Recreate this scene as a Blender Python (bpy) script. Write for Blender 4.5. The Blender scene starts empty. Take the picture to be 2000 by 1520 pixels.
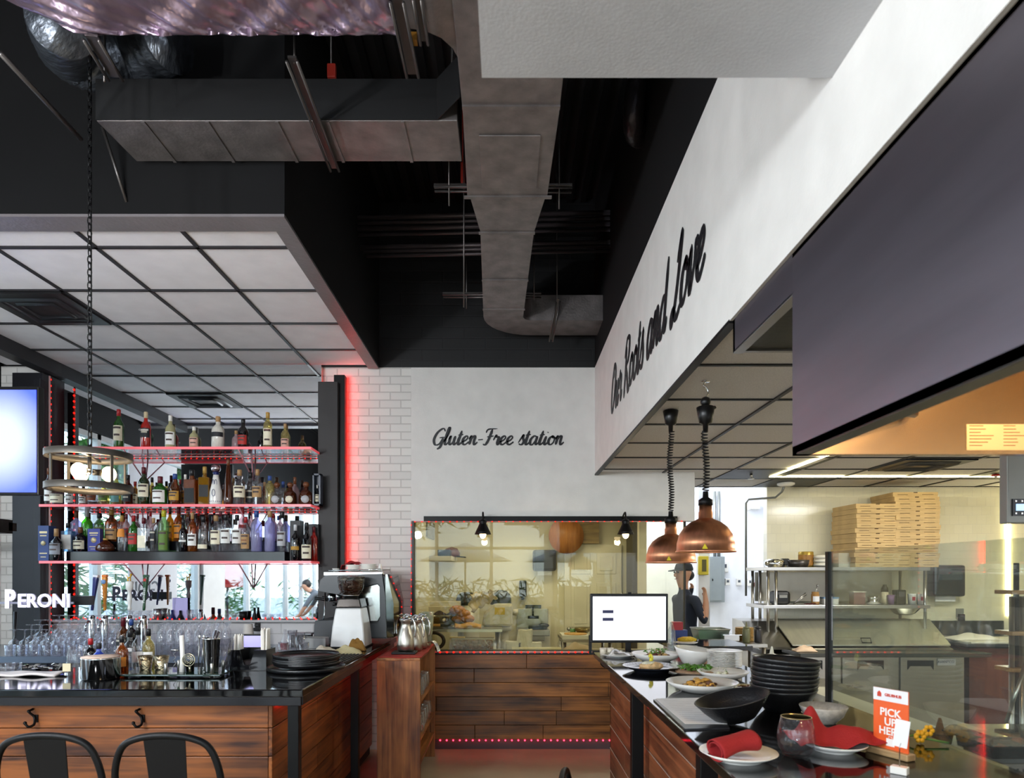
import bpy, math, random
from mathutils import Vector, Matrix
random.seed(7)
S = bpy.context.scene
COL = S.collection
F = 1310.0            # focal length in pixels of the 2000 px wide frame
VX, VY = 990.0, 1123.0
EYE = 1.65
PI = math.pi

# ---------------------------------------------------------------- camera
cd = bpy.data.cameras.new('camera'); cam = bpy.data.objects.new('camera', cd); COL.objects.link(cam)
cam.location = (0, 0, EYE); cam.rotation_euler = (PI/2, 0, 0)
cd.sensor_width = 36; cd.lens = F/2000*36
cd.shift_x = (1000-VX)/2000; cd.shift_y = (VY-760)/2000
cd.clip_start = .05; cd.clip_end = 200
cd.dof.use_dof = True; cd.dof.focus_distance = 5.2; cd.dof.aperture_fstop = 4.0
S.camera = cam

# ---------------------------------------------------------------- world, daylight, exposure
S.view_settings.view_transform = 'Standard'; S.view_settings.look = 'None'
S.view_settings.gamma = 1; S.view_settings.use_curve_mapping = False
S.view_settings.exposure = 0.72
w = bpy.data.worlds.new('sky'); S.world = w; w.use_nodes = True
nt = w.node_tree; nt.nodes.clear()
bg = nt.nodes.new('ShaderNodeBackground'); out = nt.nodes.new('ShaderNodeOutputWorld')
tc = nt.nodes.new('ShaderNodeTexCoord'); sep = nt.nodes.new('ShaderNodeSeparateXYZ'); rp = nt.nodes.new('ShaderNodeValToRGB')
nt.links.new(tc.outputs['Generated'], sep.inputs[0]); nt.links.new(sep.outputs['Z'], rp.inputs[0])
rp.color_ramp.elements[0].color = (.95, .97, 1, 1); rp.color_ramp.elements[1].color = (.60, .74, 1, 1); rp.color_ramp.elements[1].position = .8
nt.links.new(rp.outputs[0], bg.inputs['Color']); bg.inputs['Strength'].default_value = 4.6
nt.links.new(bg.outputs[0], out.inputs['Surface'])
try:
    S.cycles.max_bounces = 10; S.cycles.diffuse_bounces = 4; S.cycles.glossy_bounces = 5
    S.cycles.transparent_max_bounces = 24; S.cycles.transmission_bounces = 6
    S.cycles.caustics_reflective = False; S.cycles.caustics_refractive = False
    S.cycles.sample_clamp_indirect = 4.0
except Exception: pass

def lamp(name, kind, loc, power, color=(1, 1, 1), size=.1, sy=None, rot=(0, 0, 0), portal=False, spot=None):
    l = bpy.data.lights.new(name, kind); o = bpy.data.objects.new(name, l); COL.objects.link(o)
    o.location = loc; o.rotation_euler = rot; l.energy = power; l.color = color
    if kind == 'AREA':
        l.shape = 'RECTANGLE'; l.size = size; l.size_y = sy or size
        if portal: l.cycles.is_portal = True
    elif kind == 'SPOT':
        l.spot_size = spot or 1.5; l.spot_blend = .6; l.shadow_soft_size = size
    else: l.shadow_soft_size = size
    return o
# daylight comes in through the two window walls; portals only guide the sampling of the sky
lamp('window_portal_side', 'AREA', (-4.95, .8, 1.8), 1, size=10.5, sy=3.3, rot=(0, -PI/2, 0), portal=True).rotation_euler = (PI/2, 0, -PI/2)
lamp('window_portal_rear', 'AREA', (-1.2, -4.75, 1.8), 1, size=7.2, sy=3.3, rot=(PI/2, 0, 0), portal=True)
# unseen point lights added as broad frontal fill for the room
for gx, gy, gz in ((-3.2, -.6, 2.5), (-1.9, -1.6, 2.5), (-3.2, -3.2, 2.5), (-2.4, -3.6, 2.6), (-2.3, 1.4, 2.75)):
    lamp('added_room_fill', 'POINT', (gx, gy, gz), 62, (.93, .96, 1), .08)
lamp('added_room_fill', 'POINT', (-3.1, .8, 2.25), 112, (.93, .95, 1), .08)  # stronger fill, added to lift the bar ceiling tiles
# unseen prep room ceiling light; alcove and kitchen lights are added fills
lamp('prep_room_ceiling_fixture', 'AREA', (.3, 7.3, 2.58), 10, (1, .93, .70), 1.2, .5)
lamp('alcove_fill_light', 'AREA', (2.3, 8.3, 3.3), 30, (.84, .91, 1), .9, .9)  # unseen area light added to brighten the alcove wall
lamp('kitchen_fill_light', 'AREA', (4.0, 5.2, 2.57), 42, (1, .98, .90), .6, .6)  # unseen area light added to lift the kitchen and its ceiling
lamp('hood_lamp_far', 'POINT', (1.30, 1.62, 2.42), 13, (1, .62, .25), .05)
lamp('hood_lamp_near', 'POINT', (1.35, .75, 2.42), 14, (1, .62, .25), .05)

# ---------------------------------------------------------------- pixel -> place
def X(px, d): return (px-VX)*d/F
def Z(py, d): return EYE-(py-VY)*d/F
def P(px, py, d): return Vector((X(px, d), d, Z(py, d)))
def on(px, py, z):      # where a point on a horizontal surface of height z stands
    d = (EYE-z)*F/(py-VY); return X(px, d), d

# ---------------------------------------------------------------- materials
def lin(c):
    if isinstance(c, str): c = tuple(int(c[i:i+2], 16) for i in (0, 2, 4))
    return tuple(((v/255)/12.92 if v/255 <= .04045 else ((v/255+.055)/1.055)**2.4) for v in c)+(1,)
MATS = {}
def M(name, col, rough=.5, metal=0, noise=(6, .06), bump=None, emit=0, ecol=None, coat=0, stretch=(1, 1, 1), spec=.5, island=0, aniso=0):
    if name in MATS: return MATS[name]
    m = bpy.data.materials.new(name); m.use_nodes = True; n = m.node_tree.nodes; l = m.node_tree.links
    b = n['Principled BSDF']; c = lin(col)
    b.inputs['Roughness'].default_value = rough; b.inputs['Metallic'].default_value = metal
    b.inputs['Specular IOR Level'].default_value = spec; b.inputs['Coat Weight'].default_value = coat
    b.inputs['Coat Roughness'].default_value = .05
    t = n.new('ShaderNodeTexCoord'); mp = n.new('ShaderNodeMapping'); l.new(t.outputs['Object'], mp.inputs[0]); mp.inputs['Scale'].default_value = stretch
    nz = n.new('ShaderNodeTexNoise'); nz.inputs['Scale'].default_value = noise[0]; nz.inputs['Detail'].default_value = 5; l.new(mp.outputs[0], nz.inputs['Vector'])
    mx = n.new('ShaderNodeMix'); mx.data_type = 'RGBA'; a = noise[1]
    mx.inputs[6].default_value = tuple(max(0, v*(1-2*a)) for v in c[:3])+(1,); mx.inputs[7].default_value = tuple(min(1, v*(1+2*a)) for v in c[:3])+(1,)
    l.new(nz.outputs['Fac'], mx.inputs[0]); src = mx.outputs[2]
    if island:
        g = n.new('ShaderNodeNewGeometry'); h = n.new('ShaderNodeHueSaturation'); mr = n.new('ShaderNodeMapRange')
        mr.inputs['To Min'].default_value = 1-island; mr.inputs['To Max'].default_value = 1+island
        l.new(g.outputs['Random Per Island'], mr.inputs[0]); l.new(mr.outputs[0], h.inputs['Value']); l.new(src, h.inputs['Color']); src = h.outputs[0]
    l.new(src, b.inputs['Base Color'])
    if aniso: b.inputs['Anisotropic'].default_value = aniso
    if bump:
        nb = n.new('ShaderNodeTexNoise'); nb.inputs['Scale'].default_value = bump[0]; nb.inputs['Detail'].default_value = 4; l.new(mp.outputs[0], nb.inputs['Vector'])
        bp = n.new('ShaderNodeBump'); bp.inputs['Strength'].default_value = bump[1]; bp.inputs['Distance'].default_value = .02
        l.new(nb.outputs['Fac'], bp.inputs['Height']); l.new(bp.outputs[0], b.inputs['Normal'])
    if emit:
        b.inputs['Emission Color'].default_value = lin(ecol) if ecol else c; b.inputs['Emission Strength'].default_value = emit
    MATS[name] = m; return m

def wood(name, dark, light, axis, scale=1.0, rough=.42):
    if name in MATS: return MATS[name]
    m = M(name, light, rough, 0, island=.3); n = m.node_tree.nodes; l = m.node_tree.links
    mp = [x for x in n if x.type == 'MAPPING'][0]; s = [26*scale]*3; s[axis] = 1.1*scale; mp.inputs['Scale'].default_value = s
    nz = [x for x in n if x.type == 'TEX_NOISE'][0]; nz.inputs['Scale'].default_value = 1; nz.inputs['Detail'].default_value = 8; nz.inputs['Distortion'].default_value = .9
    # broad darker blotches and knots of the stained boards
    t = [x for x in n if x.type == 'TEX_COORD'][0]; mp2 = n.new('ShaderNodeMapping'); s2 = [7*scale]*3; s2[axis] = 2.2*scale; mp2.inputs['Scale'].default_value = s2
    l.new(t.outputs['Object'], mp2.inputs[0]); n2 = n.new('ShaderNodeTexNoise'); n2.inputs['Scale'].default_value = 1; n2.inputs['Detail'].default_value = 3; l.new(mp2.outputs[0], n2.inputs['Vector'])
    ad = n.new('ShaderNodeMath'); ad.operation = 'ADD'; l.new(nz.outputs['Fac'], ad.inputs[0]); l.new(n2.outputs['Fac'], ad.inputs[1])
    mr = n.new('ShaderNodeMapRange'); mr.inputs['From Min'].default_value = .72; mr.inputs['From Max'].default_value = 1.22; l.new(ad.outputs[0], mr.inputs[0])
    mx = [x for x in n if x.type == 'MIX'][0]; mx.inputs[6].default_value = lin(dark); mx.inputs[7].default_value = lin(light); l.new(mr.outputs[0], mx.inputs[0])
    bp = n.new('ShaderNodeBump'); bp.inputs['Strength'].default_value = .15; bp.inputs['Distance'].default_value = .004; l.new(ad.outputs[0], bp.inputs['Height'])
    l.new(bp.outputs[0], n['Principled BSDF'].inputs['Normal'])
    return m

def brick(name, c1, c2, mortar, bw=.2, bh=.075, rough=.6, depth=.5, msize=.006, plane='XZ'):
    if name in MATS: return MATS[name]
    m = M(name, c1, rough); n = m.node_tree.nodes; l = m.node_tree.links; b = n['Principled BSDF']
    t = [x for x in n if x.type == 'TEX_COORD'][0]; sp = n.new('ShaderNodeSeparateXYZ'); cb = n.new('ShaderNodeCombineXYZ')
    l.new(t.outputs['Object'], sp.inputs[0]); l.new(sp.outputs[plane[0]], cb.inputs[0]); l.new(sp.outputs[plane[1]], cb.inputs[1])
    bk = n.new('ShaderNodeTexBrick'); l.new(cb.outputs[0], bk.inputs['Vector'])
    for k, v in (('Color1', lin(c1)), ('Color2', lin(c2)), ('Mortar', lin(mortar)), ('Scale', 1), ('Mortar Size', msize), ('Mortar Smooth', .3), ('Brick Width', bw), ('Row Height', bh)): bk.inputs[k].default_value = v
    l.new(bk.outputs['Color'], b.inputs['Base Color'])
    nz = [x for x in n if x.type == 'TEX_NOISE'][0]; nz.inputs['Scale'].default_value = 30
    iv = n.new('ShaderNodeMath'); iv.operation = 'MULTIPLY_ADD'; l.new(nz.outputs['Fac'], iv.inputs[0]); iv.inputs[1].default_value = .25
    ng = n.new('ShaderNodeMath'); ng.operation = 'SUBTRACT'; ng.inputs[0].default_value = 1; l.new(bk.outputs['Fac'], ng.inputs[1]); l.new(ng.outputs[0], iv.inputs[2])
    bp = n.new('ShaderNodeBump'); bp.inputs['Strength'].default_value = depth; bp.inputs['Distance'].default_value = .006; l.new(iv.outputs[0], bp.inputs['Height']); l.new(bp.outputs[0], b.inputs['Normal'])
    return m

def glass(name, col='ffffff', refl=.05, body=0, rough=.02, edge=.75):   # thin clear pane: tinted see-through with a Fresnel sheen
    if name in MATS: return MATS[name]
    m = bpy.data.materials.new(name); m.use_nodes = True; n = m.node_tree.nodes; l = m.node_tree.links; n.clear()
    o = n.new('ShaderNodeOutputMaterial'); tr = n.new('ShaderNodeBsdfTransparent'); gl = n.new('ShaderNodeBsdfGlossy'); mx = n.new('ShaderNodeMixShader')
    tr.inputs[0].default_value = lin(col); gl.inputs['Roughness'].default_value = rough
    lw = n.new('ShaderNodeLayerWeight'); lw.inputs[0].default_value = .5; pw = n.new('ShaderNodeMath'); pw.operation = 'POWER'; pw.inputs[1].default_value = 4
    ma = n.new('ShaderNodeMath'); ma.operation = 'MULTIPLY_ADD'; ma.inputs[1].default_value = edge; ma.inputs[2].default_value = refl
    l.new(lw.outputs['Facing'], pw.inputs[0]); l.new(pw.outputs[0], ma.inputs[0]); l.new(ma.outputs[0], mx.inputs[0])
    base = tr.outputs[0]
    if body:
        df = n.new('ShaderNodeBsdfDiffuse'); df.inputs[0].default_value = lin(col); m2 = n.new('ShaderNodeMixShader'); m2.inputs[0].default_value = body
        nz = n.new('ShaderNodeTexNoise'); nz.inputs['Scale'].default_value = 8; mr = n.new('ShaderNodeMapRange'); mr.inputs['To Min'].default_value = body*.7; mr.inputs['To Max'].default_value = min(1, body*1.3)
        l.new(nz.outputs['Fac'], mr.inputs[0]); l.new(mr.outputs[0], m2.inputs[0])
        l.new(tr.outputs[0], m2.inputs[1]); l.new(df.outputs[0], m2.inputs[2]); base = m2.outputs[0]
    l.new(base, mx.inputs[1]); l.new(gl.outputs[0], mx.inputs[2]); l.new(mx.outputs[0], o.inputs[0])
    MATS[name] = m; return m

# ---------------------------------------------------------------- mesh builder
class MB:
    def __init__(s): s.v = []; s.f = []; s.m = []; s.s = []; s.cur = 0
    def add(s, vs, fs, smooth=False):
        k = len(s.v); s.v += [tuple(v) for v in vs]
        for f in fs: s.f.append(tuple(i+k for i in f)); s.m.append(s.cur); s.s.append(smooth)
        return s
    def mat(s, i): s.cur = i; return s
    def box(s, x0, x1, y0, y1, z0, z1, mtx=None):
        vs = [Vector((x, y, z)) for x in (x0, x1) for y in (y0, y1) for z in (z0, z1)]
        if mtx: vs = [mtx @ v for v in vs]
        return s.add(vs, [(0, 1, 3, 2), (4, 6, 7, 5), (0, 4, 5, 1), (2, 3, 7, 6), (0, 2, 6, 4), (1, 5, 7, 3)])
    def bx(s, c, d, rot=None):
        m = Matrix.Translation(c) @ ((rot.to_matrix() if hasattr(rot, 'to_matrix') else rot).to_4x4() if rot else Matrix()); x, y, z = (k/2 for k in d)
        return s.box(-x, x, -y, y, -z, z, m)
    def prism(s, poly, vec):    # poly: 3D points of one face, swept by vec
        n = len(poly); vec = Vector(vec); a = [Vector(p) for p in poly]
        return s.add(a+[p+vec for p in a], [tuple(range(n))[::-1], tuple(range(n, 2*n))]+[(i, (i+1) % n, n+(i+1) % n, n+i) for i in range(n)])
    def quad(s, *p): return s.add(p, [tuple(range(len(p)))])
    def lathe(s, prof, c=(0, 0, 0), seg=20, axis=None, arc=None, cap=True, sx=1, sy=1):
        c = Vector(c); q = Vector((0, 0, 1)).rotation_difference(Vector(axis)) if axis else None
        n = seg+1 if arc else seg; vs = []; fs = []
        for r, z in prof:
            for i in range(n):
                a = (arc[0]+(arc[1]-arc[0])*i/seg) if arc else 2*PI*i/seg
                p = Vector((r*math.cos(a)*sx, r*math.sin(a)*sy, z)); vs.append(c+(q @ p if q else p))
        for j in range(len(prof)-1):
            for i in range(seg):
                i2 = i+1 if arc else (i+1) % seg; fs.append((j*n+i, j*n+i2, (j+1)*n+i2, (j+1)*n+i))
        if cap and not arc:
            if prof[0][0] > 1e-5: fs.append(tuple(range(n))[::-1])
            if prof[-1][0] > 1e-5: fs.append(tuple(range((len(prof)-1)*n, len(prof)*n)))
        return s.add(vs, fs, True)
    def cyl(s, p0, p1, r0, r1=None, seg=12):
        p0 = Vector(p0); p1 = Vector(p1); r1 = r0 if r1 is None else r1; ax = p1-p0
        return s.lathe([(r0, 0), (r1, ax.length)], p0, seg, ax)
    def tube(s, pts, r, seg=8, closed=False):
        pts = [Vector(p) for p in pts]; n = len(pts); rs = r if isinstance(r, (list, tuple)) else [r]*n
        tg = []
        for i in range(n):
            a = pts[(i-1) % n] if (closed or i > 0) else pts[i]; b = pts[(i+1) % n] if (closed or i < n-1) else pts[i]
            t = (b-a); tg.append(t.normalized() if t.length > 1e-9 else Vector((0, 0, 1)))
        u = tg[0].orthogonal().normalized(); vs = []
        for i in range(n):
            u = (u-tg[i]*u.dot(tg[i])); u = u.normalized() if u.length > 1e-6 else tg[i].orthogonal().normalized(); w_ = tg[i].cross(u)
            vs += [pts[i]+(u*math.cos(2*PI*k/seg)+w_*math.sin(2*PI*k/seg))*rs[i] for k in range(seg)]
        fs = []
        for i in range(n if closed else n-1):
            j = (i+1) % n
            for k in range(seg): k2 = (k+1) % seg; fs.append((i*seg+k, i*seg+k2, j*seg+k2, j*seg+k))
        if not closed: fs += [tuple(range(seg))[::-1], tuple(range((n-1)*seg, n*seg))]
        return s.add(vs, fs, True)
    def ball(s, c, r, seg=12, rings=8, sc=(1, 1, 1)):
        vs = [Vector(c)+Vector((0, 0, -r*sc[2]))]
        for j in range(1, rings):
            t = PI*j/rings
            vs += [Vector(c)+Vector((r*math.sin(t)*math.cos(2*PI*i/seg)*sc[0], r*math.sin(t)*math.sin(2*PI*i/seg)*sc[1], -r*math.cos(t)*sc[2])) for i in range(seg)]
        vs.append(Vector(c)+Vector((0, 0, r*sc[2]))); L = len(vs)-1; fs = [(0, 1+(i+1) % seg, 1+i) for i in range(seg)]
        for j in range(rings-2): fs += [(1+j*seg+i, 1+j*seg+(i+1) % seg, 1+(j+1)*seg+(i+1) % seg, 1+(j+1)*seg+i) for i in range(seg)]
        fs += [(L, 1+(rings-2)*seg+i, 1+(rings-2)*seg+(i+1) % seg) for i in range(seg)]
        return s.add(vs, fs, True)
    def sheet(s, fn, nu, nv, th=0):     # fn(u,v) -> point, u,v in 0..1
        vs = [fn(i/nu, j/nv) for i in range(nu+1) for j in range(nv+1)]; w_ = nv+1
        fs = [(i*w_+j, (i+1)*w_+j, (i+1)*w_+j+1, i*w_+j+1) for i in range(nu) for j in range(nv)]
        return s.add(vs, fs, True)
    def mesh(s, name, mats, off=Vector((0, 0, 0))):
        me = bpy.data.meshes.new(name); me.from_pydata([tuple(Vector(v)-off) for v in s.v], [], s.f); me.update()
        for m in (mats if isinstance(mats, (list, tuple)) else [mats]): me.materials.append(m)
        me.polygons.foreach_set('material_index', s.m); me.polygons.foreach_set('use_smooth', s.s); me.update(); return me
def meshtext(txt, size, mtx, ext=.0015, bold=0):
    c = bpy.data.curves.new('lettering', 'FONT'); c.body = txt; c.size = size; c.extrude = ext; c.offset = bold; c.align_x = 'CENTER'; c.align_y = 'CENTER'; c.resolution_u = 3
    o = bpy.data.objects.new('lettering', c); COL.objects.link(o); bpy.context.view_layer.update()
    me = bpy.data.meshes.new_from_object(o.evaluated_get(bpy.context.evaluated_depsgraph_get()))
    mb = MB(); mb.add([mtx @ v.co for v in me.vertices], [tuple(p.vertices) for p in me.polygons])
    bpy.data.objects.remove(o); bpy.data.meshes.remove(me); bpy.data.curves.remove(c); return mb
def face(loc, ang=0, tilt=0, sx=1):     # frame for lettering that faces the camera side (-Y), turned by ang about Z
    return Matrix.Translation(loc) @ Matrix.Rotation(ang, 4, 'Z') @ Matrix.Rotation(PI/2-tilt, 4, 'X') @ Matrix.Diagonal((sx, 1, 1, 1))

# ---------------------------------------------------------------- things, parts, setting
def props(o, label, cat, group=None, kind=None):
    if label: o['label'] = label
    if cat: o['category'] = cat
    if group: o['group'] = group
    if kind: o['kind'] = kind
    return o
def thing(name, label, cat, loc=(0, 0, 0), rz=0, group=None):
    o = bpy.data.objects.new(name, None); COL.objects.link(o); o.location = loc; o.rotation_euler = (0, 0, rz); o.empty_display_size = .1
    return props(o, label, cat, group)
def part(name, mb, mats, parent, world=False, bevel=0, solid=0, sub=0, label=None):
    off = Vector((0, 0, 0))
    if world:
        p = parent
        while p: off += p.location; p = p.parent
    o = bpy.data.objects.new(name, mb.mesh(name, mats, off)); COL.objects.link(o); o.parent = parent
    mods(o, bevel, solid, sub)
    if label: o['label'] = label
    return o
def mods(o, bevel, solid, sub):
    if solid: md = o.modifiers.new('solid', 'SOLIDIFY'); md.thickness = solid; md.offset = 0
    if sub: md = o.modifiers.new('sub', 'SUBSURF'); md.levels = md.render_levels = sub
    if bevel: md = o.modifiers.new('bevel', 'BEVEL'); md.width = bevel; md.segments = 2; md.limit_method = 'ANGLE'
def single(name, mb, mats, label, cat, loc=(0, 0, 0), rz=0, group=None, world=False, bevel=0, solid=0, sub=0):
    o = bpy.data.objects.new(name, mb.mesh(name, mats, Vector(loc) if world else Vector((0, 0, 0)))); COL.objects.link(o); o.location = loc; o.rotation_euler = (0, 0, rz)
    mods(o, bevel, solid, sub); return props(o, label, cat, group)
def struct(name, mb, mats, bevel=0):
    o = bpy.data.objects.new(name, mb.mesh(name, mats)); COL.objects.link(o); o['kind'] = 'structure'; mods(o, bevel, 0, 0); return o
def dup(o, loc=None, rz=None, label=None, group=None, parent=None):
    c = o.copy(); COL.objects.link(c)
    if parent: c.parent = parent
    if loc is not None: c.location = loc
    if rz is not None: c.rotation_euler = (0, 0, rz)
    if label: c['label'] = label
    if group: c['group'] = group
    for ch in list(o.children): dup(ch, parent=c)
    return c
def smooth_line(pts, k=6):      # Catmull-Rom through the points
    pts = [Vector(p) for p in pts]; o = []
    for i in range(len(pts)-1):
        a = pts[max(i-1, 0)]; b = pts[i]; c = pts[i+1]; d = pts[min(i+2, len(pts)-1)]
        for j in range(k):
            t = j/k; o.append(.5*((2*b)+(c-a)*t+(2*a-5*b+4*c-d)*t*t+(3*b-a-3*c+d)*t**3))
    return o+[pts[-1]]
ORD = ['first', 'second', 'third', 'fourth', 'fifth', 'sixth', 'seventh', 'eighth', 'ninth', 'tenth', 'eleventh', 'twelfth', 'thirteenth', 'fourteenth', 'fifteenth', 'sixteenth', 'seventeenth', 'eighteenth', 'nineteenth', 'twentieth', 'twenty-first', 'twenty-second', 'twenty-third', 'twenty-fourth', 'twenty-fifth', 'twenty-sixth', 'twenty-seventh', 'twenty-eighth', 'twenty-ninth', 'thirtieth', 'thirty-first', 'thirty-second']

# shared materials
black = M('black_satin_metal', '060607', .45, .1, spec=.25); blackp = M('black_plastic', '0a0a0b', .35, spec=.4); steel = M('brushed_steel', 'b4b2ae', .28, 1, (3, .08), aniso=.4)
chrome = M('polished_chrome', 'd8d8d8', .08, 1); white = M('white_glaze', 'e9e6e0', .22, coat=.3); red_cloth = M('red_napkin_cloth', '921619', .85, bump=(180, .2))
granite = M('black_polished_stone', '0a0a0b', .06, spec=.6, noise=(60, .5)); clear = glass('clear_glass'); led_red = M('red_led', 'ff3020', .4, emit=2.2, ecol='ff1408')
led_foot = M('pink_red_led', 'ff4050', .4, emit=9, ecol='ff2036'); led_rope = M('clear_led_rope', 'c99a98', .25); paper = M('white_paper', 'e8e8ea', .8)
# ================================================================ the room shell
wallwhite = M('white_paint', 'dedcd8', .7, bump=(90, .08)); wallblack = M('black_paint', '070708', .8, noise=(3, .25), spec=.25)
brickwhite = brick('white_brick', 'e4e2dd', 'd6d4d0', 'c2c0bc'); brickblack = brick('black_block', '08080a', '060607', '0e0e11', .4, .105, .6)
tilewhite = M('ceiling_tile', 'f0eef2', .8, bump=(220, .12)); speck = M('speckled_ceiling_tile', 'dedcda', .85, noise=(160, .16), bump=(200, .3))
tilewall = brick('cream_wall_tile', 'efe9cf', 'ebe5ca', 'e6e0c8', .1, .1, .15, .2, .003)
darkmetal = M('dark_painted_steel', '2b2a2c', .45, .4, (3, .2)); greypaint = M('soffit_grey_paint', '6f6a6c', .4, 0, (4, .12), bump=(40, .15))
concrete = M('polished_concrete', 'a0937f', .35, 0, (4, .12), bump=(30, .05)); prepwall = M('prep_room_paint', 'd8d1b8', .5, 0, (2, .04))
B = lambda *a: MB().box(*a)
struct('floor', B(-5.2, 6.6, -5, 9.3, -.1, 0), concrete)
struct('ceiling', B(-5.2, .95, -5, 6.6, 5.2, 5.3), M('black_deck', '08080a', .8, noise=(2, .3)))
# ribs of the metal deck overhead
mb = MB()
for i in range(44): mb.box(-4.9+i*.13, -4.85+i*.13, -4.4, 6.3, 5.15, 5.2)
struct('trim_1', mb, wallblack)
# wall behind the bar and the prep room window
TOP = 3.607
struct('wall_back', B(-.904, 1.773, 6.33, 6.43, 2.157, TOP), wallwhite)
struct('wall_back_brick', B(-1.74, -.904, 6.33, 6.43, 0, TOP), brickwhite)
struct('wall_back_upper', B(-5.0, .95, 6.33, 6.43, TOP, 5.2), brickblack)
struct('wall_back_bar', B(-4.95, -1.74, 6.30, 6.43, 0, TOP), brickwhite)
planks = wood('stained_plank_dark', '2a1207', '96602e', 0)
mb = MB().box(-.92, 1.72, 6.36, 6.43, 0, .9)
struct('wall_back_low', mb, darkmetal)
mb = MB(); z = .1; i = 0; random.seed(3)
while z < .90:
    x = -.93; cuts = sorted(random.uniform(-.8, 1.3) for _ in range(2))
    for c in cuts+[1.5]:
        if c-x > .15: mb.box(x, c-.003, 6.325, 6.36, z, z+.130); x = c
    z += .1335
single('plank_cladding', mb, planks, 'dark stained horizontal wood planks covering the half wall under the prep window', 'wood cladding', bevel=.003)
struct('baseboard_back', B(-.93, 1.6, 6.35, 6.37, 0, .1), M('kick_board', '4a4044', .6))
struct('trim_2', B(-.90, 1.69, 6.30, 6.42, .90, .935), darkmetal, .003)
struct('trim_3', B(-.78, 1.60, 6.29, 6.33, 2.155, 2.20), black)
# right wall above the pass, white below the dark plenum, with a black edge strip under it
struct('wall_right', B(.83, .842, -4.5, 6.33, 2.597, TOP), wallwhite)
struct('wall_right_upper', B(.83, .842, 1.9, 6.33, TOP, 5.2), wallblack)
struct('trim_4', B(.828, .862, 2.5, 6.33, 2.588, 2.602), black)
# low white bulkhead close overhead
struct('ceiling_bulkhead', B(-.064, .83, -4.5, 1.712, 2.919, 4.6), M('bulkhead_paint', 'c2c4c8', .7, bump=(120, .06)))
# bar soffit: black fascia, grey border, tile field
struct('wall_soffit_front', B(-4.75, -1.2, 3.62, 3.70, 3.60, 5.2), wallblack)
struct('wall_soffit_side', B(-1.28, -1.2, 3.70, 6.30, 3.60, 5.2), wallblack)
mb = MB().box(-4.75, -1.203, 3.623, 3.78, 3.585, 3.62).box(-1.30, -1.203, 3.78, 6.30, 3.585, 3.62)
struct('trim_5', mb, greypaint)
struct('trim_6', B(-4.27, -4.15, 3.78, 6.29, 3.50, 3.62), darkmetal)
struct('ceiling_bar', B(-4.7, -1.28, 3.75, 6.30, 3.622, 3.66), tilewhite)
mb = MB()
for k in range(5): mb.box(-1.87-.61*k, -1.846-.61*k, 3.78, 6.29, 3.612, 3.622)
for k in range(1, 5): mb.box(-4.15, -1.3, 4.018+.61*k-.61, 4.042+.61*k-.61, 3.612, 3.6225)
struct('ceiling_grid', mb, M('grid_dark_bar', '1c1a1e', .5))
# kitchen ceiling
KZ = 2.62
struct('ceiling_kitchen', B(.842, 6.5, -2.0, 7.36, KZ, KZ+.05), speck)
mb = MB()
for k in range(10): mb.box(.842, 6.5, 3.69-1.83+.61*k, 3.71-1.83+.61*k, KZ-.008, KZ)
for k in range(9): mb.box(1.465+.61*k, 1.487+.61*k, 1.2, 7.35, KZ-.009, KZ)
struct('ceiling_grid_kitchen', mb, M('grid_black_bar', '161616', .5))
mb = MB().box(2.09, 2.68, 6.17, 6.75, KZ-.006, KZ).box(2.70, 3.29, 6.78, 7.34, KZ-.006, KZ).box(4.53, 5.12, 6.17, 6.75, KZ-.006, KZ)
struct('ceiling_dark_tiles', mb, M('black_ceiling_tile', '121212', .5))
# kitchen end wall, alcove beyond, prep room
struct('wall_kitchen', B(2.85, 6.5, 7.35, 7.45, 0, KZ+.03), tilewall)
struct('wall_kitchen_right', B(6.4, 6.5, -2, 7.35, 0, KZ+.03), tilewall)
alcp = M('alcove_white_paint', 'e6e8ee', .6)
struct('wall_alcove', B(1.5, 4.0, 9.1, 9.2, 0, 3.5), alcp)
struct('wall_alcove_right', B(3.75, 3.85, 7.45, 9.1, 0, 3.5), alcp)
struct('ceiling_alcove', B(1.42, 4.0, 7.36, 9.2, 3.42, 3.5), alcp)
struct('wall_alcove_header', B(1.78, 4.0, 7.36, 7.45, KZ+.03, 3.42), alcp)
struct('wall_prep_back', B(-1.0, 1.62, 8.42, 8.5, 0, KZ), prepwall)
struct('wall_prep_left', B(-1.0, -.87, 6.43, 8.42, 0, KZ), prepwall)
struct('ceiling_prep', B(-1.0, 1.78, 6.43, 8.5, KZ, KZ+.05), prepwall)
struct('wall_prep_right', B(1.5, 1.62, 8.0, 8.42, 0, 2.62), M('prep_dark_partition', '4a4438', .4))
struct('trim_7', B(1.42, 1.50, 7.2, 7.3, 0, KZ), M('door_post_paint', 'd5d0c0', .5))
# prep room window: big clear pane in a thin dark frame
wn = struct('window_1', MB().box(-.895, -.875, 6.31, 6.40, .935, 2.157).box(1.678, 1.69, 6.33, 6.38, .935, 2.157), darkmetal)
wg = part('pane', B(-.875, 1.68, 6.35, 6.358, .935, 2.16), glass('window_glass', 'f6f4e6', .032, 0, .01, .35), wn)
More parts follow.
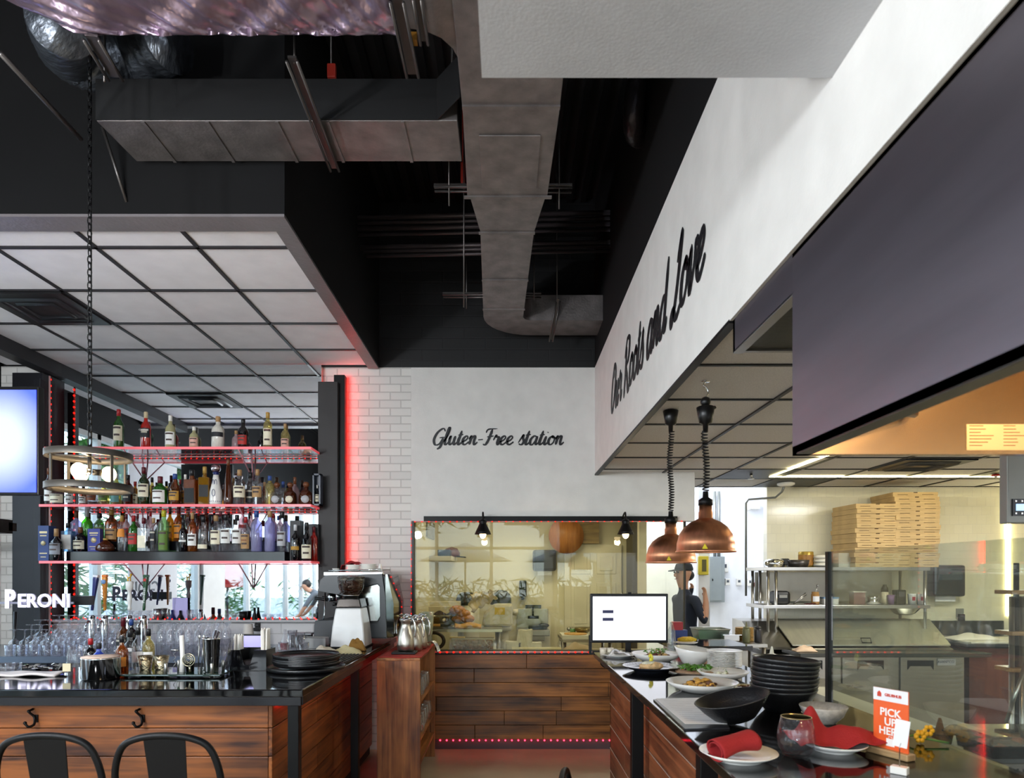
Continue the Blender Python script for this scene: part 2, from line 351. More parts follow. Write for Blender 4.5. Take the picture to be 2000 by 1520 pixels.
# prep room door with raised panels and a knob
cream = M('door_cream_paint', 'dcd6c2', .45)
d = struct('door_1', B(.72, 1.43, 8.37, 8.41, 0, 2.03), cream)
mb = MB()
for x0, x1 in ((.80, 1.04), (1.12, 1.36)):
    for z0, z1 in ((.2, .85), (1.0, 1.55), (1.66, 1.92)):
        mb.box(x0, x1, 8.36, 8.37, z0, z1); mb.mat(0); mb.box(x0+.04, x1-.04, 8.352, 8.36, z0+.04, z1-.04)
part('door_panel', mb, cream, d, bevel=.006)
part('knob', MB().cyl((.77, 8.37, .98), (.77, 8.33, .98), .012).ball((.77, 8.31, .98), .028), steel, d)
# mirror behind the bar with tiled splash and ledge below
mirror = M('mirror_silver', 'e4eaee', .015, 1, (1, .005), bump=(1.3, .012))
struct('wall_bar_mirror', B(-4.22, -1.73, 6.25, 6.26, 1.24, 3.61), mirror)
struct('wall_bar_splash', B(-4.6, -1.70, 6.24, 6.30, 1.0, 1.215), brick('splash_tile', 'dcd8d8', 'd4d0d0', 'bfbbba', .3, .1, .2, .4, .005))
struct('trim_8', B(-4.45, -1.70, 6.16, 6.30, 1.215, 1.235), M('ledge_grey', 'a9a5a5', .4))
# side wall of the dining room: window openings between posts, and the rear storefront
frame = M('white_window_frame', 'd8d8d6', .5); pane = glass('storefront_glass', 'eaf2f4', .05)
struct('wall_left_upper', MB().box(-4.95, -4.75, -4.5, 6.43, 3.3, 5.2), wallblack)
struct('wall_rear_upper', B(-4.95, 6.5, -4.6, -4.5, 3.3, 5.2), wallblack)
struct('wall_left', MB().box(-4.95, -4.75, 5.95, 6.43, 0, 3.3).box(-4.95, -4.75, -4.5, 6.43, 0, .12).box(-4.95, -4.75, 1.2, 2.0, 0, 3.3), wallwhite)
struct('wall_rear', MB().box(2.4, 6.5, -4.6, -4.5, 0, 3.3).box(-4.95, 2.4, -4.6, -4.5, 0, .1), wallwhite)
mb = MB()
for y in (-4.4, -3.3, -2.2, -1.1, 0, 1.15, 2.05, 3.3, 4.6, 5.9): mb.box(-4.9, -4.80, y-.035, y+.035, .12, 3.3)
mb.box(-4.9, -4.8, -4.4, 5.95, 3.24, 3.3).box(-4.9, -4.8, -4.4, 5.95, .12, .2).box(-4.9, -4.8, -4.4, 1.2, 2.3, 2.36)
w2 = struct('window_2', mb, frame); part('pane', B(-4.856, -4.85, -4.4, 5.95, .2, 3.24), pane, w2)
mb = MB()
for x in (-4.6, -3.2, -1.8, -.4, 1.0, 2.36): mb.box(x-.04, x+.04, -4.58, -4.5, .1, 3.3)
mb.box(-4.7, 2.4, -4.58, -4.5, 2.3, 2.37)
w3 = struct('window_3', mb, frame); part('pane', B(-4.7, 2.4, -4.55, -4.545, .1, 3.3), pane, w3)
struct('wall_far_right', B(.95, 1.05, -4.5, -1.2, 0, 5.2), wallwhite)
# outside: paving, hedge, palms, parasols
struct('ground', B(-40, 40, -40, 30, -.2, -.11), M('paving', '8f8d86', .8, 0, (2, .1)))
leafm = M('leaf_green', '4d7a35', .6, 0, (9, .5), island=.5)
def leaves(n, fn, size):
    mb = MB()
    for _ in range(n):
        c = fn(); a = random.uniform(0, 2*PI); t = random.uniform(-.9, 1.2); u = Vector((math.cos(a)*math.cos(t), math.sin(a)*math.cos(t), math.sin(t)))*size*random.uniform(.6, 1.5)
        v = u.orthogonal().normalized()*size*.16; mb.quad(c-u, c+v, c+u, c-v)
    return mb
R_ = random.uniform
o = single('hedge', leaves(2600, lambda: Vector((R_(-7.6, -6.6), R_(-6, 8), R_(0, 1.9))), .2), leafm, 'dense green hedge outside the side windows', 'hedge'); o['kind'] = 'stuff'
o = single('hedge', leaves(1500, lambda: Vector((R_(-7, 5), R_(-9, -8), R_(0, 1.5))), .22), leafm, 'low green hedge outside the rear storefront', 'hedge'); o['kind'] = 'stuff'
bark = M('palm_bark', '8a8378', .9, 0, (12, .2), bump=(20, .5))
def tree(x, y, h, crown, label):
    t = thing('tree', label, 'tree', (x, y, -.11)); part('trunk', MB().tube([(0, 0, 0), (.05, 0, h*.5), (0, .05, h)], [.17, .14, .11], 10), bark, t)
    part('crown', leaves(900, lambda: Vector((0, 0, h+.4))+Vector((random.gauss(0, crown), random.gauss(0, crown), random.gauss(0, crown*.5))), .26), leafm, t)
tree(-7.0, -.2, 3.6, .4, 'tree with a pale trunk outside the middle of the side windows'); tree(-9.6, 4.2, 3.4, .8, 'bushy tree behind the hedge outside the side windows')
tree(-9.0, -4.4, 3.2, .7, 'bushy tree at the corner outside the side windows'); tree(3.0, -10, 3.4, .8, 'bushy tree outside the rear storefront')
tree(-3.6, -11, 3.8, .8, 'tall bushy tree behind the parasols outside')
for x, y, lb in ((-1.2, -6.6, 'white parasol in the middle outside the rear storefront'), (1.9, -7.4, 'white parasol outside the rear storefront at the tree end')):
    t = thing('parasol', lb, 'parasol', (x, y, -.11))
    part('pole', MB().cyl((0, 0, 0), (0, 0, 2.6), .025), wood('parasol_pole', '6a4020', 'a8703c', 2), t); part('canopy', MB().lathe([(1.35, 2.15), (.7, 2.42), (.02, 2.68)], seg=8, cap=False), M('parasol_canvas', 'e9edf4', .8), t, solid=.01)
t = thing('parasol', 'red parasol folded outside the side windows', 'parasol', (-6.0, -1.9, -.11))
part('pole', MB().cyl((0, 0, 0), (0, 0, 2.4), .025), black, t); part('canopy', MB().lathe([(.5, 1.5), (.42, 2.0), (.05, 2.6)], seg=8, cap=False), M('red_canvas', 'd8262a', .8), t, solid=.01)
# white poster panel on the side window with the house name
t = thing('poster_panel', 'white poster panel with dark house lettering on the side window', 'poster', (-4.78, 3.4, .3))
part('board', MB().box(-.012, .0, -.62, .62, 0, 2.9), paper, t)
part('lettering', meshtext('GIOIA', .3, Matrix.Translation((.003, .28, 1.15)) @ Matrix.Rotation(PI/2, 4, 'Z') @ Matrix.Rotation(PI/2, 4, 'X')), M('poster_ink', '5a6068', .7), t)
# ================================================================ overhead: ducts, struts, pipes, vents, lettering
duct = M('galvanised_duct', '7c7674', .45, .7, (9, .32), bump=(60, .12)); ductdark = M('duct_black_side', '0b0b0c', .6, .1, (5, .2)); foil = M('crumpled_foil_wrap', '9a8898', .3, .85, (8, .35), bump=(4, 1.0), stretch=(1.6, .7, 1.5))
DZ = 3.85
# wide duct across, joined to the long one
mb = MB(); x0, x1, y0, y1 = X(188, 3.25), -.24, 3.25, 3.57
mb.mat(0).prism([(x0, y0, DZ), (x1, y0, DZ), (x1, y1, DZ), (x0+.02, y1, DZ)], (0, 0, .19))
t = thing('air_duct', 'long grey sheet metal duct crossing left to right under the black ceiling', 'duct', (x0, y0, DZ))
part('casing', mb, duct, t, True, bevel=.004)
part('dark_front_sheet', MB().box(x0, x1-.1, y0-.006, y0-.001, DZ+.002, DZ+.2).prism([(x1-.1, y0-.006, DZ), (x1-.1, y0-.006, DZ+.2), (x1+.02, y0-.16, DZ+.2), (x1+.02, y0-.16, DZ)], (.004, 0, 0)), ductdark, t, True)  # near-black sheet covering the front face of the grey duct
for px in (310, 430, 560, 655, 795): part('seam', MB().box(X(px, 3.4)-.008, X(px, 3.4)+.008, y0+.002, y1, DZ-.006, DZ), duct, t, True)
# long duct running into the depth: wide, taper, narrow, elbow to the right
t = thing('air_duct', 'long grey duct running to the back wall with a taper and an elbow', 'duct', (0, 3, DZ))
def strip_poly(L, R, h): # joined left and right plan outlines -> closed duct
    mb = MB(); n = len(L); vs = [(x, y, DZ) for x, y in L]+[(x, y, DZ) for x, y in R]+[(x, y, DZ+h) for x, y in L]+[(x, y, DZ+h) for x, y in R]
    fs = []
    for i in range(n-1): fs += [(i, i+1, n+i+1, n+i), (2*n+i, 3*n+i, 3*n+i+1, 2*n+i+1), (i, 2*n+i, 2*n+i+1, i+1), (n+i, n+i+1, 3*n+i+1, 3*n+i)]
    fs += [(0, n, 3*n, 2*n), (n-1, 3*n-1, 4*n-1, 2*n-1)]
    return mb.add(vs, fs)
part('wide_section', strip_poly([(-.21, 1.9), (-.21, 3.2), (-.23, 3.9)], [(.25, 1.9), (.25, 3.2), (.235, 3.9)], .30), duct, t, True, bevel=.004)
part('taper', strip_poly([(-.215, 3.9), (-.17, 4.3)], [(.225, 3.9), (.175, 4.3)], .26), duct, t, True)
nx = lambda px, py: on(px, py, DZ)
part('narrow_section', strip_poly([(-.17, 4.3), (-.20, 5.72)], [(.175, 4.3), (.14, 5.72)], .24), duct, t, True, bevel=.004)
L = []; Rr = []
for i in range(9):
    a = PI/2*i/8; L.append((-.20+.42*(1-math.cos(a))**1.0, 5.72+.44*math.sin(a))); Rr.append((.14+.08*(1-math.cos(a)), 5.72+.08*math.sin(a)))
L.append((.83, 6.16)); Rr.append((.83, 5.80))
part('elbow', strip_poly(L, Rr, .22), duct, t, True)
part('access_panel', MB().box(-.14, .17, 3.35, 3.80, DZ-.008, DZ), duct, t, True, bevel=.003)
for y, a, b in ((3.15, -.21, .25), (3.9, -.25, .26), (4.31, -.18, .18), (5.0, -.187, .16), (5.55, -.2, .15)): part('flange', MB().box(a, b, y-.012, y+.012, DZ-.009, DZ), duct, t, True)
# curved branch at the top near the bulkhead
L = []; Rr = []
for i in range(9):
    a = PI/2*i/8; L.append((-.36+.16*math.sin(a)-.0, 2.62-.25*(1-math.cos(a))+.27*0+.0)); 
inner = [on(790, 60, DZ), on(830, 66, DZ), on(862, 80, DZ), on(884, 100, DZ), on(900, 128, DZ), on(905, 140, DZ)]
poly = [(p[0], p[1], DZ+.012) for p in inner]+[(-.10, inner[-1][1], DZ+.012), (-.10, 2.0, DZ+.012), (inner[0][0], 2.0, DZ+.012)]
single('air_duct', MB().prism(poly, (0, 0, .3)), duct, 'curved metal duct branch beside the white bulkhead', 'duct', (poly[0][0], poly[0][1], DZ), world=True)
# foil wrapped duct along the top edge
pl = [on(190, 66, DZ), on(330, 69, DZ), on(470, 71, DZ), on(620, 72, DZ), on(775, 74, DZ)]
a0 = pl[0]; a1 = pl[-1]
def foilfn(u, v):
    x = a0[0]+(a1[0]-a0[0])*u; th = v*PI
    jit = .010*math.sin(47*u+9*v)+.012*math.sin(23*u-15*v)+.008*math.sin(90*u+31*v)
    y = 2.74-.50*(.5-.5*math.cos(th)); z = DZ-.0-.0*math.sin(th)+jit
    if v < .05: z = DZ+.3*(1-v/.05)**1
    if v > .95: z = DZ+.3*((v-.95)/.05)
    return Vector((x-(.62*v if u < .01 else .62*v*(1-u)**3), y+jit, z))
t = thing('air_duct', 'broad crumpled foil wrapped duct along the top of the picture', 'duct', (-1.0, 2.5, DZ)); part('foil_wrap', MB().sheet(foilfn, 90, 30), foil, t, True)
# round flexible duct beside it
c0 = P(128, 60, 3.5); pts = smooth_line([P(120, 40, 2.9), P(135, 95, 3.25), P(190, 120, 3.35), P(260, 112, 3.42), P(330, 80, 3.3)], 12)
mb = MB(); mb.tube(pts, [.135+.006*math.sin(i*2.4) for i in range(len(pts))], 20)
single('flexible_duct', mb, M('flexible_duct_foil', '5a5f66', .35, .8, (20, .4), bump=(9, .7), stretch=(1, 3, 1)), 'round crinkled flexible duct bending above the crossing duct', 'duct', pts[0], world=True)
pts = smooth_line([P(1255, 130, 3.9), P(1243, 170, 3.9), P(1238, 235, 3.95), P(1248, 268, 4.15), P(1300, 260, 4.6)], 8)
single('round_pipe', MB().tube(pts, .062, 16), M('pipe_dark', '3a3538', .35, .6, bump=(18, .4)), 'thick dark pipe with an elbow near the white text wall', 'pipe', pts[0], world=True)
# strut channels: each a pair of thin rails
rail = M('strut_rail', '5a5654', .35, .8)
def strut(p0, p1, gap, label, axis='X'):
    mb = MB(); o = Vector((gap/2, 0, 0)) if axis == 'X' else Vector((0, gap/2, 0))
    for s in (-1, 1): mb.tube([p0+o*s, p1+o*s], .007, 6)
    d = (p1-p0); mb.bx((p0+p1)/2+Vector((0, 0, .02)), (gap*.8 if axis == 'X' else d.length, d.length if axis == 'X' else gap*.8, .01), Vector((0, 1, 0)).rotation_difference(d) if axis == 'X' else None)
    return single('strut_channel', mb, [rail], label, 'strut', p0, world=True)
Q = lambda px, py, z: Vector((*on(px, py, z), z))
strut(Q(570, 120, 3.81), Q(654, 335, 3.81), .045, 'slim strut channel slung under the middle of the crossing duct')
strut(Q(775, 5, 3.80), Q(806, 152, 3.80), .05, 'strut channel at the right end of the foil wrapped duct')
strut(Q(815, 0, 3.80), Q(829, 88, 3.80), .03, 'short strut channel beside the curved duct branch')
strut(Q(178, 78, 3.80), Q(226, 158, 3.80), .06, 'strut channel at the left end of the foil wrapped duct')
strut(Vector((X(848, 4.0), 4.0, Z(369, 4.0))), Vector((X(1117, 4.0), 4.0, Z(371, 4.0))), .05, 'wide strut channel carrying the long duct at its taper', 'Y')
strut(Vector((X(865, 5.55), 5.55, Z(578, 5.55))), Vector((X(1057, 5.55), 5.55, Z(579, 5.55))), .05, 'strut channel carrying the narrow end of the long duct', 'Y')
strut(P(1090, 588, 5.7), P(1076, 668, 5.9), .03, 'perforated strut hanging at the duct elbow')
def rod(p, q, r, label, cat='rod'):
    if 'two struts left' in label: p = Vector((p.x, p.y, 5.2))
    return single('hanger_rod', MB().tube([p, q], r, 6), rail, label, cat, q, world=True)
for px, py0, py1, d, lb in ((877, 140, 402, 3.98, 'first hanger rod on the left of the wide strut'), (906, 330, 600, 4.6, 'hanger rod between the two struts left of the duct'), (1092, 180, 408, 3.98, 'hanger rod right of the wide strut'),
                            (1043, 420, 585, 5.5, 'hanger rod right of the narrow duct'), (911, 480, 603, 5.55, 'hanger rod left of the narrow duct end'), (1088, 340, 590, 5.65, 'long hanger rod above the perforated strut'), (575, 70, 125, 2.85, 'hanger rod at the slung strut top'), (883, 60, 140, 3.2, 'pale hanger rod beside the curved duct'), (204, 62, 160, 2.9, 'hanger rod at the left end of the foil duct')):
    rod(P(px, py0, d), P(px, py1, d), .005, lb)
t = thing('sprinkler_hanger', 'red hanging fitting on a pale rod above the crossing duct', 'hanger', P(648, 155, 3.9))
part('rod', MB().tube([Vector((X(646, 3.9), 3.9, 5.2)), P(647, 128, 3.9)], .006, 6), rail, t, True); part('clamp', MB().bx(P(648, 140, 3.9), (.05, .03, .08)), M('red_clamp', 'a02a1c', .5), t, True, bevel=.005)
single('pipe_clamp', MB().bx(P(904, 338, 4.9), (.03, .03, .14)).tube([P(904, 330, 4.9), Vector((X(904, 4.9), 4.9, 5.2))], .006, 6), M('red_clamp', 'a02a1c', .5), 'small red clamp on a rod beside the duct junction', 'clamp', P(904, 338, 4.9), world=True)
single('pipe_fitting', MB().bx(P(803, 76, 2.75), (.05, .03, .035)), M('brass_fitting', 'b07a30', .35, .6), 'brass pipe fitting between the struts at the foil duct end', 'fitting', P(803, 76, 2.75), world=True)
# pipes that run along and across
mb = MB().tube([Q(0, 103, 3.75), Q(158, 272, 3.75)], .011, 8); single('conduit', mb, rail, 'thin conduit slanting down the far left of the black ceiling', 'pipe', Q(0, 103, 3.75), world=True)
t = thing('conduit_brace', 'slanted brace under the left end of the crossing duct', 'brace', P(247, 395, 3.55)); part('rod', MB().tube([P(200, 248, 3.5), P(247, 395, 3.62)], .009, 6), rail, t, True)
for i, (py, r) in enumerate(((421, .02), (432, .014), (443, .017), (455, .012), (479, .02), (487, .014), (496, .014))):
    d = 5.4; mb = MB().tube([P(650+(30 if i > 3 else 0)+i*6, py+5, d), P(1225-i*5, py-6, d)], r, 8)
    single('ceiling_pipe', mb, M('pipe_brown', '50484a', .4, .5), ORD[i]+' from the top of the thin pipes crossing behind the duct taper', 'pipe', P(700, py, d), world=True)
# ceiling vents
def vent(x0, x1, y0, y1, z, label):
    t = thing('ceiling_vent', label, 'vent', ((x0+x1)/2, (y0+y1)/2, z)); a, b = (x1-x0)/2, (y1-y0)/2; vm = M('vent_black', '19191b', .4, .3)
    part('plate', MB().box(-a, a, -b, b, -.012, 0), vm, t)
    for k in (.72, .46): part('louvre_ring', MB().lathe([(a*1.414*k, -.013), (a*1.414*k*.93, -.03), (a*1.414*k*.86, -.013)], seg=4, cap=False), M('vent_edge', '3a3a3e', .35, .5), t).rotation_euler = (0, 0, PI/4)
vent(-3.69, -3.09, 4.65, 5.24, 3.612, 'square black air vent in the white bar ceiling'); vent(3.31, 3.91, 5.56, 6.15, KZ-.008, 'square black air vent in the kitchen ceiling')
# ---------------------------------------------------------------- brush script lettering
GL = {
 'a': (1.02, [[(.75, .85), (.45, 1), (.1, .6), (.15, .1), (.4, 0), (.68, .5), (.8, .98)], [(.8, .98), (.72, .3), (.85, .02), (1.1, .32)]]),
 'd': (1.02, [[(.75, .85), (.45, 1), (.1, .6), (.15, .1), (.4, 0), (.7, .55), (.9, 1.9)], [(.9, 1.9), (.74, .4), (.86, .02), (1.1, .32)]]),
 'e': (.78, [[(.02, .3), (.4, .5), (.6, .8), (.42, 1), (.12, .7), (.1, .25), (.36, 0), (.62, .15), (.82, .35)]]),
 'i': (.5, [[(0, .3), (.22, .98)], [(.22, .98), (.13, .25), (.28, 0), (.55, .32)], [(.3, 1.36), (.33, 1.46)]]),
 'l': (.5, [[(0, .3), (.35, 1.2), (.42, 1.85), (.28, 1.9), (.14, 1.0), (.14, .2), (.3, 0), (.55, .32)]]),
 'n': (.96, [[(0, .6), (.15, 1.0), (.2, .7), (.13, 0)], [(.16, .3), (.42, .95), (.62, .92), (.6, .3), (.74, 0), (1.02, .32)]]),
 'o': (.84, [[(.5, 1), (.16, .75), (.1, .25), (.38, 0), (.68, .3), (.68, .8), (.45, 1), (.55, .8), (.9, .82)]]),
 'r': (.74, [[(0, .5), (.2, 1.08), (.3, .86), (.56, .88), (.5, .3), (.62, 0), (.84, .32)]]),
 's': (.68, [[(0, .2), (.4, 1.12), (.42, .8), (.6, .35), (.4, 0), (.06, .12)]]),
 't': (.56, [[(0, .3), (.32, 1.55)], [(.32, 1.6), (.17, .3), (.3, 0), (.6, .32)], [(.0, 1.08), (.56, 1.18)]]),
 'u': (.98, [[(0, .55), (.15, 1), (.12, .3), (.3, 0), (.58, .4), (.7, 1)], [(.7, 1), (.62, .3), (.76, 0), (1.02, .32)]]),
 'v': (.84, [[(0, .55), (.15, 1), (.18, .4), (.3, 0), (.58, .5), (.64, 1), (.88, .88)]]),
 'G': (1.32, [[(1.25, 1.5), (.95, 1.85), (.4, 1.4), (.15, .6), (.4, 0), (.85, .1), (1.14, .8)], [(.72, .78), (1.3, .86)], [(1.14, .8), (1.05, -.2), (.7, -.5)]]),
 'F': (1.1, [[(.1, 1.35), (.3, 1.75), (1.3, 1.82)], [(.75, 1.78), (.55, .6), (.3, 0), (0, .08)], [(.3, .88), (1.05, 1.0)]]),
 'O': (1.25, [[(.72, 1.85), (.25, 1.3), (.1, .4), (.40, -.05)], [(.72, 1.85), (1.1, 1.45), (.98, .7), (.70, .15), (.40, -.05)], [(.72, 1.85), (.5, 1.62), (.6, 1.3)]]),
 'R': (1.26, [[(.38, 1.6), (.25, .6), (.1, -.15)], [(0, 1.3), (.4, 1.85), (1, 1.7), (.9, 1.1), (.38, .9), (.7, .5), (1.05, -.1), (1.35, .1)]]),
 'L': (1.1, [[(.5, 1.3), (.9, 1.9), (.8, 1.2), (.5, .3), (.15, -.15), (0, .05), (.3, .22), (.7, -.12), (1.2, .1)]]),
 '-': (.72, [[(.08, .55), (.62, .6)]])}
def brush(txt, mtx, wmin=.12, wmax=.31, slant=.22, th=.01):
    mb = MB(); x = 0; k = 0
    for ch in txt:
        if ch == ' ': x += .6; continue
        adv, st = GL[ch]
        for s in st:
            pts = smooth_line([(x+p[0]+slant*p[1], p[1], 0) for p in s], 6); n = len(pts); k += 1; L = []; Rr = []
            for i, p in enumerate(pts):
                t = (pts[min(i+1, n-1)]-pts[max(i-1, 0)]).normalized(); down = abs(t.y) if t.y < .15 else .25*abs(t.y)
                e = min(1, (min(i, n-1-i)+1.2)/3); wd = (wmin+(wmax-wmin)*(down if t.y < .15 else .3))*e if ch != '-' else .13
                nn = Vector((-t.y, t.x, 0))*wd/2; z = Vector((0, 0, .0007*(k % 7)))
                L.append(p+nn+z); Rr.append(p-nn+z)
            for i in range(n-1):
                a, b, c, d2 = L[i], L[i+1], Rr[i+1], Rr[i]; dz = Vector((0, 0, -th))
                mb.add([mtx @ v for v in (a, b, c, d2)]+[mtx @ (v+dz) for v in (a, b, c, d2)], [(0, 1, 2, 3), (0, 4, 5, 1), (2, 6, 7, 3)])
        x += adv
    return mb, x
ink = M('wall_letter_black', '0f0f14', .5)
_, wd = brush('Gluten-Free station', Matrix())
sc = (X(1105, 6.33)-X(843, 6.33))/(wd+.35)
mb, _ = brush('Gluten-Free station', face((X(843, 6.33), 6.326, Z(869, 6.33))) @ Matrix.Scale(sc, 4))
single('wall_lettering', mb, ink, 'black brush script Gluten-Free station on the white back wall', 'lettering', (0, 6.326, 2.9), world=True)
_, wd = brush('Our Roots and Love', Matrix())
mb = MB(); xs = 0; sc = 2.60/(wd+.5)
m0 = Matrix.Translation((.826, 5.34, 2.93)) @ Matrix.Rotation(-PI/2, 4, 'Z') @ Matrix.Rotation(PI/2, 4, 'X') @ Matrix.Diagonal((sc, sc, .15, 1))
m1 = m0 @ Matrix.Diagonal((1, 1.12, 1, 1))
mb, _ = brush('Our Roots and Love', m1, .13, .32, .3)
single('wall_lettering', mb, ink, 'black brush script Our Roots and Love on the white side wall', 'lettering', (.826, 4, 3.0), world=True)
# ================================================================ the bar
BT = 1.07; HY = EYE-BT      # bar top height, drop below the eye
barwood = wood('bar_plank_x', '34160a', '9a5826', 0); barwoody = wood('bar_plank_y', '34160a', '9a5826', 1); shelfwood = wood('shelf_plank', '5a2c10', 'bc7c44', 2, 1.3); shelfwoody = wood('shelf_plank_y', '5a2c10', 'bc7c44', 1, 1.3)
t = thing('bar_counter', 'L shaped bar with stained wood plank front and glossy black stone top', 'bar counter', (-2.6, 3.9, 0))
mb = MB().prism([(-4.74, 3.39, BT-.04), (-1.032, 3.39, BT-.04), (-1.02, 6.2, BT-.04), (-1.78, 6.2, BT-.04), (-1.78, 4.22, BT-.04), (-4.74, 4.22, BT-.04)], (0, 0, .04))
part('countertop', mb, granite, t, True, bevel=.006)
part('top_apron', MB().box(-4.74, -1.045, 3.40, 3.44, BT-.085, BT-.04).box(-1.075, -1.04, 3.42, 6.19, BT-.085, BT-.04), M('dark_apron', '17171b', .25), t, True, bevel=.003)
mb = MB(); random.seed(5)
for i, (z0, z1) in enumerate(((.84, .984), (.69, .836), (.54, .686), (.39, .536), (.24, .386), (.09, .236))):
    x = -4.74
    for c in ((-3.9, -1.262) if i % 2 else (-2.95, -1.262)): mb.box(x, c-.002, 3.55, 3.57, z0, z1); x = c
part('front_panel', mb, barwood, t, True, bevel=.003)
mb = MB()
for i, (z0, z1) in enumerate(((.84, .984), (.69, .836), (.54, .686), (.39, .536), (.24, .386), (.09, .236))):
    y = 3.55
    for c in ((4.4, 6.18) if i % 2 else (4.95, 6.18)): mb.box(-1.262, -1.242, y, c-.002, z0, z1); y = c
part('side_panel', mb, barwoody, t, True, bevel=.003)
part('carcass', MB().box(-4.74, -1.264, 3.572, 3.62, 0, .985).box(-1.33, -1.264, 3.62, 6.18, 0, .985).box(-1.78, -1.264, 6.15, 6.18, 0, .985), M('bar_carcass', '120d0a', .7), t, True)
for px, d in ((566, 3.43), (695, 4.80)):
    part('post', MB().box(-1.115, -1.06, d-.02, d+.035, 0, BT-.085), black, t, True, bevel=.003)
for px in (70, 278):
    c = P(px, 1385, 3.55); mb = MB().tube(smooth_line([c+Vector((-.012, -.004, .0)), c+Vector((-.014, -.03, -.01)), c+Vector((.0, -.012, -.04)), c+Vector((.012, -.03, -.075)), c+Vector((.0, -.055, -.082)), c+Vector((-.014, -.06, -.065))], 5), .0065, 8)
    mb.ball(c+Vector((-.014, -.032, -.006)), .009).ball(c+Vector((-.014, -.06, -.062)), .009).box(c.x-.004, c.x+.014, 3.543, 3.55, c.z-.07, c.z-.03)
    part('coat_hook', mb, black, t, True)
# back bar cabinet with worktop
t = thing('back_bar_counter', 'dark steel back bar worktop under the mirror', 'counter', (-3.2, 5.8, 0))
part('worktop', MB().box(-4.7, -1.72, 5.30, 6.235, .985, 1.005), M('worktop_steel', '8a929c', .25, .9), t, True, bevel=.004)
part('edge_band', MB().box(-4.7, -1.72, 5.285, 5.30, .955, 1.005), M('edge_steel', '6f7a8c', .35, .7), t, True)
part('cabinet_front', MB().box(-4.7, -1.72, 5.33, 5.36, 0, .955), M('cabinet_dark', '1c2028', .4), t, True)
# bar-side cabinet under the counter where the mat and papers lie
# ---- shelf unit at the bar end
t = thing('shelf_unit', 'open brown wood shelf unit at the end of the bar', 'shelf unit', (-.81, 5.58, 0))
sx0, sx1, sy0, sy1, st = -.983, -.655, 5.07, 6.08, 1.0
part('side_panel', MB().prism([(sx0, sy0, 0), (sx1, sy0, 0), (sx1, sy0, st), (sx0, sy0, st)], (0, .028, 0)), shelfwood, t, True, bevel=.003)
part('side_panel', MB().prism([(sx0, sy1, 0), (sx1-.12, sy1, .0), (sx1-.10, sy1, .0), (sx1-.06, sy1, .24), (sx1-.09+.09, sy1, 0), (sx1, sy1, 0), (sx1, sy1, st), (sx0, sy1, st)][0:1]+[(sx0+.06, sy1, 0), (sx0+.16, sy1, .24), (sx1-.10, sy1, 0), (sx1, sy1, 0), (sx1, sy1, st), (sx0, sy1, st)], (0, .028, 0)), shelfwood, t, True)
part('top_board', MB().box(sx0, sx1, sy0, sy1+.028, st, st+.022), shelfwoody, t, True, bevel=.003)
for z in (.665, .38, .2): part('shelf', MB().box(sx0+.02, sx1-.003, sy0+.03, sy1, z, z+.022), shelfwoody, t, True, bevel=.002)
part('back_board', MB().box(sx0, sx0+.012, sy0+.03, sy1, .2, st), shelfwoody, t, True)
# red cloth draped on the unit
def clothfn(u, v):
    x = sx0+.01+(sx1-sx0+.0)*u; y = sy0-.012+(1.0)*v; z = st+.0245+.004*math.sin(9*u+14*v)*math.sin(7*v+2)+.003*abs(math.sin(20*u*v))
    return Vector((x, y, z))
single('table_cloth', MB().sheet(clothfn, 14, 40), M('red_runner_cloth', 'a83026', .85, bump=(150, .2)), 'red cloth runner on the brown shelf unit under the carafes', 'cloth', (-.8, 5.5, st+.03), world=True, solid=.004)
# steel carafes on black bases
carafe_body = M('carafe_steel', 'bcb6ac', .33, 1, (40, .06), stretch=(1, 1, .05), aniso=.5)
def carafe(label, loc, rz):
    t = thing('thermal_carafe', label, 'carafe', loc, rz, 'steel carafes on the shelf unit')
    part('body', MB().lathe([(.055, 0), (.066, .012), (.068, .06), (.06, .12), (.044, .175), (.034, .205), (.036, .225), (.044, .24), (.045, .246)], seg=24), carafe_body, t)
    part('lid', MB().lathe([(.045, .246), (.046, .255), (.03, .266), (.01, .27)], seg=18).cyl((0, 0, .26), (.03, 0, .285), .01).tube(smooth_line([(-.02, 0, .27), (.01, 0, .292), (.06, 0, .28)], 4), .006), chrome, t)
    part('handle', MB().tube(smooth_line([(.036, 0, .25), (.065, 0, .262), (.088, 0, .22), (.094, 0, .16), (.088, 0, .115)], 5), [.007]*21, 8), chrome, t)
    part('spout', MB().tube([(-.035, 0, .235), (-.056, 0, .252)], [.014, .008], 8), chrome, t); return t
part_base = [('steel thermal carafe nearest the front of the red cloth', -.80, 5.30, -.5), ('steel thermal carafe second in the row behind the front one', -.755, 5.46, -.4), ('steel thermal carafe at the back of the row on the red cloth', -.735, 5.64, -.3), ('steel thermal carafe beside the wall side of the red cloth', -.86, 5.66, 2.6)]
for i, (lb, x, y, rz) in enumerate(part_base): carafe(lb, (x, y, st+.047 if i == 0 else st+.03), rz)
single('drip_tray', MB().box(-.10, .09, -.075, .08, 0, .018), blackp, 'flat black tray under the front steel carafe', 'tray', (-.80, 5.29, st+.029), bevel=.006)
for i, (lb, x, y) in enumerate((('tall pale glass pitcher behind the steel carafes', -.70, 5.86), ('second tall pale glass pitcher against the window frame', -.71, 6.0))):
    single('pitcher', MB().lathe([(.03, 0), (.036, .01), (.05, .15), (.058, .29), (.056, .29), (.048, .15), (.03, .015)], seg=20), glass('pale_green_glass', 'd6dcc0', .1, .35), lb, 'pitcher', (x, y, st+.029))
mb = MB()
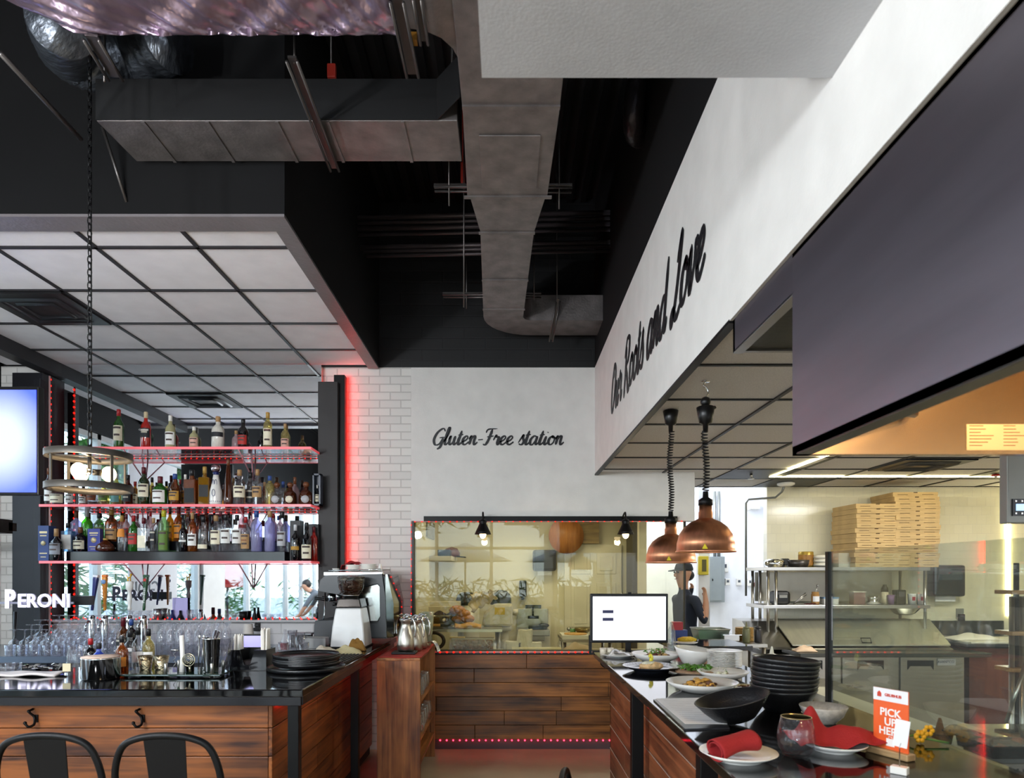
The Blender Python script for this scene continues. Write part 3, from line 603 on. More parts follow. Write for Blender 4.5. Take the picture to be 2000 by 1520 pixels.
for k in range(4): mb.tube(smooth_line([(0, .012*k, .03), (.05, .02*k, .05), (.09, .02*k, .02), (.115, .02*k-.01, -.04)], 5), .0055, 6).lathe([(.02, 0), (.024, .012), (.018, .03)], (-.01, .02*k-.01, 0), 10)
single('drink_spouts', mb, chrome, 'cluster of curved chrome spouts lying at the far corner of the red cloth', 'spouts', (-.70, 5.75, st+.03), rz=-.2)
# glass mugs on the two shelves
mug0 = None; k = 0; mg = glass('mug_glass', 'f2f2f0', .12, .10)
for z, lv, n in ((.687, 'upper', 5), (.402, 'lower', 6)):
    for i in range(n):
        for j in range(2 if i else 1):
            loc = (-.71-.1*j, 5.18+.155*i, z); lb = '%s pair of glass mugs from the front on the %s shelf, %s' % (ORD[i], lv, 'outer one' if j == 0 else 'inner one')
            if mug0 is None:
                mug0 = thing('glass_mug', lb, 'mug', loc, 0, 'glass mugs in the shelf unit')
                part('bowl', MB().lathe([(.03, 0), (.036, .006), (.041, .04), (.040, .095), (.034, .115), (.036, .13), (.033, .13), (.031, .115), (.036, .09), (.037, .04), (.03, .012)], seg=16), mg, mug0)
                part('handle', MB().tube(smooth_line([(.04, 0, .1), (.065, 0, .09), (.065, 0, .05), (.04, 0, .04)], 4), .005, 6), mg, mug0)
            else: dup(mug0, loc, .7*i, lb)
# ---------------------------------------------------------------- bar stools
def stool(name, label, loc, rz, top, w=.19):
    t = thing(name, label, 'stool', loc, rz, 'black metal stools'); sh = top-.36
    pts = [(-.165, -.14, sh-.02), (-.18, -.175, sh+.10), (-w, -.20, top-.15), (-w+.03, -.215, top-.05), (-w+.09, -.22, top-.012), (0, -.222, top), (w-.09, -.22, top-.012), (w-.03, -.215, top-.05), (w, -.20, top-.15), (.18, -.175, sh+.10), (.165, -.14, sh-.02)]
    part('back_frame', MB().tube(smooth_line(pts, 6), .0125, 10), black, t)
    part('back_splat', MB().prism([(-.06, -.165, sh), (.06, -.165, sh), (.075, -.226, top-.01), (-.075, -.226, top-.01)], (0, .004, 0)), black, t)
    part('seat', MB().box(-.165, .165, -.165, .165, sh-.03, sh), black, t, bevel=.02)
    for sx_ in (-1, 1):
        for sy_ in (-1, 1): part('leg', MB().tube([(sx_*.14, sy_*.14, sh-.03), (sx_*.21, sy_*.21, 0)], [.018, .013], 8), black, t)
    part('foot_rail', MB().tube([(-.185, -.185, .25), (.185, -.185, .25), (.185, .185, .25), (-.185, .185, .25)], .01, 8, True), black, t); return t
stool('bar_stool', 'black metal bar stool in front of the bar, further from the aisle', (X(88, 2.4), 2.62, 0), .0, 1.075)
stool('bar_stool', 'black metal bar stool in front of the bar, nearer the aisle', (X(322, 2.4), 2.62, 0), .0, 1.075)
stool('bar_stool', 'dark metal stool turned sideways in the aisle, only its back corner showing', (.44, 2.62, 0), -1.75, .86)
# ---------------------------------------------------------------- glass shelves, posts and LED rows behind the bar
shelf_glass = glass('shelf_glass', 'f0e6ea', .18, .04, .03, .6); pink = M('red_lit_glass_edge', 'ff8088', .3, emit=.22, ecol='ff5560')
tiers = ((2.772, 'top'), (2.268, 'middle'), (1.771, 'lowest'))
for z, nm in tiers:
    t = thing('glass_shelf', nm+' glass shelf with a pink lit edge in front of the mirror', 'shelf', (-2.9, 6.05, z))
    part('pane', MB().box(-4.10, -1.72, 5.882, 6.235, z-.018, z), shelf_glass, t, True)
    part('lit_edge', MB().box(-4.10, -1.72, 5.876, 5.882, z-.021, z+.001).box(-1.72, -1.716, 5.882, 6.2, z-.021, z), pink, t, True)
    for x in (-3.37, -2.36):
        for s in (-1, 1): part('bracket', MB().tube([(x, 5.9 if s < 0 else 6.2, z-.02), (x, 6.235, z-.24)], .006, 6), M('bracket_pink', 'c88a94', .4, .4), t, True)
mb = MB().box(-3.93, -1.98, 5.98, 6.10, 1.772, 1.858).box(-3.75, -2.02, 6.10, 6.225, 1.772, 1.955)
single('bottle_riser', mb, M('riser_black_gloss', '0a0b0f', .12), 'glossy black two step riser on the lowest glass shelf', 'riser', (-2.9, 6.1, 1.772), world=True, bevel=.004)
struct('trim_9', MB().box(-1.73, -1.55, 6.14, 6.245, 1.0, 3.42), M('post_dark', '2a2727', .55, .2, (5, .25)), .004)
struct('trim_10', MB().box(-1.60, -1.50, 6.20, 6.29, 1.0, 3.50), black, .003)
struct('trim_11', MB().box(-4.50, -4.22, 6.10, 6.28, 1.0, 3.49).box(-4.22, -4.16, 5.98, 6.06, 1.1, 3.40), M('post_black', '15141a', .5, .3), .004)
def led(name, label, pts, n, nrm, r=.005, rope=True, lm=None):
    mb = MB(); a = [Vector(p) for p in pts]; L = sum((a[i+1]-a[i]).length for i in range(len(a)-1))
    for i in range(len(a)-1):
        q = a[i+1]-a[i]
        if rope: mb.mat(0).tube([a[i], a[i+1]], r, 6)
        m = max(1, round(n*q.length/L))
        for k in range(m):
            c = a[i]+q*((k+.5)/m)+Vector(nrm)*r*1.0; mb.mat(1).ball(c, r*1.15, 6, 4)
    return single(name, mb, [led_rope, lm or led_red], label, 'LED strip', a[0], world=True)
Y0 = 6.318
led('led_strip', 'red LED rope around the frame of the prep room window', [(-.90, Y0, .93), (-.90, Y0, 2.15), (1.68, Y0, 2.155)], 58, (0, -1, 0))
led('led_strip', 'red LED rope along the sill of the prep room window', [(-.72, 6.285, .925), (.80, 6.285, .925)], 24, (0, -1, 0), .008)
led('led_strip', 'row of red LEDs along the foot of the plank wall', [(-.66, 6.335, .088), (1.0, 6.335, .088)], 27, (0, -1, 0), .007, False, led_foot)
led('led_strip', 'row of red LEDs on the ledge under the mirror', [(-4.1, 6.165, 1.24), (-1.72, 6.165, 1.24)], 36, (0, -.6, .5), .006, False)
led('led_strip', 'upright red LED strip beside the dark column at the mirror edge', [(-4.14, 6.075, 1.1), (-4.14, 6.075, 3.45)], 42, (0, 1, 0), .009)
for z, nm in tiers[:2]: led('led_strip', 'red LED row under the back of the %s glass shelf' % nm, [(-3.9, 6.20, z-.03), (-1.76, 6.20, z-.03)], 40, (0, 1, 0), .005)
single('led_strip', MB().box(-1.525, -1.510, 6.296, 6.31, 1.0, 3.5), M('red_led_band', 'ff2a20', .4, emit=22, ecol='ff0d06'), 'upright red light strip on the brick wall beside the dark post', 'LED strip', (-1.5, 6.28, 1), world=True)
single('led_strip', MB().box(-1.235, -1.225, 3.6, 6.1, .955, .965), M('red_led_band2', 'ff2a20', .4, emit=12, ecol='ff0d06'), 'red light strip under the overhang of the bar side', 'LED strip', (-1.23, 4.5, .96), world=True)
# ---------------------------------------------------------------- screen, lit sign
t = thing('television', 'wall screen glowing blue and white at the far left edge', 'television', (X(20, 4.6), 4.6, 2.0))
tvm = M('screen_glow', '5a74ff', .3); n = tvm.node_tree.nodes; l = tvm.node_tree.links; bs = n['Principled BSDF']
tc2 = [x for x in n if x.type == 'TEX_COORD'][0]; gr = n.new('ShaderNodeTexGradient'); gr.gradient_type = 'SPHERICAL'; mp2 = n.new('ShaderNodeMapping'); mp2.inputs['Location'].default_value = (.14, 0, -1.10); mp2.inputs['Scale'].default_value = (2.1, 0, 1.9)
l.new(tc2.outputs['Object'], mp2.inputs[0]); l.new(mp2.outputs[0], gr.inputs[0]); rr = n.new('ShaderNodeValToRGB'); rr.color_ramp.elements[0].color = lin('3a48f0'); rr.color_ramp.elements[1].color = (.92, .97, 1, 1); rr.color_ramp.elements[1].position = .72; rr.color_ramp.elements[0].position = .25
l.new(gr.outputs['Fac'], rr.inputs[0]); l.new(rr.outputs[0], bs.inputs['Emission Color']); bs.inputs['Emission Strength'].default_value = .55; bs.inputs['Base Color'].default_value = (0, 0, 0, 1)
c = thing('x', '', '') if 0 else None
x0, x1 = X(-95, 4.6), X(75, 4.6)
part('casing', MB().box(x0, x1, 4.60, 4.66, Z(967, 4.6), Z(755, 4.6)), blackp, t, True, bevel=.005); part('screen', MB().box(x0+.01, x1-.012, 4.594, 4.60, Z(962, 4.6), Z(762, 4.6)), tvm, t, True)
part('wall_arm', MB().box(x0+.1, x0+.2, 4.66, 4.9, 1.95, 2.05).box(x0-.9, x0+.2, 4.86, 4.94, 1.97, 2.03), black, t, True)
t = thing('lit_sign', 'glowing white PERONI tap sign above the glassware', 'sign', P(70, 1172, 5.5))
bk = meshtext('ERONI', .152, face((X(84.5, 5.49), 5.507, Z(1175, 5.49)), 0, 0, .97), .004, .006); b2 = meshtext('P', .205, face((X(18, 5.49), 5.507, Z(1172, 5.49)), 0, 0, .8), .004, .008); bk.add(b2.v, b2.f)
part('glow_shield', bk.box(X(-4, 5.5), X(142, 5.5), 5.508, 5.52, Z(1180, 5.5), Z(1176, 5.5)), M('glow_shield_grey', '8c8c9a', .5), t, True)  # backing shapes added behind the letters to keep their glow off the mirror
lt = M('sign_letter_glow', 'f4f0ff', .4, emit=1.3, ecol='e8e2ff')
mb = meshtext('ERONI', .152, face((X(84.5, 5.49), 5.495, Z(1175, 5.49)), 0, 0, .97), .004, .002); m2 = meshtext('P', .205, face((X(18, 5.49), 5.495, Z(1172, 5.49)), 0, 0, .8), .004, .007); mb.add(m2.v, m2.f)
part('letters', mb, lt, t, True); part('bracket', MB().bx(P(160, 1173, 5.6), (.16, .08, .075)).tube([P(150, 1173, 5.6), P(120, 1178, 5.54)], .02).tube([P(30, 1195, 5.55), P(28, 1250, 5.55), Vector((X(28, 5.55), 5.55, 1.005))], .012), blackp, t, True)
# ---------------------------------------------------------------- drum pendant on a chain
dm = M('weathered_metal_ring', '4e4a44', .5, .5, (9, .15)); dmi = M('warm_ring_inside', 'c9a46c', .5)
c = P(175, 922, 3.0); t = thing('pendant_light', 'open drum pendant with bare bulbs hanging on a chain over the bar', 'pendant light', c)
def ring(r, z, h, tilt): return MB().lathe([(r, z), (r, z+h), (r-.012, z+h), (r-.012, z), (r, z)], seg=40, cap=False)
part('ring', ring(.172, -.085, .028, 0), dm, t); part('ring', ring(.172, .058, .028, 0), dm, t)
mb = MB()
for k in range(4): a = PI/4+k*PI/2+.3; mb.box(-.006, .006, .161, .166, -.07, .07, Matrix.Rotation(a, 4, 'Z'))
for k in range(2): mb.bx((0, 0, .07), (.32, .012, .006), Matrix.Rotation(.3+k*PI/2, 4, 'Z').to_3x3())
part('strut', mb, dm, t)
for k in range(3):
    a = .5+k*2*PI/3; p = Vector((math.cos(a)*.055, math.sin(a)*.055, 0)); bl = part('bulb', MB().ball(p*1.35+Vector((0, 0, -.005)), .03, 12, 8, (1, 1, 1.15)), M('bulb_glow', 'fff0d0', .3, emit=9, ecol='ffd9a0'), t)
    part('socket', MB().cyl(p*.2+Vector((0, 0, .0)), p*.9, .014), black, t)
part('stem', MB().cyl((0, 0, 0), (0, 0, .12), .008), black, t)
mb = MB(); z = .12; k = 0
while c.z+z < 4.25:
    q = Matrix.Rotation(PI/2*(k % 2), 3, 'Z'); lk = [q @ Vector((.009*math.cos(2*PI*i/10), 0, z+.018+.019*math.sin(2*PI*i/10))) for i in range(10)]; mb.tube(lk, .0026, 5, True); z += .029; k += 1
mb.tube([(.006, .004, .1), (.004, .004, 4.25-c.z)], .003, 5)
o = part('chain', mb, black, t); o['kind'] = 'stuff'
part('ceiling_hook', MB().tube([(0, 0, z), (0, 0, 5.2-c.z)], .004, 6), black, t)
lamp('pendant_bulb_light', 'POINT', c+Vector((0, 0, -.0)), 5, (1, .78, .5), .05)
# ================================================================ bottles on the shelves
BG = {'clear': ('f0f0f2', .10, .03), 'green': ('3a8a2a', .10, .3), 'dark green': ('2c4a20', .10, .35), 'amber': ('c06a1c', .10, .2), 'dark amber': ('6a3010', .10, .35), 'pale gold': ('e8da98', .10, .16), 'gold': ('d4a030', .10, .25),
      'red': ('e02a1a', .10, .4), 'black': ('0d0d10', .10, .9), 'white': ('e2ddd2', .06, .97), 'olive cream': ('b2ad82', .06, .9), 'blue': ('3a54c0', .06, .5), 'pale blue': ('a4c4e8', .06, .3), 'frosted lavender': ('c4c2ea', .05, .35), 'pinkish': ('dcc0c4', .06, .4), 'cognac': ('a0602c', .10, .16), 'bright green': ('68c838', .10, .3), 'pale green': ('b8deaa', .10, .16)}
CC = {'red': 'a31c22', 'black': '17171a', 'gold': 'b08a42', 'tan': 'a88358', 'white': 'e6e2da', 'blue': '2c4a8c', 'brown': '6a3c20', 'silver': 'c8c8cc', 'yellow': 'b8b02c', 'dark red': '5c1420', 'beige': 'c8b490'}
LC = {'cream': 'e8dfc4', 'white': 'ece9e4', 'dark': '16161c', 'gold': 'b98a30', 'red': 'b02a24', 'brown': '8a4a2c', 'green': '5c7a2e', 'teal': '5a8a88', 'tan': 'b08a5a', 'blue': '28308c', 'pink': 'dba898', 'orange': 'd8862c', 'silver': 'b8b8bc', 'black': '141416', 'grey': '8a8c94'}
def prof(kind, r, h):
    P_ = {'std': [(.9, 0), (1, .02), (1, .56), (.93, .63), (.7, .69), (.42, .74), (.36, .78), (.35, .93)],
          'tall': [(.9, 0), (1, .02), (1, .66), (.8, .72), (.45, .77), (.4, .80), (.4, .94)],
          'squat': [(.9, 0), (1, .03), (1, .5), (.9, .6), (.55, .68), (.34, .72), (.32, .86)],
          'cone': [(.8, 0), (1, .04), (1, .18), (.8, .45), (.5, .72), (.34, .86), (.3, .95)],
          'decant': [(.5, 0), (.95, .08), (1, .3), (.8, .55), (.4, .75), (.22, .85), (.22, .97)],
          'round': [(.7, 0), (1, .08), (1.0, .38), (.9, .52), (.5, .62), (.33, .66), (.33, .78)],
          'soft': [(.75, 0), (.95, .05), (1, .3), (.97, .5), (.75, .62), (.45, .7), (.36, .76), (.35, .93)]}[kind]
    return [(a*r, b*h) for a, b in P_]
def bottle(label, loc, h, wd, kind, g, cap, lab, z0=.12, z1=.5, rz=0, group=None, diag=0):
    r = wd/2; t = thing('bottle', label, 'bottle', loc, rz, group); gm = glass('glass_'+g.replace(' ', '_'), *BG[g][:1], BG[g][1], BG[g][2])
    sq = kind == 'square'
    if sq:
        mb = MB().box(-r, r, -r*.8, r*.8, 0, h*.72).lathe([(r*.5, h*.72), (r*.36, h*.78), (r*.36, h*.93)], seg=12); part('body', mb, gm, t, bevel=.006)
    else: mb = MB().lathe(prof(kind, r, h), seg=16); part('body', mb, gm, t)
    cm = M('cap_'+cap.replace(' ', '_'), CC[cap], .4); pr = prof('std' if sq else kind, r, h); nr, nz = pr[-1]
    if kind == 'round': part('cap', MB().cyl((0, 0, nz-.01), (0, 0, nz+.01), nr*.9).ball((0, 0, h-r*.42), r*.48, 12, 8, (1, 1, .85)), cm, t)
    else:
        zc = max(nz-h*.10, pr[-2][1]); part('cap', MB().lathe([(nr*1.12, zc), (nr*1.12, h*.985), (nr*.95, h)], seg=12), cm, t)
    if lab:
        lm = M('label_'+lab, LC[lab], .6, 0, (25, .12)); bz = h*(.72 if sq else 1)
        if sq: part('label', MB().box(-r*.86, r*.86, -r*.8-.0012, -r*.8, bz*z0, bz*min(.9, z1/.72*.95)), lm, t)
        elif kind == 'round': part('label', MB().lathe([(0, .004), (r*.55, .004), (r*.55, 0)], (0, -r*1.0, h*.24), 16, (0, -1, 0)), lm, t)
        else:
            rr = [(a*1.012+.0004) for a, b in pr]; zs = [h*z0, h*z1]
            def rad(z):
                for (a, b), (c, d) in zip(pr, pr[1:]):
                    if b <= z <= d: return a+(c-a)*(z-b)/(d-b)
                return r
            zz = [zs[0]+(zs[1]-zs[0])*k/4 for k in range(5)]
            part('label', MB().lathe([(rad(z)*1.012+.0004, z) for z in zz], seg=14, arc=(-PI/2-1.15, -PI/2+1.15), cap=False), lm, t)
            if z1-z0 > .25: part('label_print', MB().lathe([(rad(h*z)*1.012+.001, h*z) for z in (z0+.12, z0+.17)], seg=8, arc=(-PI/2-.6, -PI/2+.6), cap=False).lathe([(rad(h*z)*1.012+.001, h*z) for z in (z1-.08, z1-.03)], seg=8, arc=(-PI/2-.8, -PI/2+.8), cap=False), M('label_ink', '4a3a34', .6) if lab not in ('dark', 'black', 'blue') else M('label_ink_light', 'b8b0a0', .6), t)
    return t
def row(tier, yb, z, d, specs):
    specs = sorted(specs); n = len(specs)
    for i, (px, top, wp, kind, g, cap, lab, *ex) in enumerate(specs):
        h = Z(top, d)-z; wd = wp*d/F; dy = ex[0] if ex else 0
        lb = '%s bottle, %s cap, %s, %s from left on the %s' % (g, cap, (lab+' label') if lab else 'no label', ORD[i], tier)
        bottle(lb, (X(px, d+dy), d+dy, z+.0005), max(.08, h), wd, kind, g, cap, lab, *(ex[1:3] if len(ex) > 2 else (.12, .5)), rz=random.uniform(-.15, .15), group='bottles on the '+tier)
row('top shelf', 873, 2.772, 6.0, [(232, 800, 19, 'std', 'green', 'red', 'cream', 0, .2, .58), (285, 805, 19, 'std', 'red', 'beige', 'dark', 0, .3, .55), (333, 812, 19, 'std', 'olive cream', 'white', 'white', 0, .12, .5), (379, 834, 17, 'std', 'olive cream', 'white', 'pink'), (426, 814, 24, 'std', 'white', 'tan', 'dark', 0, .36, .5),
    (461, 836, 16, 'std', 'pinkish', 'tan', None, .12), (475, 819, 20, 'std', 'black', 'black', 'red', 0, .14, .45), (510, 842, 13, 'std', 'black', 'black', 'red', .12, .2, .26), (523, 806, 17, 'tall', 'pale gold', 'gold', 'cream', 0, .1, .55), (557, 828, 16, 'std', 'pale gold', 'tan', 'pink', 0, .05, .4)])
row('middle shelf', 985, 2.268, 6.0, [(95, 915, 15, 'std', 'clear', 'brown', 'white'), (115, 950, 29, 'squat', 'clear', 'black', 'cream', 0, .12, .56), (137, 944, 15, 'std', 'clear', 'white', 'white'), (163, 945, 15, 'squat', 'amber', 'black', 'white', 0, .1, .4), (180, 940, 19, 'squat', 'clear', 'black', 'brown', 0, .2, .5), (203, 940, 19, 'squat', 'pale gold', 'silver', 'green', 0, .2, .5), (227, 925, 18, 'std', 'pale gold', 'silver', 'teal', 0, .1, .3),
    (250, 928, 18, 'std', 'dark amber', 'black', 'dark'), (264, 938, 14, 'std', 'gold', 'red', 'cream', .1), (281, 913, 21, 'std', 'dark green', 'dark red', 'cream', 0, .22, .56), (297, 929, 14, 'std', 'pale gold', 'black', None, .12), (313, 931, 27, 'squat', 'green', 'dark red', 'white', 0, .1, .52), (331, 940, 11, 'std', 'dark amber', 'black', None, .13), (342, 926, 22, 'soft', 'cognac', 'blue', 'gold', 0, .16, .45), (352, 933, 11, 'std', 'dark amber', 'red', None, .13), (362, 923, 13, 'std', 'clear', 'white', 'gold', .13),
    (375, 918, 24, 'square', 'amber', 'black', 'black', 0, .1, .5), (400, 912, 20, 'square', 'gold', 'gold', 'black', 0, .3, .55), (446, 898, 19, 'cone', 'dark amber', 'brown', None), (456, 930, 13, 'std', 'gold', 'tan', None, .13), (468, 918, 23, 'std', 'clear', 'tan', 'cream', 0, .22, .54), (489, 920, 19, 'std', 'clear', 'black', 'black', .1), (503, 917, 20, 'std', 'clear', 'tan', 'tan', 0, .22, .52), (517, 938, 14, 'std', 'amber', 'tan', None, .13), (527, 930, 18, 'tall', 'pale gold', 'blue', None), (541, 942, 26, 'round', 'clear', 'brown', 'silver'), (553, 937, 18, 'squat', 'clear', 'blue', None, .13), (567, 942, 25, 'round', 'dark amber', 'brown', 'cream'), (576, 928, 18, 'squat', 'pinkish', 'brown', None, .14), (598, 941, 27, 'round', 'dark amber', 'brown', 'silver')])
row('lower riser step', 1077, 1.858, 6.035, [(133, 1022, 20, 'square', 'pale blue', 'black', 'white', 0, .1, .62), (157, 1030, 24, 'squat', 'black', 'brown', 'cream', 0, .1, .45), (206, 1052, 36, 'decant', 'dark amber', 'gold', None), (238, 1007, 17, 'soft', 'clear', 'gold', 'orange', 0, .4, .62), (261, 1007, 19, 'std', 'green', 'red', 'red', 0, .2, .5), (281, 1012, 19, 'square', 'clear', 'dark red', 'cream', 0, .15, .5), (300, 1012, 13, 'tall', 'clear', 'tan', 'dark', 0, .2, .62), (320, 997, 19, 'tall', 'pale green', 'yellow', 'green', 0, .04, .5), (358, 1015, 16, 'std', 'black', 'black', 'white', 0, .3, .36), (376, 1001, 18, 'std', 'amber', 'tan', 'white', 0, .15, .45), (397, 1009, 20, 'std', 'clear', 'black', 'cream', 0, .08, .2), (422, 1007, 20, 'tall', 'clear', 'tan', 'cream', 0, .2, .58), (441, 1005, 19, 'tall', 'clear', 'black', 'white', 0, .22, .6), (463, 1006, 18, 'tall', 'clear', 'black', 'white', 0, .22, .6), (480, 1010, 18, 'std', 'clear', 'red', 'tan', 0, .08, .5), (501, 998, 21, 'tall', 'frosted lavender', 'blue', None), (527, 998, 20, 'tall', 'frosted lavender', 'tan', None), (551, 1000, 19, 'tall', 'clear', 'black', 'silver', 0, .14, .5)])
row('upper riser step', 1057, 1.955, 6.16, [(149, 998, 22, 'squat', 'frosted lavender', 'brown', None), (170, 995, 20, 'squat', 'bright green', 'green' if 0 else 'silver', None), (195, 1003, 20, 'std', 'clear', 'black', 'green'), (218, 996, 23, 'std', 'cognac', 'gold', 'tan', 0, .06, .4), (247, 1005, 12, 'std', 'pinkish', 'dark red', 'red'), (269, 1004, 11, 'std', 'clear', 'dark red', None), (294, 999, 12, 'std', 'pinkish', 'red', None), (332, 994, 14, 'std', 'gold', 'black', 'orange'), (349, 992, 17, 'std', 'amber', 'dark red', 'orange', 0, .1, .5), (366, 1000, 12, 'std', 'clear', 'brown', None), (388, 998, 12, 'std', 'dark amber', 'red', None), (402, 994, 13, 'std', 'dark amber', 'dark red', None), (431, 999, 14, 'std', 'clear', 'dark red', None), (474, 993, 16, 'std', 'pinkish', 'red', 'red', 0, .4, .5), (487, 1004, 11, 'std', 'clear', 'black', None), (534, 1003, 14, 'std', 'pinkish', 'red', None), (543, 1008, 10, 'std', 'clear', 'blue', None)])
row('lowest glass shelf', 1094, 1.772, 5.93, [(110, 1033, 23, 'squat', 'black', 'tan', 'grey', 0, .2, .55), (577, 1025, 17, 'std', 'black', 'silver', 'gold', 0, .3, .4), (599, 1021, 20, 'soft', 'black', 'black', 'cream', 0, .06, .42), (613, 1028, 14, 'tall', 'red', 'dark red', None, .1)])
# the ceramic one and the boxes
z = 2.2685; t = thing('bottle', 'tall white ceramic bottle painted in blue with a silver ball stopper', 'bottle', (X(422, 6.0), 6.0, z), 0, 'bottles on the middle shelf')
part('body', MB().lathe([(.05, 0), (.056, .02), (.054, .12), (.036, .20), (.03, .235), (.024, .275)], seg=20), white, t); part('stopper', MB().lathe([(.022, .272), (.03, .295), (.014, .30)], seg=14).mat(0), M('cobalt_collar', '16205c', .3), t); part('ball', MB().ball((0, 0, .335), .041, 14, 10), M('silver_ball', 'c8b8bc', .12, 1), t)
mb = MB()
for k, (a, zz, rr) in enumerate(((-1.9, .2, .036), (-1.25, .2, .036), (-1.57, .11, .055))):
    mb.tube([Vector((math.cos(a+.25*math.cos(u))*(rr+.0012), math.sin(a+.25*math.cos(u))*(rr+.0012), zz+.03*math.sin(u))) for u in [i*2*PI/14 for i in range(14)]], .0022, 5, True)
for k in range(9): mb.ball((math.cos(-PI/2-1.2+.3*k)*.0555, math.sin(-PI/2-1.2+.3*k)*.0555, .035), .004, 6, 4)
part('painted_pattern', mb, M('cobalt_paint', '242c66', .3), t)
def carton(px0, px1, py0, dp, d, z, m, label, extra=True):
    t = thing('bottle_carton', label, 'box', (X((px0+px1)/2, d), d+dp/2, z+.0005)); w_ = (px1-px0)*d/F/2; h = Z(py0, d)-z
    part('box', MB().box(-w_, w_, -dp/2, dp/2, 0, h), m, t, bevel=.002)
    if extra: part('emblem', MB().lathe([(0, .002), (w_*.45, .002), (w_*.45, 0)], (0, -dp/2, h*.5), 16, (0, -1, 0)).box(-w_*.7, w_*.7, -dp/2-.001, -dp/2, h*.78, h*.84).box(-w_*.6, w_*.6, -dp/2-.001, -dp/2, h*.70, h*.73).box(-w_*.7, w_*.7, -dp/2-.001, -dp/2, h*.2, h*.23).box(-w_*.5, w_*.5, -dp/2-.001, -dp/2, h*.1, h*.12), M('carton_gold', 'c8b48a', .4, .3), t)
carton(74, 95, 1027, .1, 5.9, 1.772, M('carton_blue', '22386e', .5), 'tall blue gift carton with gold emblem on the lowest shelf')
carton(171, 195, 1033, .05, 6.01, 1.858, M('carton_violet', '2a2f86', .3), 'violet printed carton on the lower riser step'); carton(566, 587, 1017, .1, 5.99, 1.772, M('carton_black', '131318', .5), 'tall black gift carton behind the dark bottles', False); carton(602, 622, 1024, .1, 6.08, 1.772, M('carton_black', '131318', .5), 'black gift carton against the dark post', False)
t = thing('framed_display', 'dark framed display with a small bottle beside the post on the middle shelf', 'frame', (X(618, 5.98), 5.98, 2.2685))
part('frame', MB().box(-.035, .035, 0, .08, 0, .015).box(-.035, .035, 0, .08, .27, .285).box(-.035, -.022, 0, .08, 0, .285).box(.022, .035, 0, .08, 0, .285).box(-.03, .03, .07, .08, 0, .28), M('frame_navy', '2a3446', .35), t)
bottle('small white capped bottle inside the dark framed display', (X(619, 6.01)+.0, 6.02, 2.285), .17, .036, 'std', 'black', 'white', 'cream')
# lettering that can be read on two of the labels
def on_label(px, d, z, txt, size, col, name, label):
    return meshtext(txt, size, face((X(px, d), d, z)), .0006)
for o in [o for o in list(COL.objects) if o.name.startswith('bottle') and o.parent is None]:
    lb = o.get('label', '')
    if lb.startswith('red bottle, beige'): part('lettering', meshtext('CAMPARI', .02, face((0, -.0455, .165))), M('letter_white', 'eeeae6', .5), o)
    if lb.startswith('pale gold bottle, gold'): part('lettering', meshtext('LILLET', .019, face((0, -.0405, .168))), M('letter_red', '8a2a2a', .5), o)
    if lb.startswith('clear bottle, red cap, tan'): part('lettering', meshtext("TITO'S", .017, face((0, -.0435, .10))), M('letter_red', '8a2a2a', .5), o)
# ================================================================ on and behind the bar
def onb(px, py): x, d = on(px, py, BT); return Vector((x, d, BT+.0005))
gl2 = glass('stemware_glass', 'f7f7fa', .10, .03, .02, .9)
# inverted wine glasses in rows on the back bar
WG = [(.036, 0), (.041, .03), (.043, .07), (.036, .105), (.014, .122), (.005, .13), (.005, .195), (.03, .2), (.036, .204)]
g0 = None
def wineglass(loc, lab, grp, sc=1):
    global g0
    if g0 is None:
        g0 = thing('wine_glass', lab, 'glass', loc, 0, grp); part('bowl', MB().lathe(WG[:5], seg=16, cap=False), gl2, g0); part('stem', MB().lathe(WG[4:], seg=16), gl2, g0); o = g0
    else: o = dup(g0, loc, None, lab, grp)
    o.scale = (sc, sc, sc); return o
lab = 'clear wine glass upside down in the rows at the left of the back bar'
for r_, (y, zz) in enumerate(((5.42, 1.006), (5.56, 1.006), (5.72, 1.006), (5.9, 1.006))):
    for i in range(9): wineglass((X(28, 5.42)+.085*i+(.04 if r_ % 2 else 0), y, zz), lab, 'upside down wine glasses on the back bar', 1.0+.14*r_)
lab = 'clear tall glass upside down in the rows right of the beer taps'
t0 = None
for r_ in range(3):
    for i in range(8):
        loc = (X(292, 5.45)+.075*i+.03*(r_ % 2), 5.48+.12*r_, 1.006)
        if t0 is None: t0 = single('tall_glass', MB().lathe([(.034, 0), (.033, .1), (.027, .17), (.012, .2), (.026, .235), (.028, .24)], seg=14), gl2, lab, 'glass', loc, group='tall glasses upside down on the back bar')
        else: dup(t0, loc, None, lab)
lab = 'short clear tumbler on the left of the back bar edge'
t1 = None
for i in range(7):
    loc = (X(20, 5.34)+.1*i, 5.34, 1.006); lb = 'short clear tumbler, %s from left along the front edge of the back bar' % ORD[i]
    if t1 is None: t1 = single('tumbler', MB().lathe([(.03, 0), (.036, .005), (.04, .085), (.037, .085), (.033, .01)], seg=14), gl2, lb, 'glass', loc, group='tumblers along the back bar edge')
    else: dup(t1, loc, None, lb)
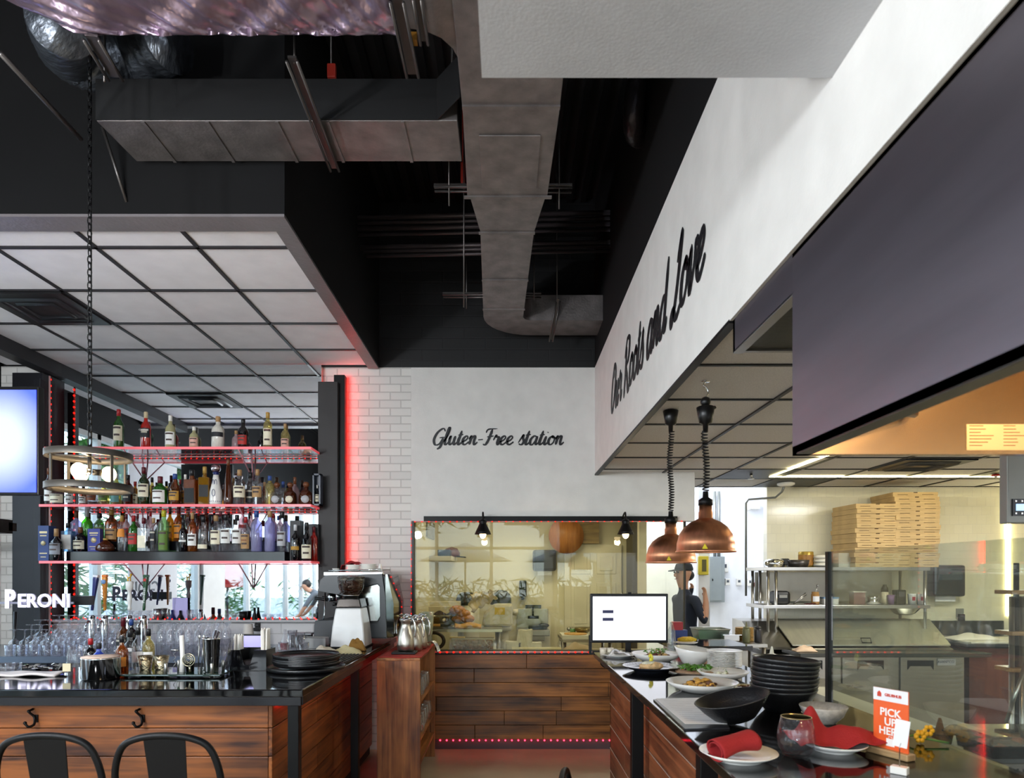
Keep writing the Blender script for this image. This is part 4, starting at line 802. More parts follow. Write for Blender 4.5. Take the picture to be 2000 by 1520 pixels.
# beer taps
def tap(px, label, hz, builder, lean=0):
    x = X(px, 5.72); t = thing('beer_tap', label, 'beer tap', (x, 5.72, 1.0055), 0, 'beer taps on the back bar')
    part('faucet', MB().tube([(0, 0, .24), (0, -.05, .25), (0, -.09, .21), (0, -.09, .17)], [.013, .012, .011, .009], 8), chrome, t)
    part('column', MB().lathe([(.045, 0), (.04, .012), (.03, .02), (.03, .26), (.024, .29), (.012, .30)], seg=18), chrome, t)
    h = thing('h', None, None) if 0 else None
    builder(t, hz, lean); return t
def handle_paddle(col, tip, badge=None, txt=None, tcol='eeeeee'):
    def f(t, hz, lean):
        mt = Matrix.Translation((0, 0, hz)) @ Matrix.Rotation(lean, 4, 'Y'); mb = MB()
        pr = [(.012, 0), (.014, .03), (.012, .06), (.022, .22), (.026, .27), (.022, .30)]
        a = MB().lathe(pr, seg=4, sy=.8); a.v = [tuple(mt @ Matrix.Rotation(PI/4, 4, 'Z') @ Vector(v)) for v in a.v]; hd = part('tap_handle', a, M('tap_'+col, col, .3), t, bevel=.003)
        b = MB().box(-.021, .021, -.018, .018, .285, .305); b.v = [tuple(mt @ Vector(v)) for v in b.v]; part('tip', b, M('tap_'+tip, tip, .35), t, bevel=.004)
        if badge: b = MB().lathe([(0, .003), (.019, .003), (.019, 0)], (0, 0, 0), 16, (0, -1, 0)); b.v = [tuple(mt @ (Vector(v)+Vector((0, -.02, .245)))) for v in b.v]; part('badge', b, M('badge_'+badge, badge, .4), t)
        if txt: part('lettering', meshtext(txt, .034, mt @ face((0, -.0185, .13)) @ Matrix.Rotation(PI/2, 4, 'Z'), .001), M('tap_ink_'+tcol, tcol, .5), t)
    return f
def handle_turned(t, hz, lean):
    part('tap_handle', MB().lathe([(.012, 0), (.018, .02), (.012, .035), (.016, .06), (.022, .10), (.014, .14), (.017, .17), (.026, .18), (.03, .2), (.032, .245), (.02, .25)], (0, 0, hz), 18), white, t)
    part('gold_finial', MB().tube(smooth_line([(-.012, 0, hz+.25), (-.014, 0, hz+.275), (.006, 0, hz+.285), (.016, 0, hz+.30)], 4), [.006]*13, 6).ball((.014, 0, hz+.305), .011).tube([(.008, 0, hz+.25), (.006, 0, hz+.285)], .005, 6).tube([(-.012, 0, hz+.275), (-.026, 0, hz+.30)], .004, 6), M('gold_leaf', 'c89a34', .3, .9), t)
H0 = .34
tap(180, 'beer tap with a leaning dark blue and white handle', H0, handle_paddle('1c2a6a', 'e6e6ee', None, None), .12)
tap(205, 'beer tap with an amber yellow handle and a round blue badge', H0, handle_paddle('d88a1c', 'e0762a', '6a8ab8', 'BLUE MOON', 'a85a10'), 0)
tap(253, 'beer tap with a turned white handle and a gold finial', H0, handle_turned)
tap(281, 'beer tap with a leaning green handle and a red star', H0, handle_paddle('1c4a2a', '1c4a2a', None, 'Heineken', 'e8ece8'), .07)
# red star on the green handle
for o in COL.objects:
    if o.get('label', '').startswith('beer tap with a leaning green'):
        mt = Matrix.Translation((0, 0, H0)) @ Matrix.Rotation(.07, 4, 'Y'); pts = [mt @ Vector((.02*(1 if k % 2 == 0 else .42)*math.sin(k*PI/5), -.0225, .262+.02*(1 if k % 2 == 0 else .42)*math.cos(k*PI/5))) for k in range(10)]
        part('star', MB().prism(pts, (0, .003, 0)), M('star_red', 'c8201c', .4), o); break
# bottles standing by the taps
bottle('brown bottle with a black and white label beside the amber tap', (X(228, 5.33), 5.42, 1.006), .30, .098, 'squat', 'cognac', 'dark red', 'black', .08, .44)
bottle('dark blue bottle with a white band beside the white tap', (X(251, 5.38), 5.42, 1.006), .285, .088, 'std', 'black', 'blue', 'white', .1, .2)
for i, (px, py, h, g, lb) in enumerate(((177, 1318, .21, 'black', 'short dark bottle with a red pourer nearest the glass pitcher'), (193, 1322, .19, 'blue', 'blue pour bottle behind the steel ice bucket'), (238, 1316, .22, 'amber', 'orange banded bitters bottle right of the ice bucket'), (254, 1313, .25, 'clear', 'clear pour bottle with a dark pourer left of the steel jigger cups'), (270, 1310, .26, 'clear', 'pour bottle with a white band and dark pourer'), (290, 1309, .25, 'pale gold', 'pale pour bottle with a black pourer behind the steel jigger cups'))):
    bottle(lb, onb(px, py)+Vector((0, .0, 0)), h, .07, 'std', g, 'black' if i else 'red', 'white' if i in (4, 5) else 'orange' if i == 2 else None, .2, .45)
# ledge clutter in front of the mirror
for i, (px, lb, m, h, r) in enumerate(((308, 'steel shaker cup on the ledge under the mirror', steel, .1, .042), (336, 'blue flared bottle cap stopper on the mirror ledge', M('cobalt_collar', '16205c', .3), .09, .035), (352, 'black flared pourer on the mirror ledge', black, .085, .035), (371, 'small clear glass on the mirror ledge', gl2, .09, .033), (475, 'black bowl cup on the mirror ledge', black, .075, .04), (497, 'black hand grinder on the mirror ledge', black, .11, .03))):
    pr = [(r*.8, 0), (r, h)] if m in (steel, gl2) or i == 4 else [(r, 0), (r*.9, .01), (r*.35, h*.6), (r*.32, h)]
    single('ledge_cup' if i in (0, 3, 4) else 'ledge_pourer', MB().lathe(pr, seg=14), m, lb, 'cup' if i in (0, 3, 4) else 'pourer', (X(px, 6.2), 6.205, 1.2355))
single('white_card', MB().box(-.07, .07, 0, .004, 0, .2), M('lilac_card', 'b8b0e0', .7), 'plain lilac card leaning on the mirror ledge', 'card', (X(349, 6.2), 6.225, 1.2355))
# clutter along the bar front
t = thing('ice_bucket', 'polished steel ice bucket with a paper disc on top at the bar front', 'bucket', onb(197, 1326)); r = .098
part('body', MB().lathe([(r*.92, 0), (r, .008), (r, .115), (r*1.02, .12)], seg=32), chrome, t); part('paper_disc', MB().lathe([(r*1.0, .1215), (r*1.0, .126), (r*.5, .130), (0, .131)], seg=28), M('coaster_print', 'd8b8a8', .8, 0, (14, .3)), t)
t = thing('glass_pitcher', 'clear glass pitcher with a cream tag beside the ice bucket', 'pitcher', onb(151, 1320)); part('body', MB().lathe([(.05, 0), (.055, .01), (.052, .12), (.042, .16), (.046, .165)], seg=20, cap=False), gl2, t); part('tag', MB().bx((-.02, -.062, .055), (.045, .004, .045)), M('cream_tag', 'd8cca8', .7), t)
for i, (px, lb) in enumerate(((22, 'low clear glass at the left end of the bar mat'), (8, 'low clear glass half hidden at the far left bar edge'))):
    single('low_glass', MB().lathe([(.035, 0), (.04, .006), (.043, .05), (.04, .05), (.036, .01)], seg=16), gl2, lb, 'glass', onb(px, 1313)+Vector((0, .02, 0)))
single('bar_mat', MB().sheet(lambda u, v: Vector((X(-20, 3.9)+(X(128, 3.9)-X(-20, 3.9))*u, 3.80+.12*v, BT+.012+.006*math.sin(11*u)*math.sin(5*v+1))), 24, 6), M('bar_mat_white', 'd8d0cc', .8), 'folded white bar cloth along the far left bar edge', 'cloth', (X(50, 3.85), 3.86, BT), world=True, solid=.012)
mb = MB()
random.seed(11)
for k in range(14): mb.bx(onb(45+k*5, 1309)+Vector((0, .03*R_(-1, 1), .012+.012*R_(0, 1))), (.03, .05, .003), Matrix.Rotation(R_(-.7, .7), 3, 'X') @ Matrix.Rotation(R_(-1, 1), 3, 'Z'))
single('foil_packets', mb, chrome, 'pile of shiny foil packets behind the white bar cloth', 'packets', onb(80, 1309), world=True)
for i, (px, lb) in enumerate(((284, 'faceted steel jigger cup left of the tool tray'), (315, 'faceted steel jigger cup right beside the tool tray'))):
    single('jigger_cup', MB().lathe([(.026, 0), (.030, .01), (.045, .10), (.043, .10), (.028, .012)], seg=12), M('jigger_hammered', 'a89c80', .2, 1, (30, .3), bump=(60, .4)), lb, 'cup', onb(px, 1314))
t = thing('tool_tray', 'dark green glass tray with four short steel posts at the bar front', 'tray', onb(345, 1321))
part('plate', MB().box(X(245, 3.88)-t.location.x, X(446, 3.88)-t.location.x, -.07, .12, .008, .02), glass('green_tray_glass', '1e3a2e', .15, .6), t, bevel=.003)
for px, dy in ((331, -.05), (420, -.05), (331, .1), (420, .1)): part('post', MB().lathe([(.009, 0), (.009, .075), (.006, .08)], (X(px, 3.83)-t.location.x, dy, .0), 10), steel, t)
tz = BT+.0215; b0 = t.location
def tl(px, dy=.02): return Vector((X(px, b0.y+dy), b0.y+dy, tz))
single('muddler', MB().tube([(0, 0, 0), (.002, .0, .08), (-.004, 0, .21)], [.017, .013, .012], 12), white, 'white muddler standing upright on the tool tray', 'muddler', tl(356))
mb = MB(); mb.tube([Vector((.035*math.cos(a), -.01+.002*math.sin(a), .075+.035*math.sin(a))) for a in [i*2*PI/24 for i in range(24)]], .003, 5, True)
mb.tube([Vector(((.008+.0008*i)*math.cos(i*.6), -.012, .075+(.008+.0008*i)*math.sin(i*.6))) for i in range(28)], .0022, 5).tube([(0, 0, .045), (.004, .0, 0)], .006, 6)
single('strainer', mb, M('strainer_steel', 'b0a68c', .2, 1), 'coiled round cocktail strainer propped on the tool tray', 'strainer', tl(370, -.02))
single('shaker_tin', MB().lathe([(.036, 0), (.038, .006), (.05, .19), (.052, .195), (.049, .195), (.036, .01)], seg=24), chrome, 'tall polished shaker tin on the tool tray', 'shaker', tl(413, .03))
mb = MB().tube([(-.03, 0, 0), (.035, .01, .235)], [.006, .008], 6).tube([(-.01, .0, 0), (.052, .01, .228)], [.006, .009], 6); single('tongs', mb, chrome, 'steel bar tongs leaning out of the shaker tin', 'tongs', tl(409, .03)+Vector((0, 0, .004)))
mb = MB()
for k in range(2): mb.tube([(.018*k-.01, .01, 0), (.025*k-.012, .03, .19)], .003, 5).ball((.025*k-.012, .03, .195), .009, 8, 6, (1, .4, 1.4))
single('bar_spoons', mb, steel, 'pair of long bar spoons behind the round strainer', 'spoon', tl(389, .06)); single('corkscrew', MB().tube([Vector((.006*math.cos(i*.9), .006*math.sin(i*.9), .012+.005*i)) for i in range(22)], .002, 5).tube([(-.02, 0, .125), (.02, 0, .125)], .006, 6), steel, 'small corkscrew standing at the left tray post', 'corkscrew', tl(341, .02)); single('steel_cup', MB().lathe([(.022, 0), (.024, .06), (.027, .062)], seg=16), M('dark_tin', '4a4a4c', .2, 1), 'small dark steel cup under the strainer', 'cup', tl(371, .04))
single('plastic_cone', MB().lathe([(.03, 0), (.055, .2), (.053, .2), (.028, .004)], seg=18), gl2, 'clear plastic cup cone right of the shaker tin', 'cup', onb(437, 1312))
# napkin and straw caddy
t = thing('bar_caddy', 'black napkin caddy with a V cut front and white paper straws', 'caddy', onb(484, 1310)); w_ = .115
part('base', MB().box(-w_, w_, -.01, .15, 0, .006), blackp, t)
part('front_panel', MB().prism([(-w_, -.012, .004), (w_, -.012, .004), (w_, -.012, .125), (.045, -.012, .125), (.018, -.012, .035), (-.018, -.012, .035), (-.045, -.012, .125), (-w_, -.012, .125)], (0, .004, 0)), M('caddy_black', '0f0f12', .12, coat=.5), t)
mb = MB()
for x in (-w_, -.05, .05, w_-.004): mb.box(x, x+.004, -.01, .15, .004, .125)
mb.box(-w_, w_, .146, .15, .004, .125); part('divider', mb, blackp, t)
for k, sx in enumerate((-.083, .083)):
    mb = MB(); random.seed(k)
    for i in range(26): x = sx+R_(-.022, .022); y = .06+R_(-.04, .04); mb.tube([(x, y, .012), (x+R_(-.006, .006), y+R_(-.004, .004), .205+.04*k+R_(-.012, .01))], .0044, 5)
    o = single('paper_straws', mb, M('straw_white', 'f2ece2', .7), 'bundle of white paper straws in the %s slot of the black caddy' % ('left' if k == 0 else 'right, taller'), 'straws', t.location, world=False); o['kind'] = 'stuff'
single('napkin_stack', MB().box(-.045, .045, .01, .14, .007, .055), M('napkin_dark', '2a2224', .9), 'stack of dark napkins inside the black caddy', 'napkins', t.location)
t = thing('tablet', 'small tablet with a lilac screen behind the straw caddy', 'tablet', onb(491, 1296)); part('casing', MB().box(-.085, .085, .02, .03, .0, .19), blackp, t, bevel=.004); part('screen', MB().box(-.08, .08, .017, .02, .07, .178), M('lilac_screen', 'b0a8f0', .3, emit=.35, ecol='b4b0ff'), t); part('stand', MB().prism([(-.05, .03, .1), (-.05, .03, 0), (-.05, .1, 0)], (.1, 0, 0)), blackp, t)
t = thing('tablet', 'dark edged tablet seen edge on left of the straw caddy', 'tablet', onb(446, 1300)); part('casing', MB().prism([(-.03, 0, .0), (-.022, 0, .0), (.02, 0, .16), (.012, 0, .16)], (0, .12, 0)), blackp, t); part('screen', MB().prism([(-.031, 0.005, .01), (-.030, .005, .01), (.009, .005, .15), (.008, .005, .15)], (0, .11, 0)), M('lilac_screen', 'b0a8f0', .3, emit=.35, ecol='b4b0ff'), t)
# round trays
c = onb(599, 1308); trm = M('black_tray', '0f0f11', .35, bump=(200, .1)); trt = M('tray_reddish', '3a2422', .4)
for i in range(6):
    t = thing('serving_tray', 'round black serving tray, %s from the bottom of the stack' % ORD[i] if i < 5 else 'round black serving tray with a worn reddish face on top of the stack', 'tray', (c.x+.004*math.sin(i*2), c.y, BT+.0005+(.0 if i == 0 else .028+.0115*(i-1))), 0, 'stack of round trays on the bar')
    r = .232 if i == 0 else .198
    part('rim', MB().lathe([(r*.93, 0), (r*.985, .004), (r, .022), (r*.985, .026), (r*.95, .012), (r*.94, .006)], seg=48), trm, t); part('face', MB().lathe([(r*.94, .005), (r*.94, .0065)], seg=40), trt if i == 5 else trm, t)
# coffee grinder
t = thing('coffee_grinder', 'white coffee grinder with a clear hopper full of dark beans', 'coffee grinder', onb(686, 1263), .0)
gw = M('grinder_white', 'dcdcda', .3, coat=.4)
mb = MB(); secs = [(.135, .0, .16), (.138, .012, .162), (.125, .17, .145), (.103, .315, .12)]
vs = []
for a, z, b in secs: vs += [(-a, -b*.8, z), (a, -b*.8, z), (a, b, z), (-a, b, z)]
fs = [(0, 3, 2, 1)]+[(4*j+i, 4*j+(i+1) % 4, 4*j+4+(i+1) % 4, 4*j+4+i) for j in range(3) for i in range(4)]+[(12, 13, 14, 15)]
part('body', mb.add(vs, fs), gw, t, bevel=.025)
part('base_plate', MB().box(-.14, .145, -.13, .16, .0, .012), blackp, t, bevel=.004)
mb = MB(); vs = [(-.104, -.098, .317), (.104, -.098, .317), (.104, .12, .317), (-.104, .12, .317), (-.085, -.085, .39), (.085, -.085, .39), (.09, .11, .39), (-.09, .11, .39)]
part('collar', mb.add(vs, [(0, 3, 2, 1), (0, 1, 5, 4), (1, 2, 6, 5), (2, 3, 7, 6), (3, 0, 4, 7), (4, 5, 6, 7)]), M('grinder_dark_chrome', '1a1614', .2, .5), t, bevel=.008)
part('neck', MB().lathe([(.055, .388), (.055, .41), (.065, .415)], seg=24), steel, t)
part('hopper', MB().lathe([(.055, .41), (.075, .425), (.098, .47), (.106, .53), (.107, .555)], seg=28, cap=False), glass('hopper_glass', 'e8dcd0', .10), t)
part('hopper_lid', MB().lathe([(.108, .553), (.11, .56), (.108, .568), (.05, .571)], seg=28), glass('lid_smoke', '3a3430', .15, .8), t)
mb = MB(); random.seed(2)
for _ in range(420):
    a = R_(0, 2*PI); zz = R_(.42, .535); rr = (.062 if zz < .43 else .09 if zz < .47 else .097)*math.sqrt(R_(.3, 1)); mb.ball((rr*math.cos(a), rr*math.sin(a), zz), .0062, 5, 4, (1.3, .8, .8))
o = part('coffee_beans', mb.lathe([(.05, .414), (.085, .46), (.092, .53), (0, .537)], seg=16), M('coffee_bean', '2a160c', .4, island=.5), t); o['kind'] = 'stuff'
part('knob', MB().cyl((-.1, -.06, .345), (-.13, -.08, .345), .014), blackp, t)
# espresso machine, its right end towards the camera
t = thing('espresso_machine', 'dark grey espresso machine with a silver curved side inset', 'espresso machine', (-1.35, 5.85, BT+.0005))
em = M('machine_graphite', '2e3032', .35, .3, (6, .1)); y0, y1 = 5.58, 6.13
zz = lambda py: Z(py, 5.58); xx = lambda px: X(px, 5.58)
poly = [(xx(620), zz(1154)), (xx(626), zz(1133)), (xx(636), zz(1124)), (xx(746), zz(1121)), (xx(752), zz(1165)), (xx(754), zz(1245)), (xx(700), zz(1245)), (xx(697), zz(1222)), (xx(738), zz(1217)), (xx(743), zz(1205)), (xx(742), zz(1145)), (xx(738), zz(1140)), (xx(710), zz(1146)), (xx(680), zz(1160)), (xx(658), zz(1161))]
part('end_frame', MB().prism([(x, y0, z) for x, z in poly], (0, .03, 0)), em, t, True)
part('body', MB().prism([(x, y0+.03, z) for x, z in [(xx(622), zz(1153)), (xx(638), zz(1125)), (xx(752), zz(1122)), (xx(756), zz(1248)), (xx(672), zz(1248)), (xx(672), zz(1165))]], (0, y1-y0-.03, 0)), M('machine_dark', '1a1b1d', .3, .4), t, True)
part('silver_inset', MB().prism([(x, y0+.005, z) for x, z in [(xx(690), zz(1160)), (xx(712), zz(1148)), (xx(737), zz(1142)), (xx(741), zz(1146)), (xx(742), zz(1204)), (xx(737), zz(1213)), (xx(690), zz(1213))]], (0, .022, 0)), M('inset_silver', 'b8b8b4', .14, 1), t, True)
part('back_panel', MB().prism([(xx(752), y0+.02, zz(1122)), (xx(756), y0+.02, zz(1122)), (xx(768), y0+.02, zz(1180)), (xx(768), y0+.02, zz(1246)), (xx(752), y0+.02, zz(1246))], (0, y1-y0, 0)), M('machine_glossy', '8a8a86', .06, 1), t, True)
part('drip_tray', MB().prism([(x, y0+.02, z) for x, z in [(xx(612), zz(1222)), (xx(614), zz(1213)), (xx(672), zz(1210)), (xx(672), zz(1248)), (xx(611), zz(1248))]], (0, y1-y0-.04, 0)), em, t, True, bevel=.004)
part('cup_rail', MB().tube([(xx(640), y0+.03, zz(1115)), (xx(742), y0+.03, zz(1112)), (xx(752), y0+.03, zz(1128))], .005, 6).tube([(xx(640), y1-.05, zz(1115)), (xx(742), y1-.05, zz(1112))], .005, 6).box(xx(630), xx(745), y0+.04, y1-.03, zz(1124), zz(1118)), chrome, t, True)
for yy in (5.72, 5.95):
    part('group_head', MB().cyl((xx(640), yy, zz(1160)), (xx(640), yy, zz(1176)), .035), chrome, t, True); part('portafilter', MB().tube([(xx(640), yy, zz(1174)), (xx(606), yy-.01, zz(1170))], [.014, .012], 8), blackp, t, True)
part('steam_wand', MB().tube([(xx(632), 5.63, zz(1158)), (xx(632), 5.61, zz(1200)), (xx(630), 5.60, zz(1212))], .006, 6), chrome, t, True)
for px, n, lb, ww in ((690, 8, 'left', .068), (719, 9, 'right', .075)):
    for i in range(n):
        single('saucer', MB().lathe([(ww*.55, 0), (ww, .007), (ww*.98, .009), (ww*.5, .003)], seg=24), white, 'white saucer, %s from the bottom of the %s stack on the espresso machine' % (ORD[i], lb), 'saucer', (X(px, 5.75), 5.75, Z(1118, 5.58)+.003+.0075*i), group='saucers on the espresso machine')
single('saucer_cup', MB().lathe([(.02, 0), (.03, .025), (.032, .03), (.028, .03), (.018, .004)], seg=16), white, 'small white cup upside left of the saucer stacks', 'cup', (X(656, 5.72), 5.72, Z(1118, 5.58)+.003)); single('salt_shaker', MB().lathe([(.02, 0), (.022, .03), (.014, .05), (.018, .062), (.0, .075)], seg=14), white, 'little white knobbed jar at the right of the saucer stacks', 'jar', (X(742, 5.75), 5.75, Z(1118, 5.58)+.003))
single('red_cloth', MB().sheet(lambda u, v: Vector(((u-.5)*.22, (v-.5)*.16, .045+.055*math.sin(PI*u)*(.6+.4*math.sin(PI*v))+.006*math.sin(14*u+6*v)-.05*(1 if u < .07 else 0))), 18, 10), M('dark_red_cloth', '8c141c', .85), 'folded dark red cloth on top of the espresso machine behind the saucers', 'cloth', (X(690, 5.98), 5.98, Z(1118, 5.58)+.0), solid=.006)
# right part of the bar: pans, cloths, mats, glasses, cups
single('steel_pan', MB().box(-.09, .09, -.05, .05, 0, .004).box(-.09, -.086, -.05, .05, 0, .085).box(.086, .09, -.05, .05, 0, .085).box(-.09, .09, -.05, -.046, 0, .085).box(-.09, .09, .046, .05, 0, .085).box(-.098, .098, -.058, -.048, .083, .087).box(-.098, .098, .048, .058, .083, .087), steel, 'small square steel pan left of the white grinder', 'pan', onb(617, 1266), bevel=.002)
def heap(w, d, h, s): return MB().sheet(lambda u, v: Vector(((u-.5)*w, (v-.5)*d, h*(math.sin(PI*u)*math.sin(PI*v))**.7*(1+.28*math.sin(11*u+s)*math.sin(8*v+s))+.003)), 20, 14)
single('bar_towel', heap(.2, .16, .06, 1), M('towel_cream', 'cfc6b4', .9, bump=(120, .3)), 'crumpled cream bar towel behind the round trays', 'towel', onb(634, 1281), solid=.004)
single('bar_towel', heap(.22, .12, .05, 3), M('towel_yellowish', 'd0c498', .9, bump=(120, .3)), 'rolled pale yellow towel in front of the grinder', 'towel', onb(678, 1277)+Vector((.0, -.02, 0)), rz=.25, solid=.004)
single('bar_towel', heap(.14, .08, .085, 5), M('towel_ochre', '8a6428', .9, bump=(120, .3)), 'ochre brown cloth heaped at the grinder foot', 'towel', onb(690, 1272)+Vector((.02, .02, 0)), solid=.004)
mb = MB().box(-.12, .12, -.24, .24, 0, .012)
for k in range(9): mb.box(-.112+.026*k, -.1+.026*k, -.235, .235, .012, .018)
single('rubber_bar_mat', mb, black, 'black ribbed rubber mat between the trays and the grinder', 'mat', onb(660, 1290), rz=-.05)
for i, (px, py, h, lb) in enumerate(((571, 1276, .17, 'tall clear mixing glass left of the steel pan'), (586, 1279, .16, 'clear etched glass beside the mixing glass'), (594, 1282, .10, 'short clear glass in front of the steel pan'), (553, 1279, .09, 'low clear glass right of the straw caddy'))):
    single('bar_glass', MB().lathe([(.028, 0), (.032, .006), (.036, h), (.033, h), (.029, .012)], seg=16), gl2, lb, 'glass', onb(px, py))
t = thing('spray_bottle', 'small clear bottle with a red and blue label between straws and glasses', 'bottle', onb(557, 1274)); part('body', MB().lathe([(.03, 0), (.034, .01), (.034, .08), (.012, .13), (.01, .17)], seg=16), gl2, t); part('label', MB().lathe([(.0346, .02), (.0346, .07)], seg=14, arc=(-PI/2-1.2, -PI/2+1.2), cap=False), M('label_red_blue', 'a03a48', .5, 0, (30, .5)), t)
c0 = None
for i in range(5):
    lb = 'white paper cup, %s from the bottom of the upturned stack at the tiled splash' % ORD[i]; loc = (X(485, 5.9), 5.9, 1.006+.02*i)
    if c0 is None: c0 = single('paper_cup', MB().lathe([(.052, 0), (.05, .006), (.036, .13), (.0, .131)], seg=20), M('cup_cream', 'd8cfc6', .7), lb, 'cup', loc, group='upturned paper cups on the back bar')
    else: dup(c0, loc, None, lb)
t = thing('power_outlet', 'black power outlet with a plugged cable on the tiled splash', 'outlet', (X(503, 6.23), 6.238, Z(1225, 6.23))); part('plate', MB().box(-.025, .025, -.006, 0, -.04, .04), blackp, t, bevel=.003); part('plug', MB().box(-.03, .025, -.04, -.006, -.035, -.005).box(-.02, .02, -.035, -.006, .005, .03), blackp, t, bevel=.004); part('cable', MB().tube(smooth_line([(-.02, -.03, -.02), (-.06, -.04, -.05), (-.075, -.05, -.13), (-.08, -.05, -.21)], 5), .005, 6), blackp, t)
t = thing('card_terminal', 'dark receipt printer on the back bar left of the espresso machine', 'printer', (X(590, 5.9), 5.9, 1.006)); part('casing', MB().box(-.08, .08, -.06, .06, 0, .12), blackp, t, bevel=.008); part('top_tray', MB().box(-.1, .1, -.07, .06, .121, .135), M('tray_grey', '8a8c90', .4), t)
# ================================================================ the pass counter
passwood = wood('pass_plank', '3c190a', '8a5030', 1)
t = thing('pass_counter', 'long pass counter with stained plank side and glossy black stone top', 'counter', (1.1, 3.2, 0))
part('countertop', MB().prism([(.649, 5.02, BT-.035), (.649, 1.3, BT-.035), (1.52, 1.3, BT-.035), (1.52, 5.02, BT-.035)], (0, 0, .035)), granite, t, True, bevel=.004)
mb = MB(); seam = MB(); zs = [.0, .165, .33, .495, .66, .825, .99]
for i in range(6):
    y = 5.0
    for c in ((3.9, 1.3) if i % 2 else (4.4, 2.7, 1.3)): mb.box(.77, .79, c+.002, y, zs[i]+.035, zs[i+1]+.028); y = c
    seam.box(.766, .77, 1.3, 4.995, zs[i]+.033, zs[i]+.0355)
part('side_panel', mb, passwood, t, True, bevel=.003)
part('seam_line', seam, M('seam_pale', 'b8a090', .6), t, True)
part('carcass', MB().box(.79, 1.5, 1.3, 4.98, 0, BT-.036), M('pass_carcass', '141010', .7), t, True)
part('end_panel', MB().box(.77, 1.5, 4.98, 5.0, 0, BT-.036), wood('pass_end', '3c190a', '8a5030', 0), t, True)
for d in (3.63, 2.36): part('post', MB().box(.672, .735, d-.03, d+.03, 0, BT-.035), black, t, True, bevel=.003)
part('coat_hook', MB().tube(smooth_line([(.77, 4.9, .99), (.72, 4.9, .975), (.69, 4.9, 1.0), (.70, 4.9, 1.02)], 4), .008, 6), black, t, True)
t = thing('glass_partition', 'clear glass sneeze guard with a black post on the right of the pass', 'partition', (1.49, 2.4, BT))
part('pane', MB().box(1.487, 1.493, 1.15, 3.10, BT, 1.757), glass('guard_glass', 'eaeee8', .10, .03, .01, .6), t, True)
part('post', MB().box(1.478, 1.502, 3.09, 3.115, BT, 1.757), black, t, True)
# ---- dishes
def onp(px, py): x, d = on(px, py, BT); return Vector((x, d, BT+.0005))
food = lambda n, c: M('food_'+n, c, .6, 0, (40, .35), bump=(60, .4))
def plate(name, label, px, py, wp, hgt=.022, m=None, bowl=False, group=None, z=0, foot=.6, cat=None, tilt=None, d=None):
    p = onp(px, py) if d is None else Vector((X(px, d), d, BT+.0005)); r = wp*p.y/F/2; p.z += z
    t = thing(name, label, cat or name.split('_')[-1], p, 0, group)
    if bowl: pr = [(r*foot*.9, 0), (r*foot, .006), (r*.82, hgt*.45), (r, hgt), (r*.985, hgt+.002), (r*.80, hgt*.5), (r*.5, .012), (0, .010)]
    else: pr = [(r*foot, 0), (r*foot, .004), (r*.8, hgt*.5), (r, hgt), (r*.99, hgt+.002), (r*.72, hgt*.45), (r*.55, .008), (0, .007)]
    part('dish', MB().lathe(pr, seg=44), m or white, t)
    if tilt: t.rotation_euler = tilt
    return t, p, r
def rs_heap(t, n, r, h, mats, size, seed, z0=.012, name='food'):
    random.seed(seed)
    for i, m in enumerate(mats):
        mb = MB()
        for _ in range(n):
            a = R_(0, 2*PI); q = r*math.sqrt(R_(0, 1)); zz = z0+h*(1-(q/r)**2)*R_(.4, 1); s = size*R_(.6, 1.3)
            mb.ball((q*math.cos(a), q*math.sin(a), zz), s, 6, 4, (R_(.7, 1.6), R_(.6, 1.2), R_(.4, .8)))
        o = part(name if i == 0 else name+'_topping', mb, m, t); o['kind'] = 'stuff'
def leafy(t, n, r, z0, m, seed, size=.014):
    random.seed(seed); mb = MB()
    for _ in range(n):
        a = R_(0, 2*PI); q = r*math.sqrt(R_(0, 1)); c = Vector((q*math.cos(a), q*math.sin(a), z0+R_(0, .02))); u = Vector((R_(-1, 1), R_(-1, 1), R_(-.2, .9))).normalized()*size; v = u.orthogonal().normalized()*size*.4; mb.quad(c-u, c+v, c+u, c-v)
    o = part('greens', mb, m, t); o['kind'] = 'stuff'
green = M('salad_green', '4a7a24', .5, 0, (30, .4)); plum = food('plum', '5a2420'); beige = food('beige', 'b8945c'); gold = food('golden', 'c8943c'); brownf = food('brown', '5c3820'); cream_f = food('cream', 'e4d6b4'); orange = food('orange', 'd8743c')
darkdish = M('dark_glaze', '1a1c22', .25, coat=.4, noise=(14, .3)); stone = M('matte_black_stoneware', '141416', .38, bump=(120, .12))
t, p, r = plate('dinner_plate', 'white plate wrapped in clear film at the far end of the pass', 1208, 1283, 68, .018); part('clear_film', heap(r*1.6, r*1.4, .045, 4), glass('cling_film', 'f4f6f8', .2, .06, .1), t)
t, p, r = plate('salad_bowl', 'wide white bowl of salad near the screen', 1282, 1292, 96, .055, bowl=True); rs_heap(t, 22, r*.5, .045, [plum, beige], .012, 1, .03); leafy(t, 50, r*.5, .06, green, 1)
t, p, r = plate('dinner_plate', 'dark plate with a filled roll topped by a lemon curl', 1272, 1311, 112, .032, darkdish); part('roll', MB().ball((0, 0, .03), .055, 16, 10, (1.35, .8, .5)), food('crust', 'd8a878'), t); part('cream_sauce', MB().ball((-.015, -.005, .045), .036, 12, 8, (1.3, .8, .45)), cream_f, t); part('lemon_curl', MB().tube(smooth_line([(-.01, 0, .055), (.006, 0, .078), (-.004, .004, .098), (-.012, 0, .082)], 5), .007, 8).ball((0, 0, .07), .013, 8, 6), M('lemon_yellow', 'd8cc3c', .4), t); leafy(t, 14, .04, .03, green, 3); rs_heap(t, 6, .07, .01, [orange], .008, 5)
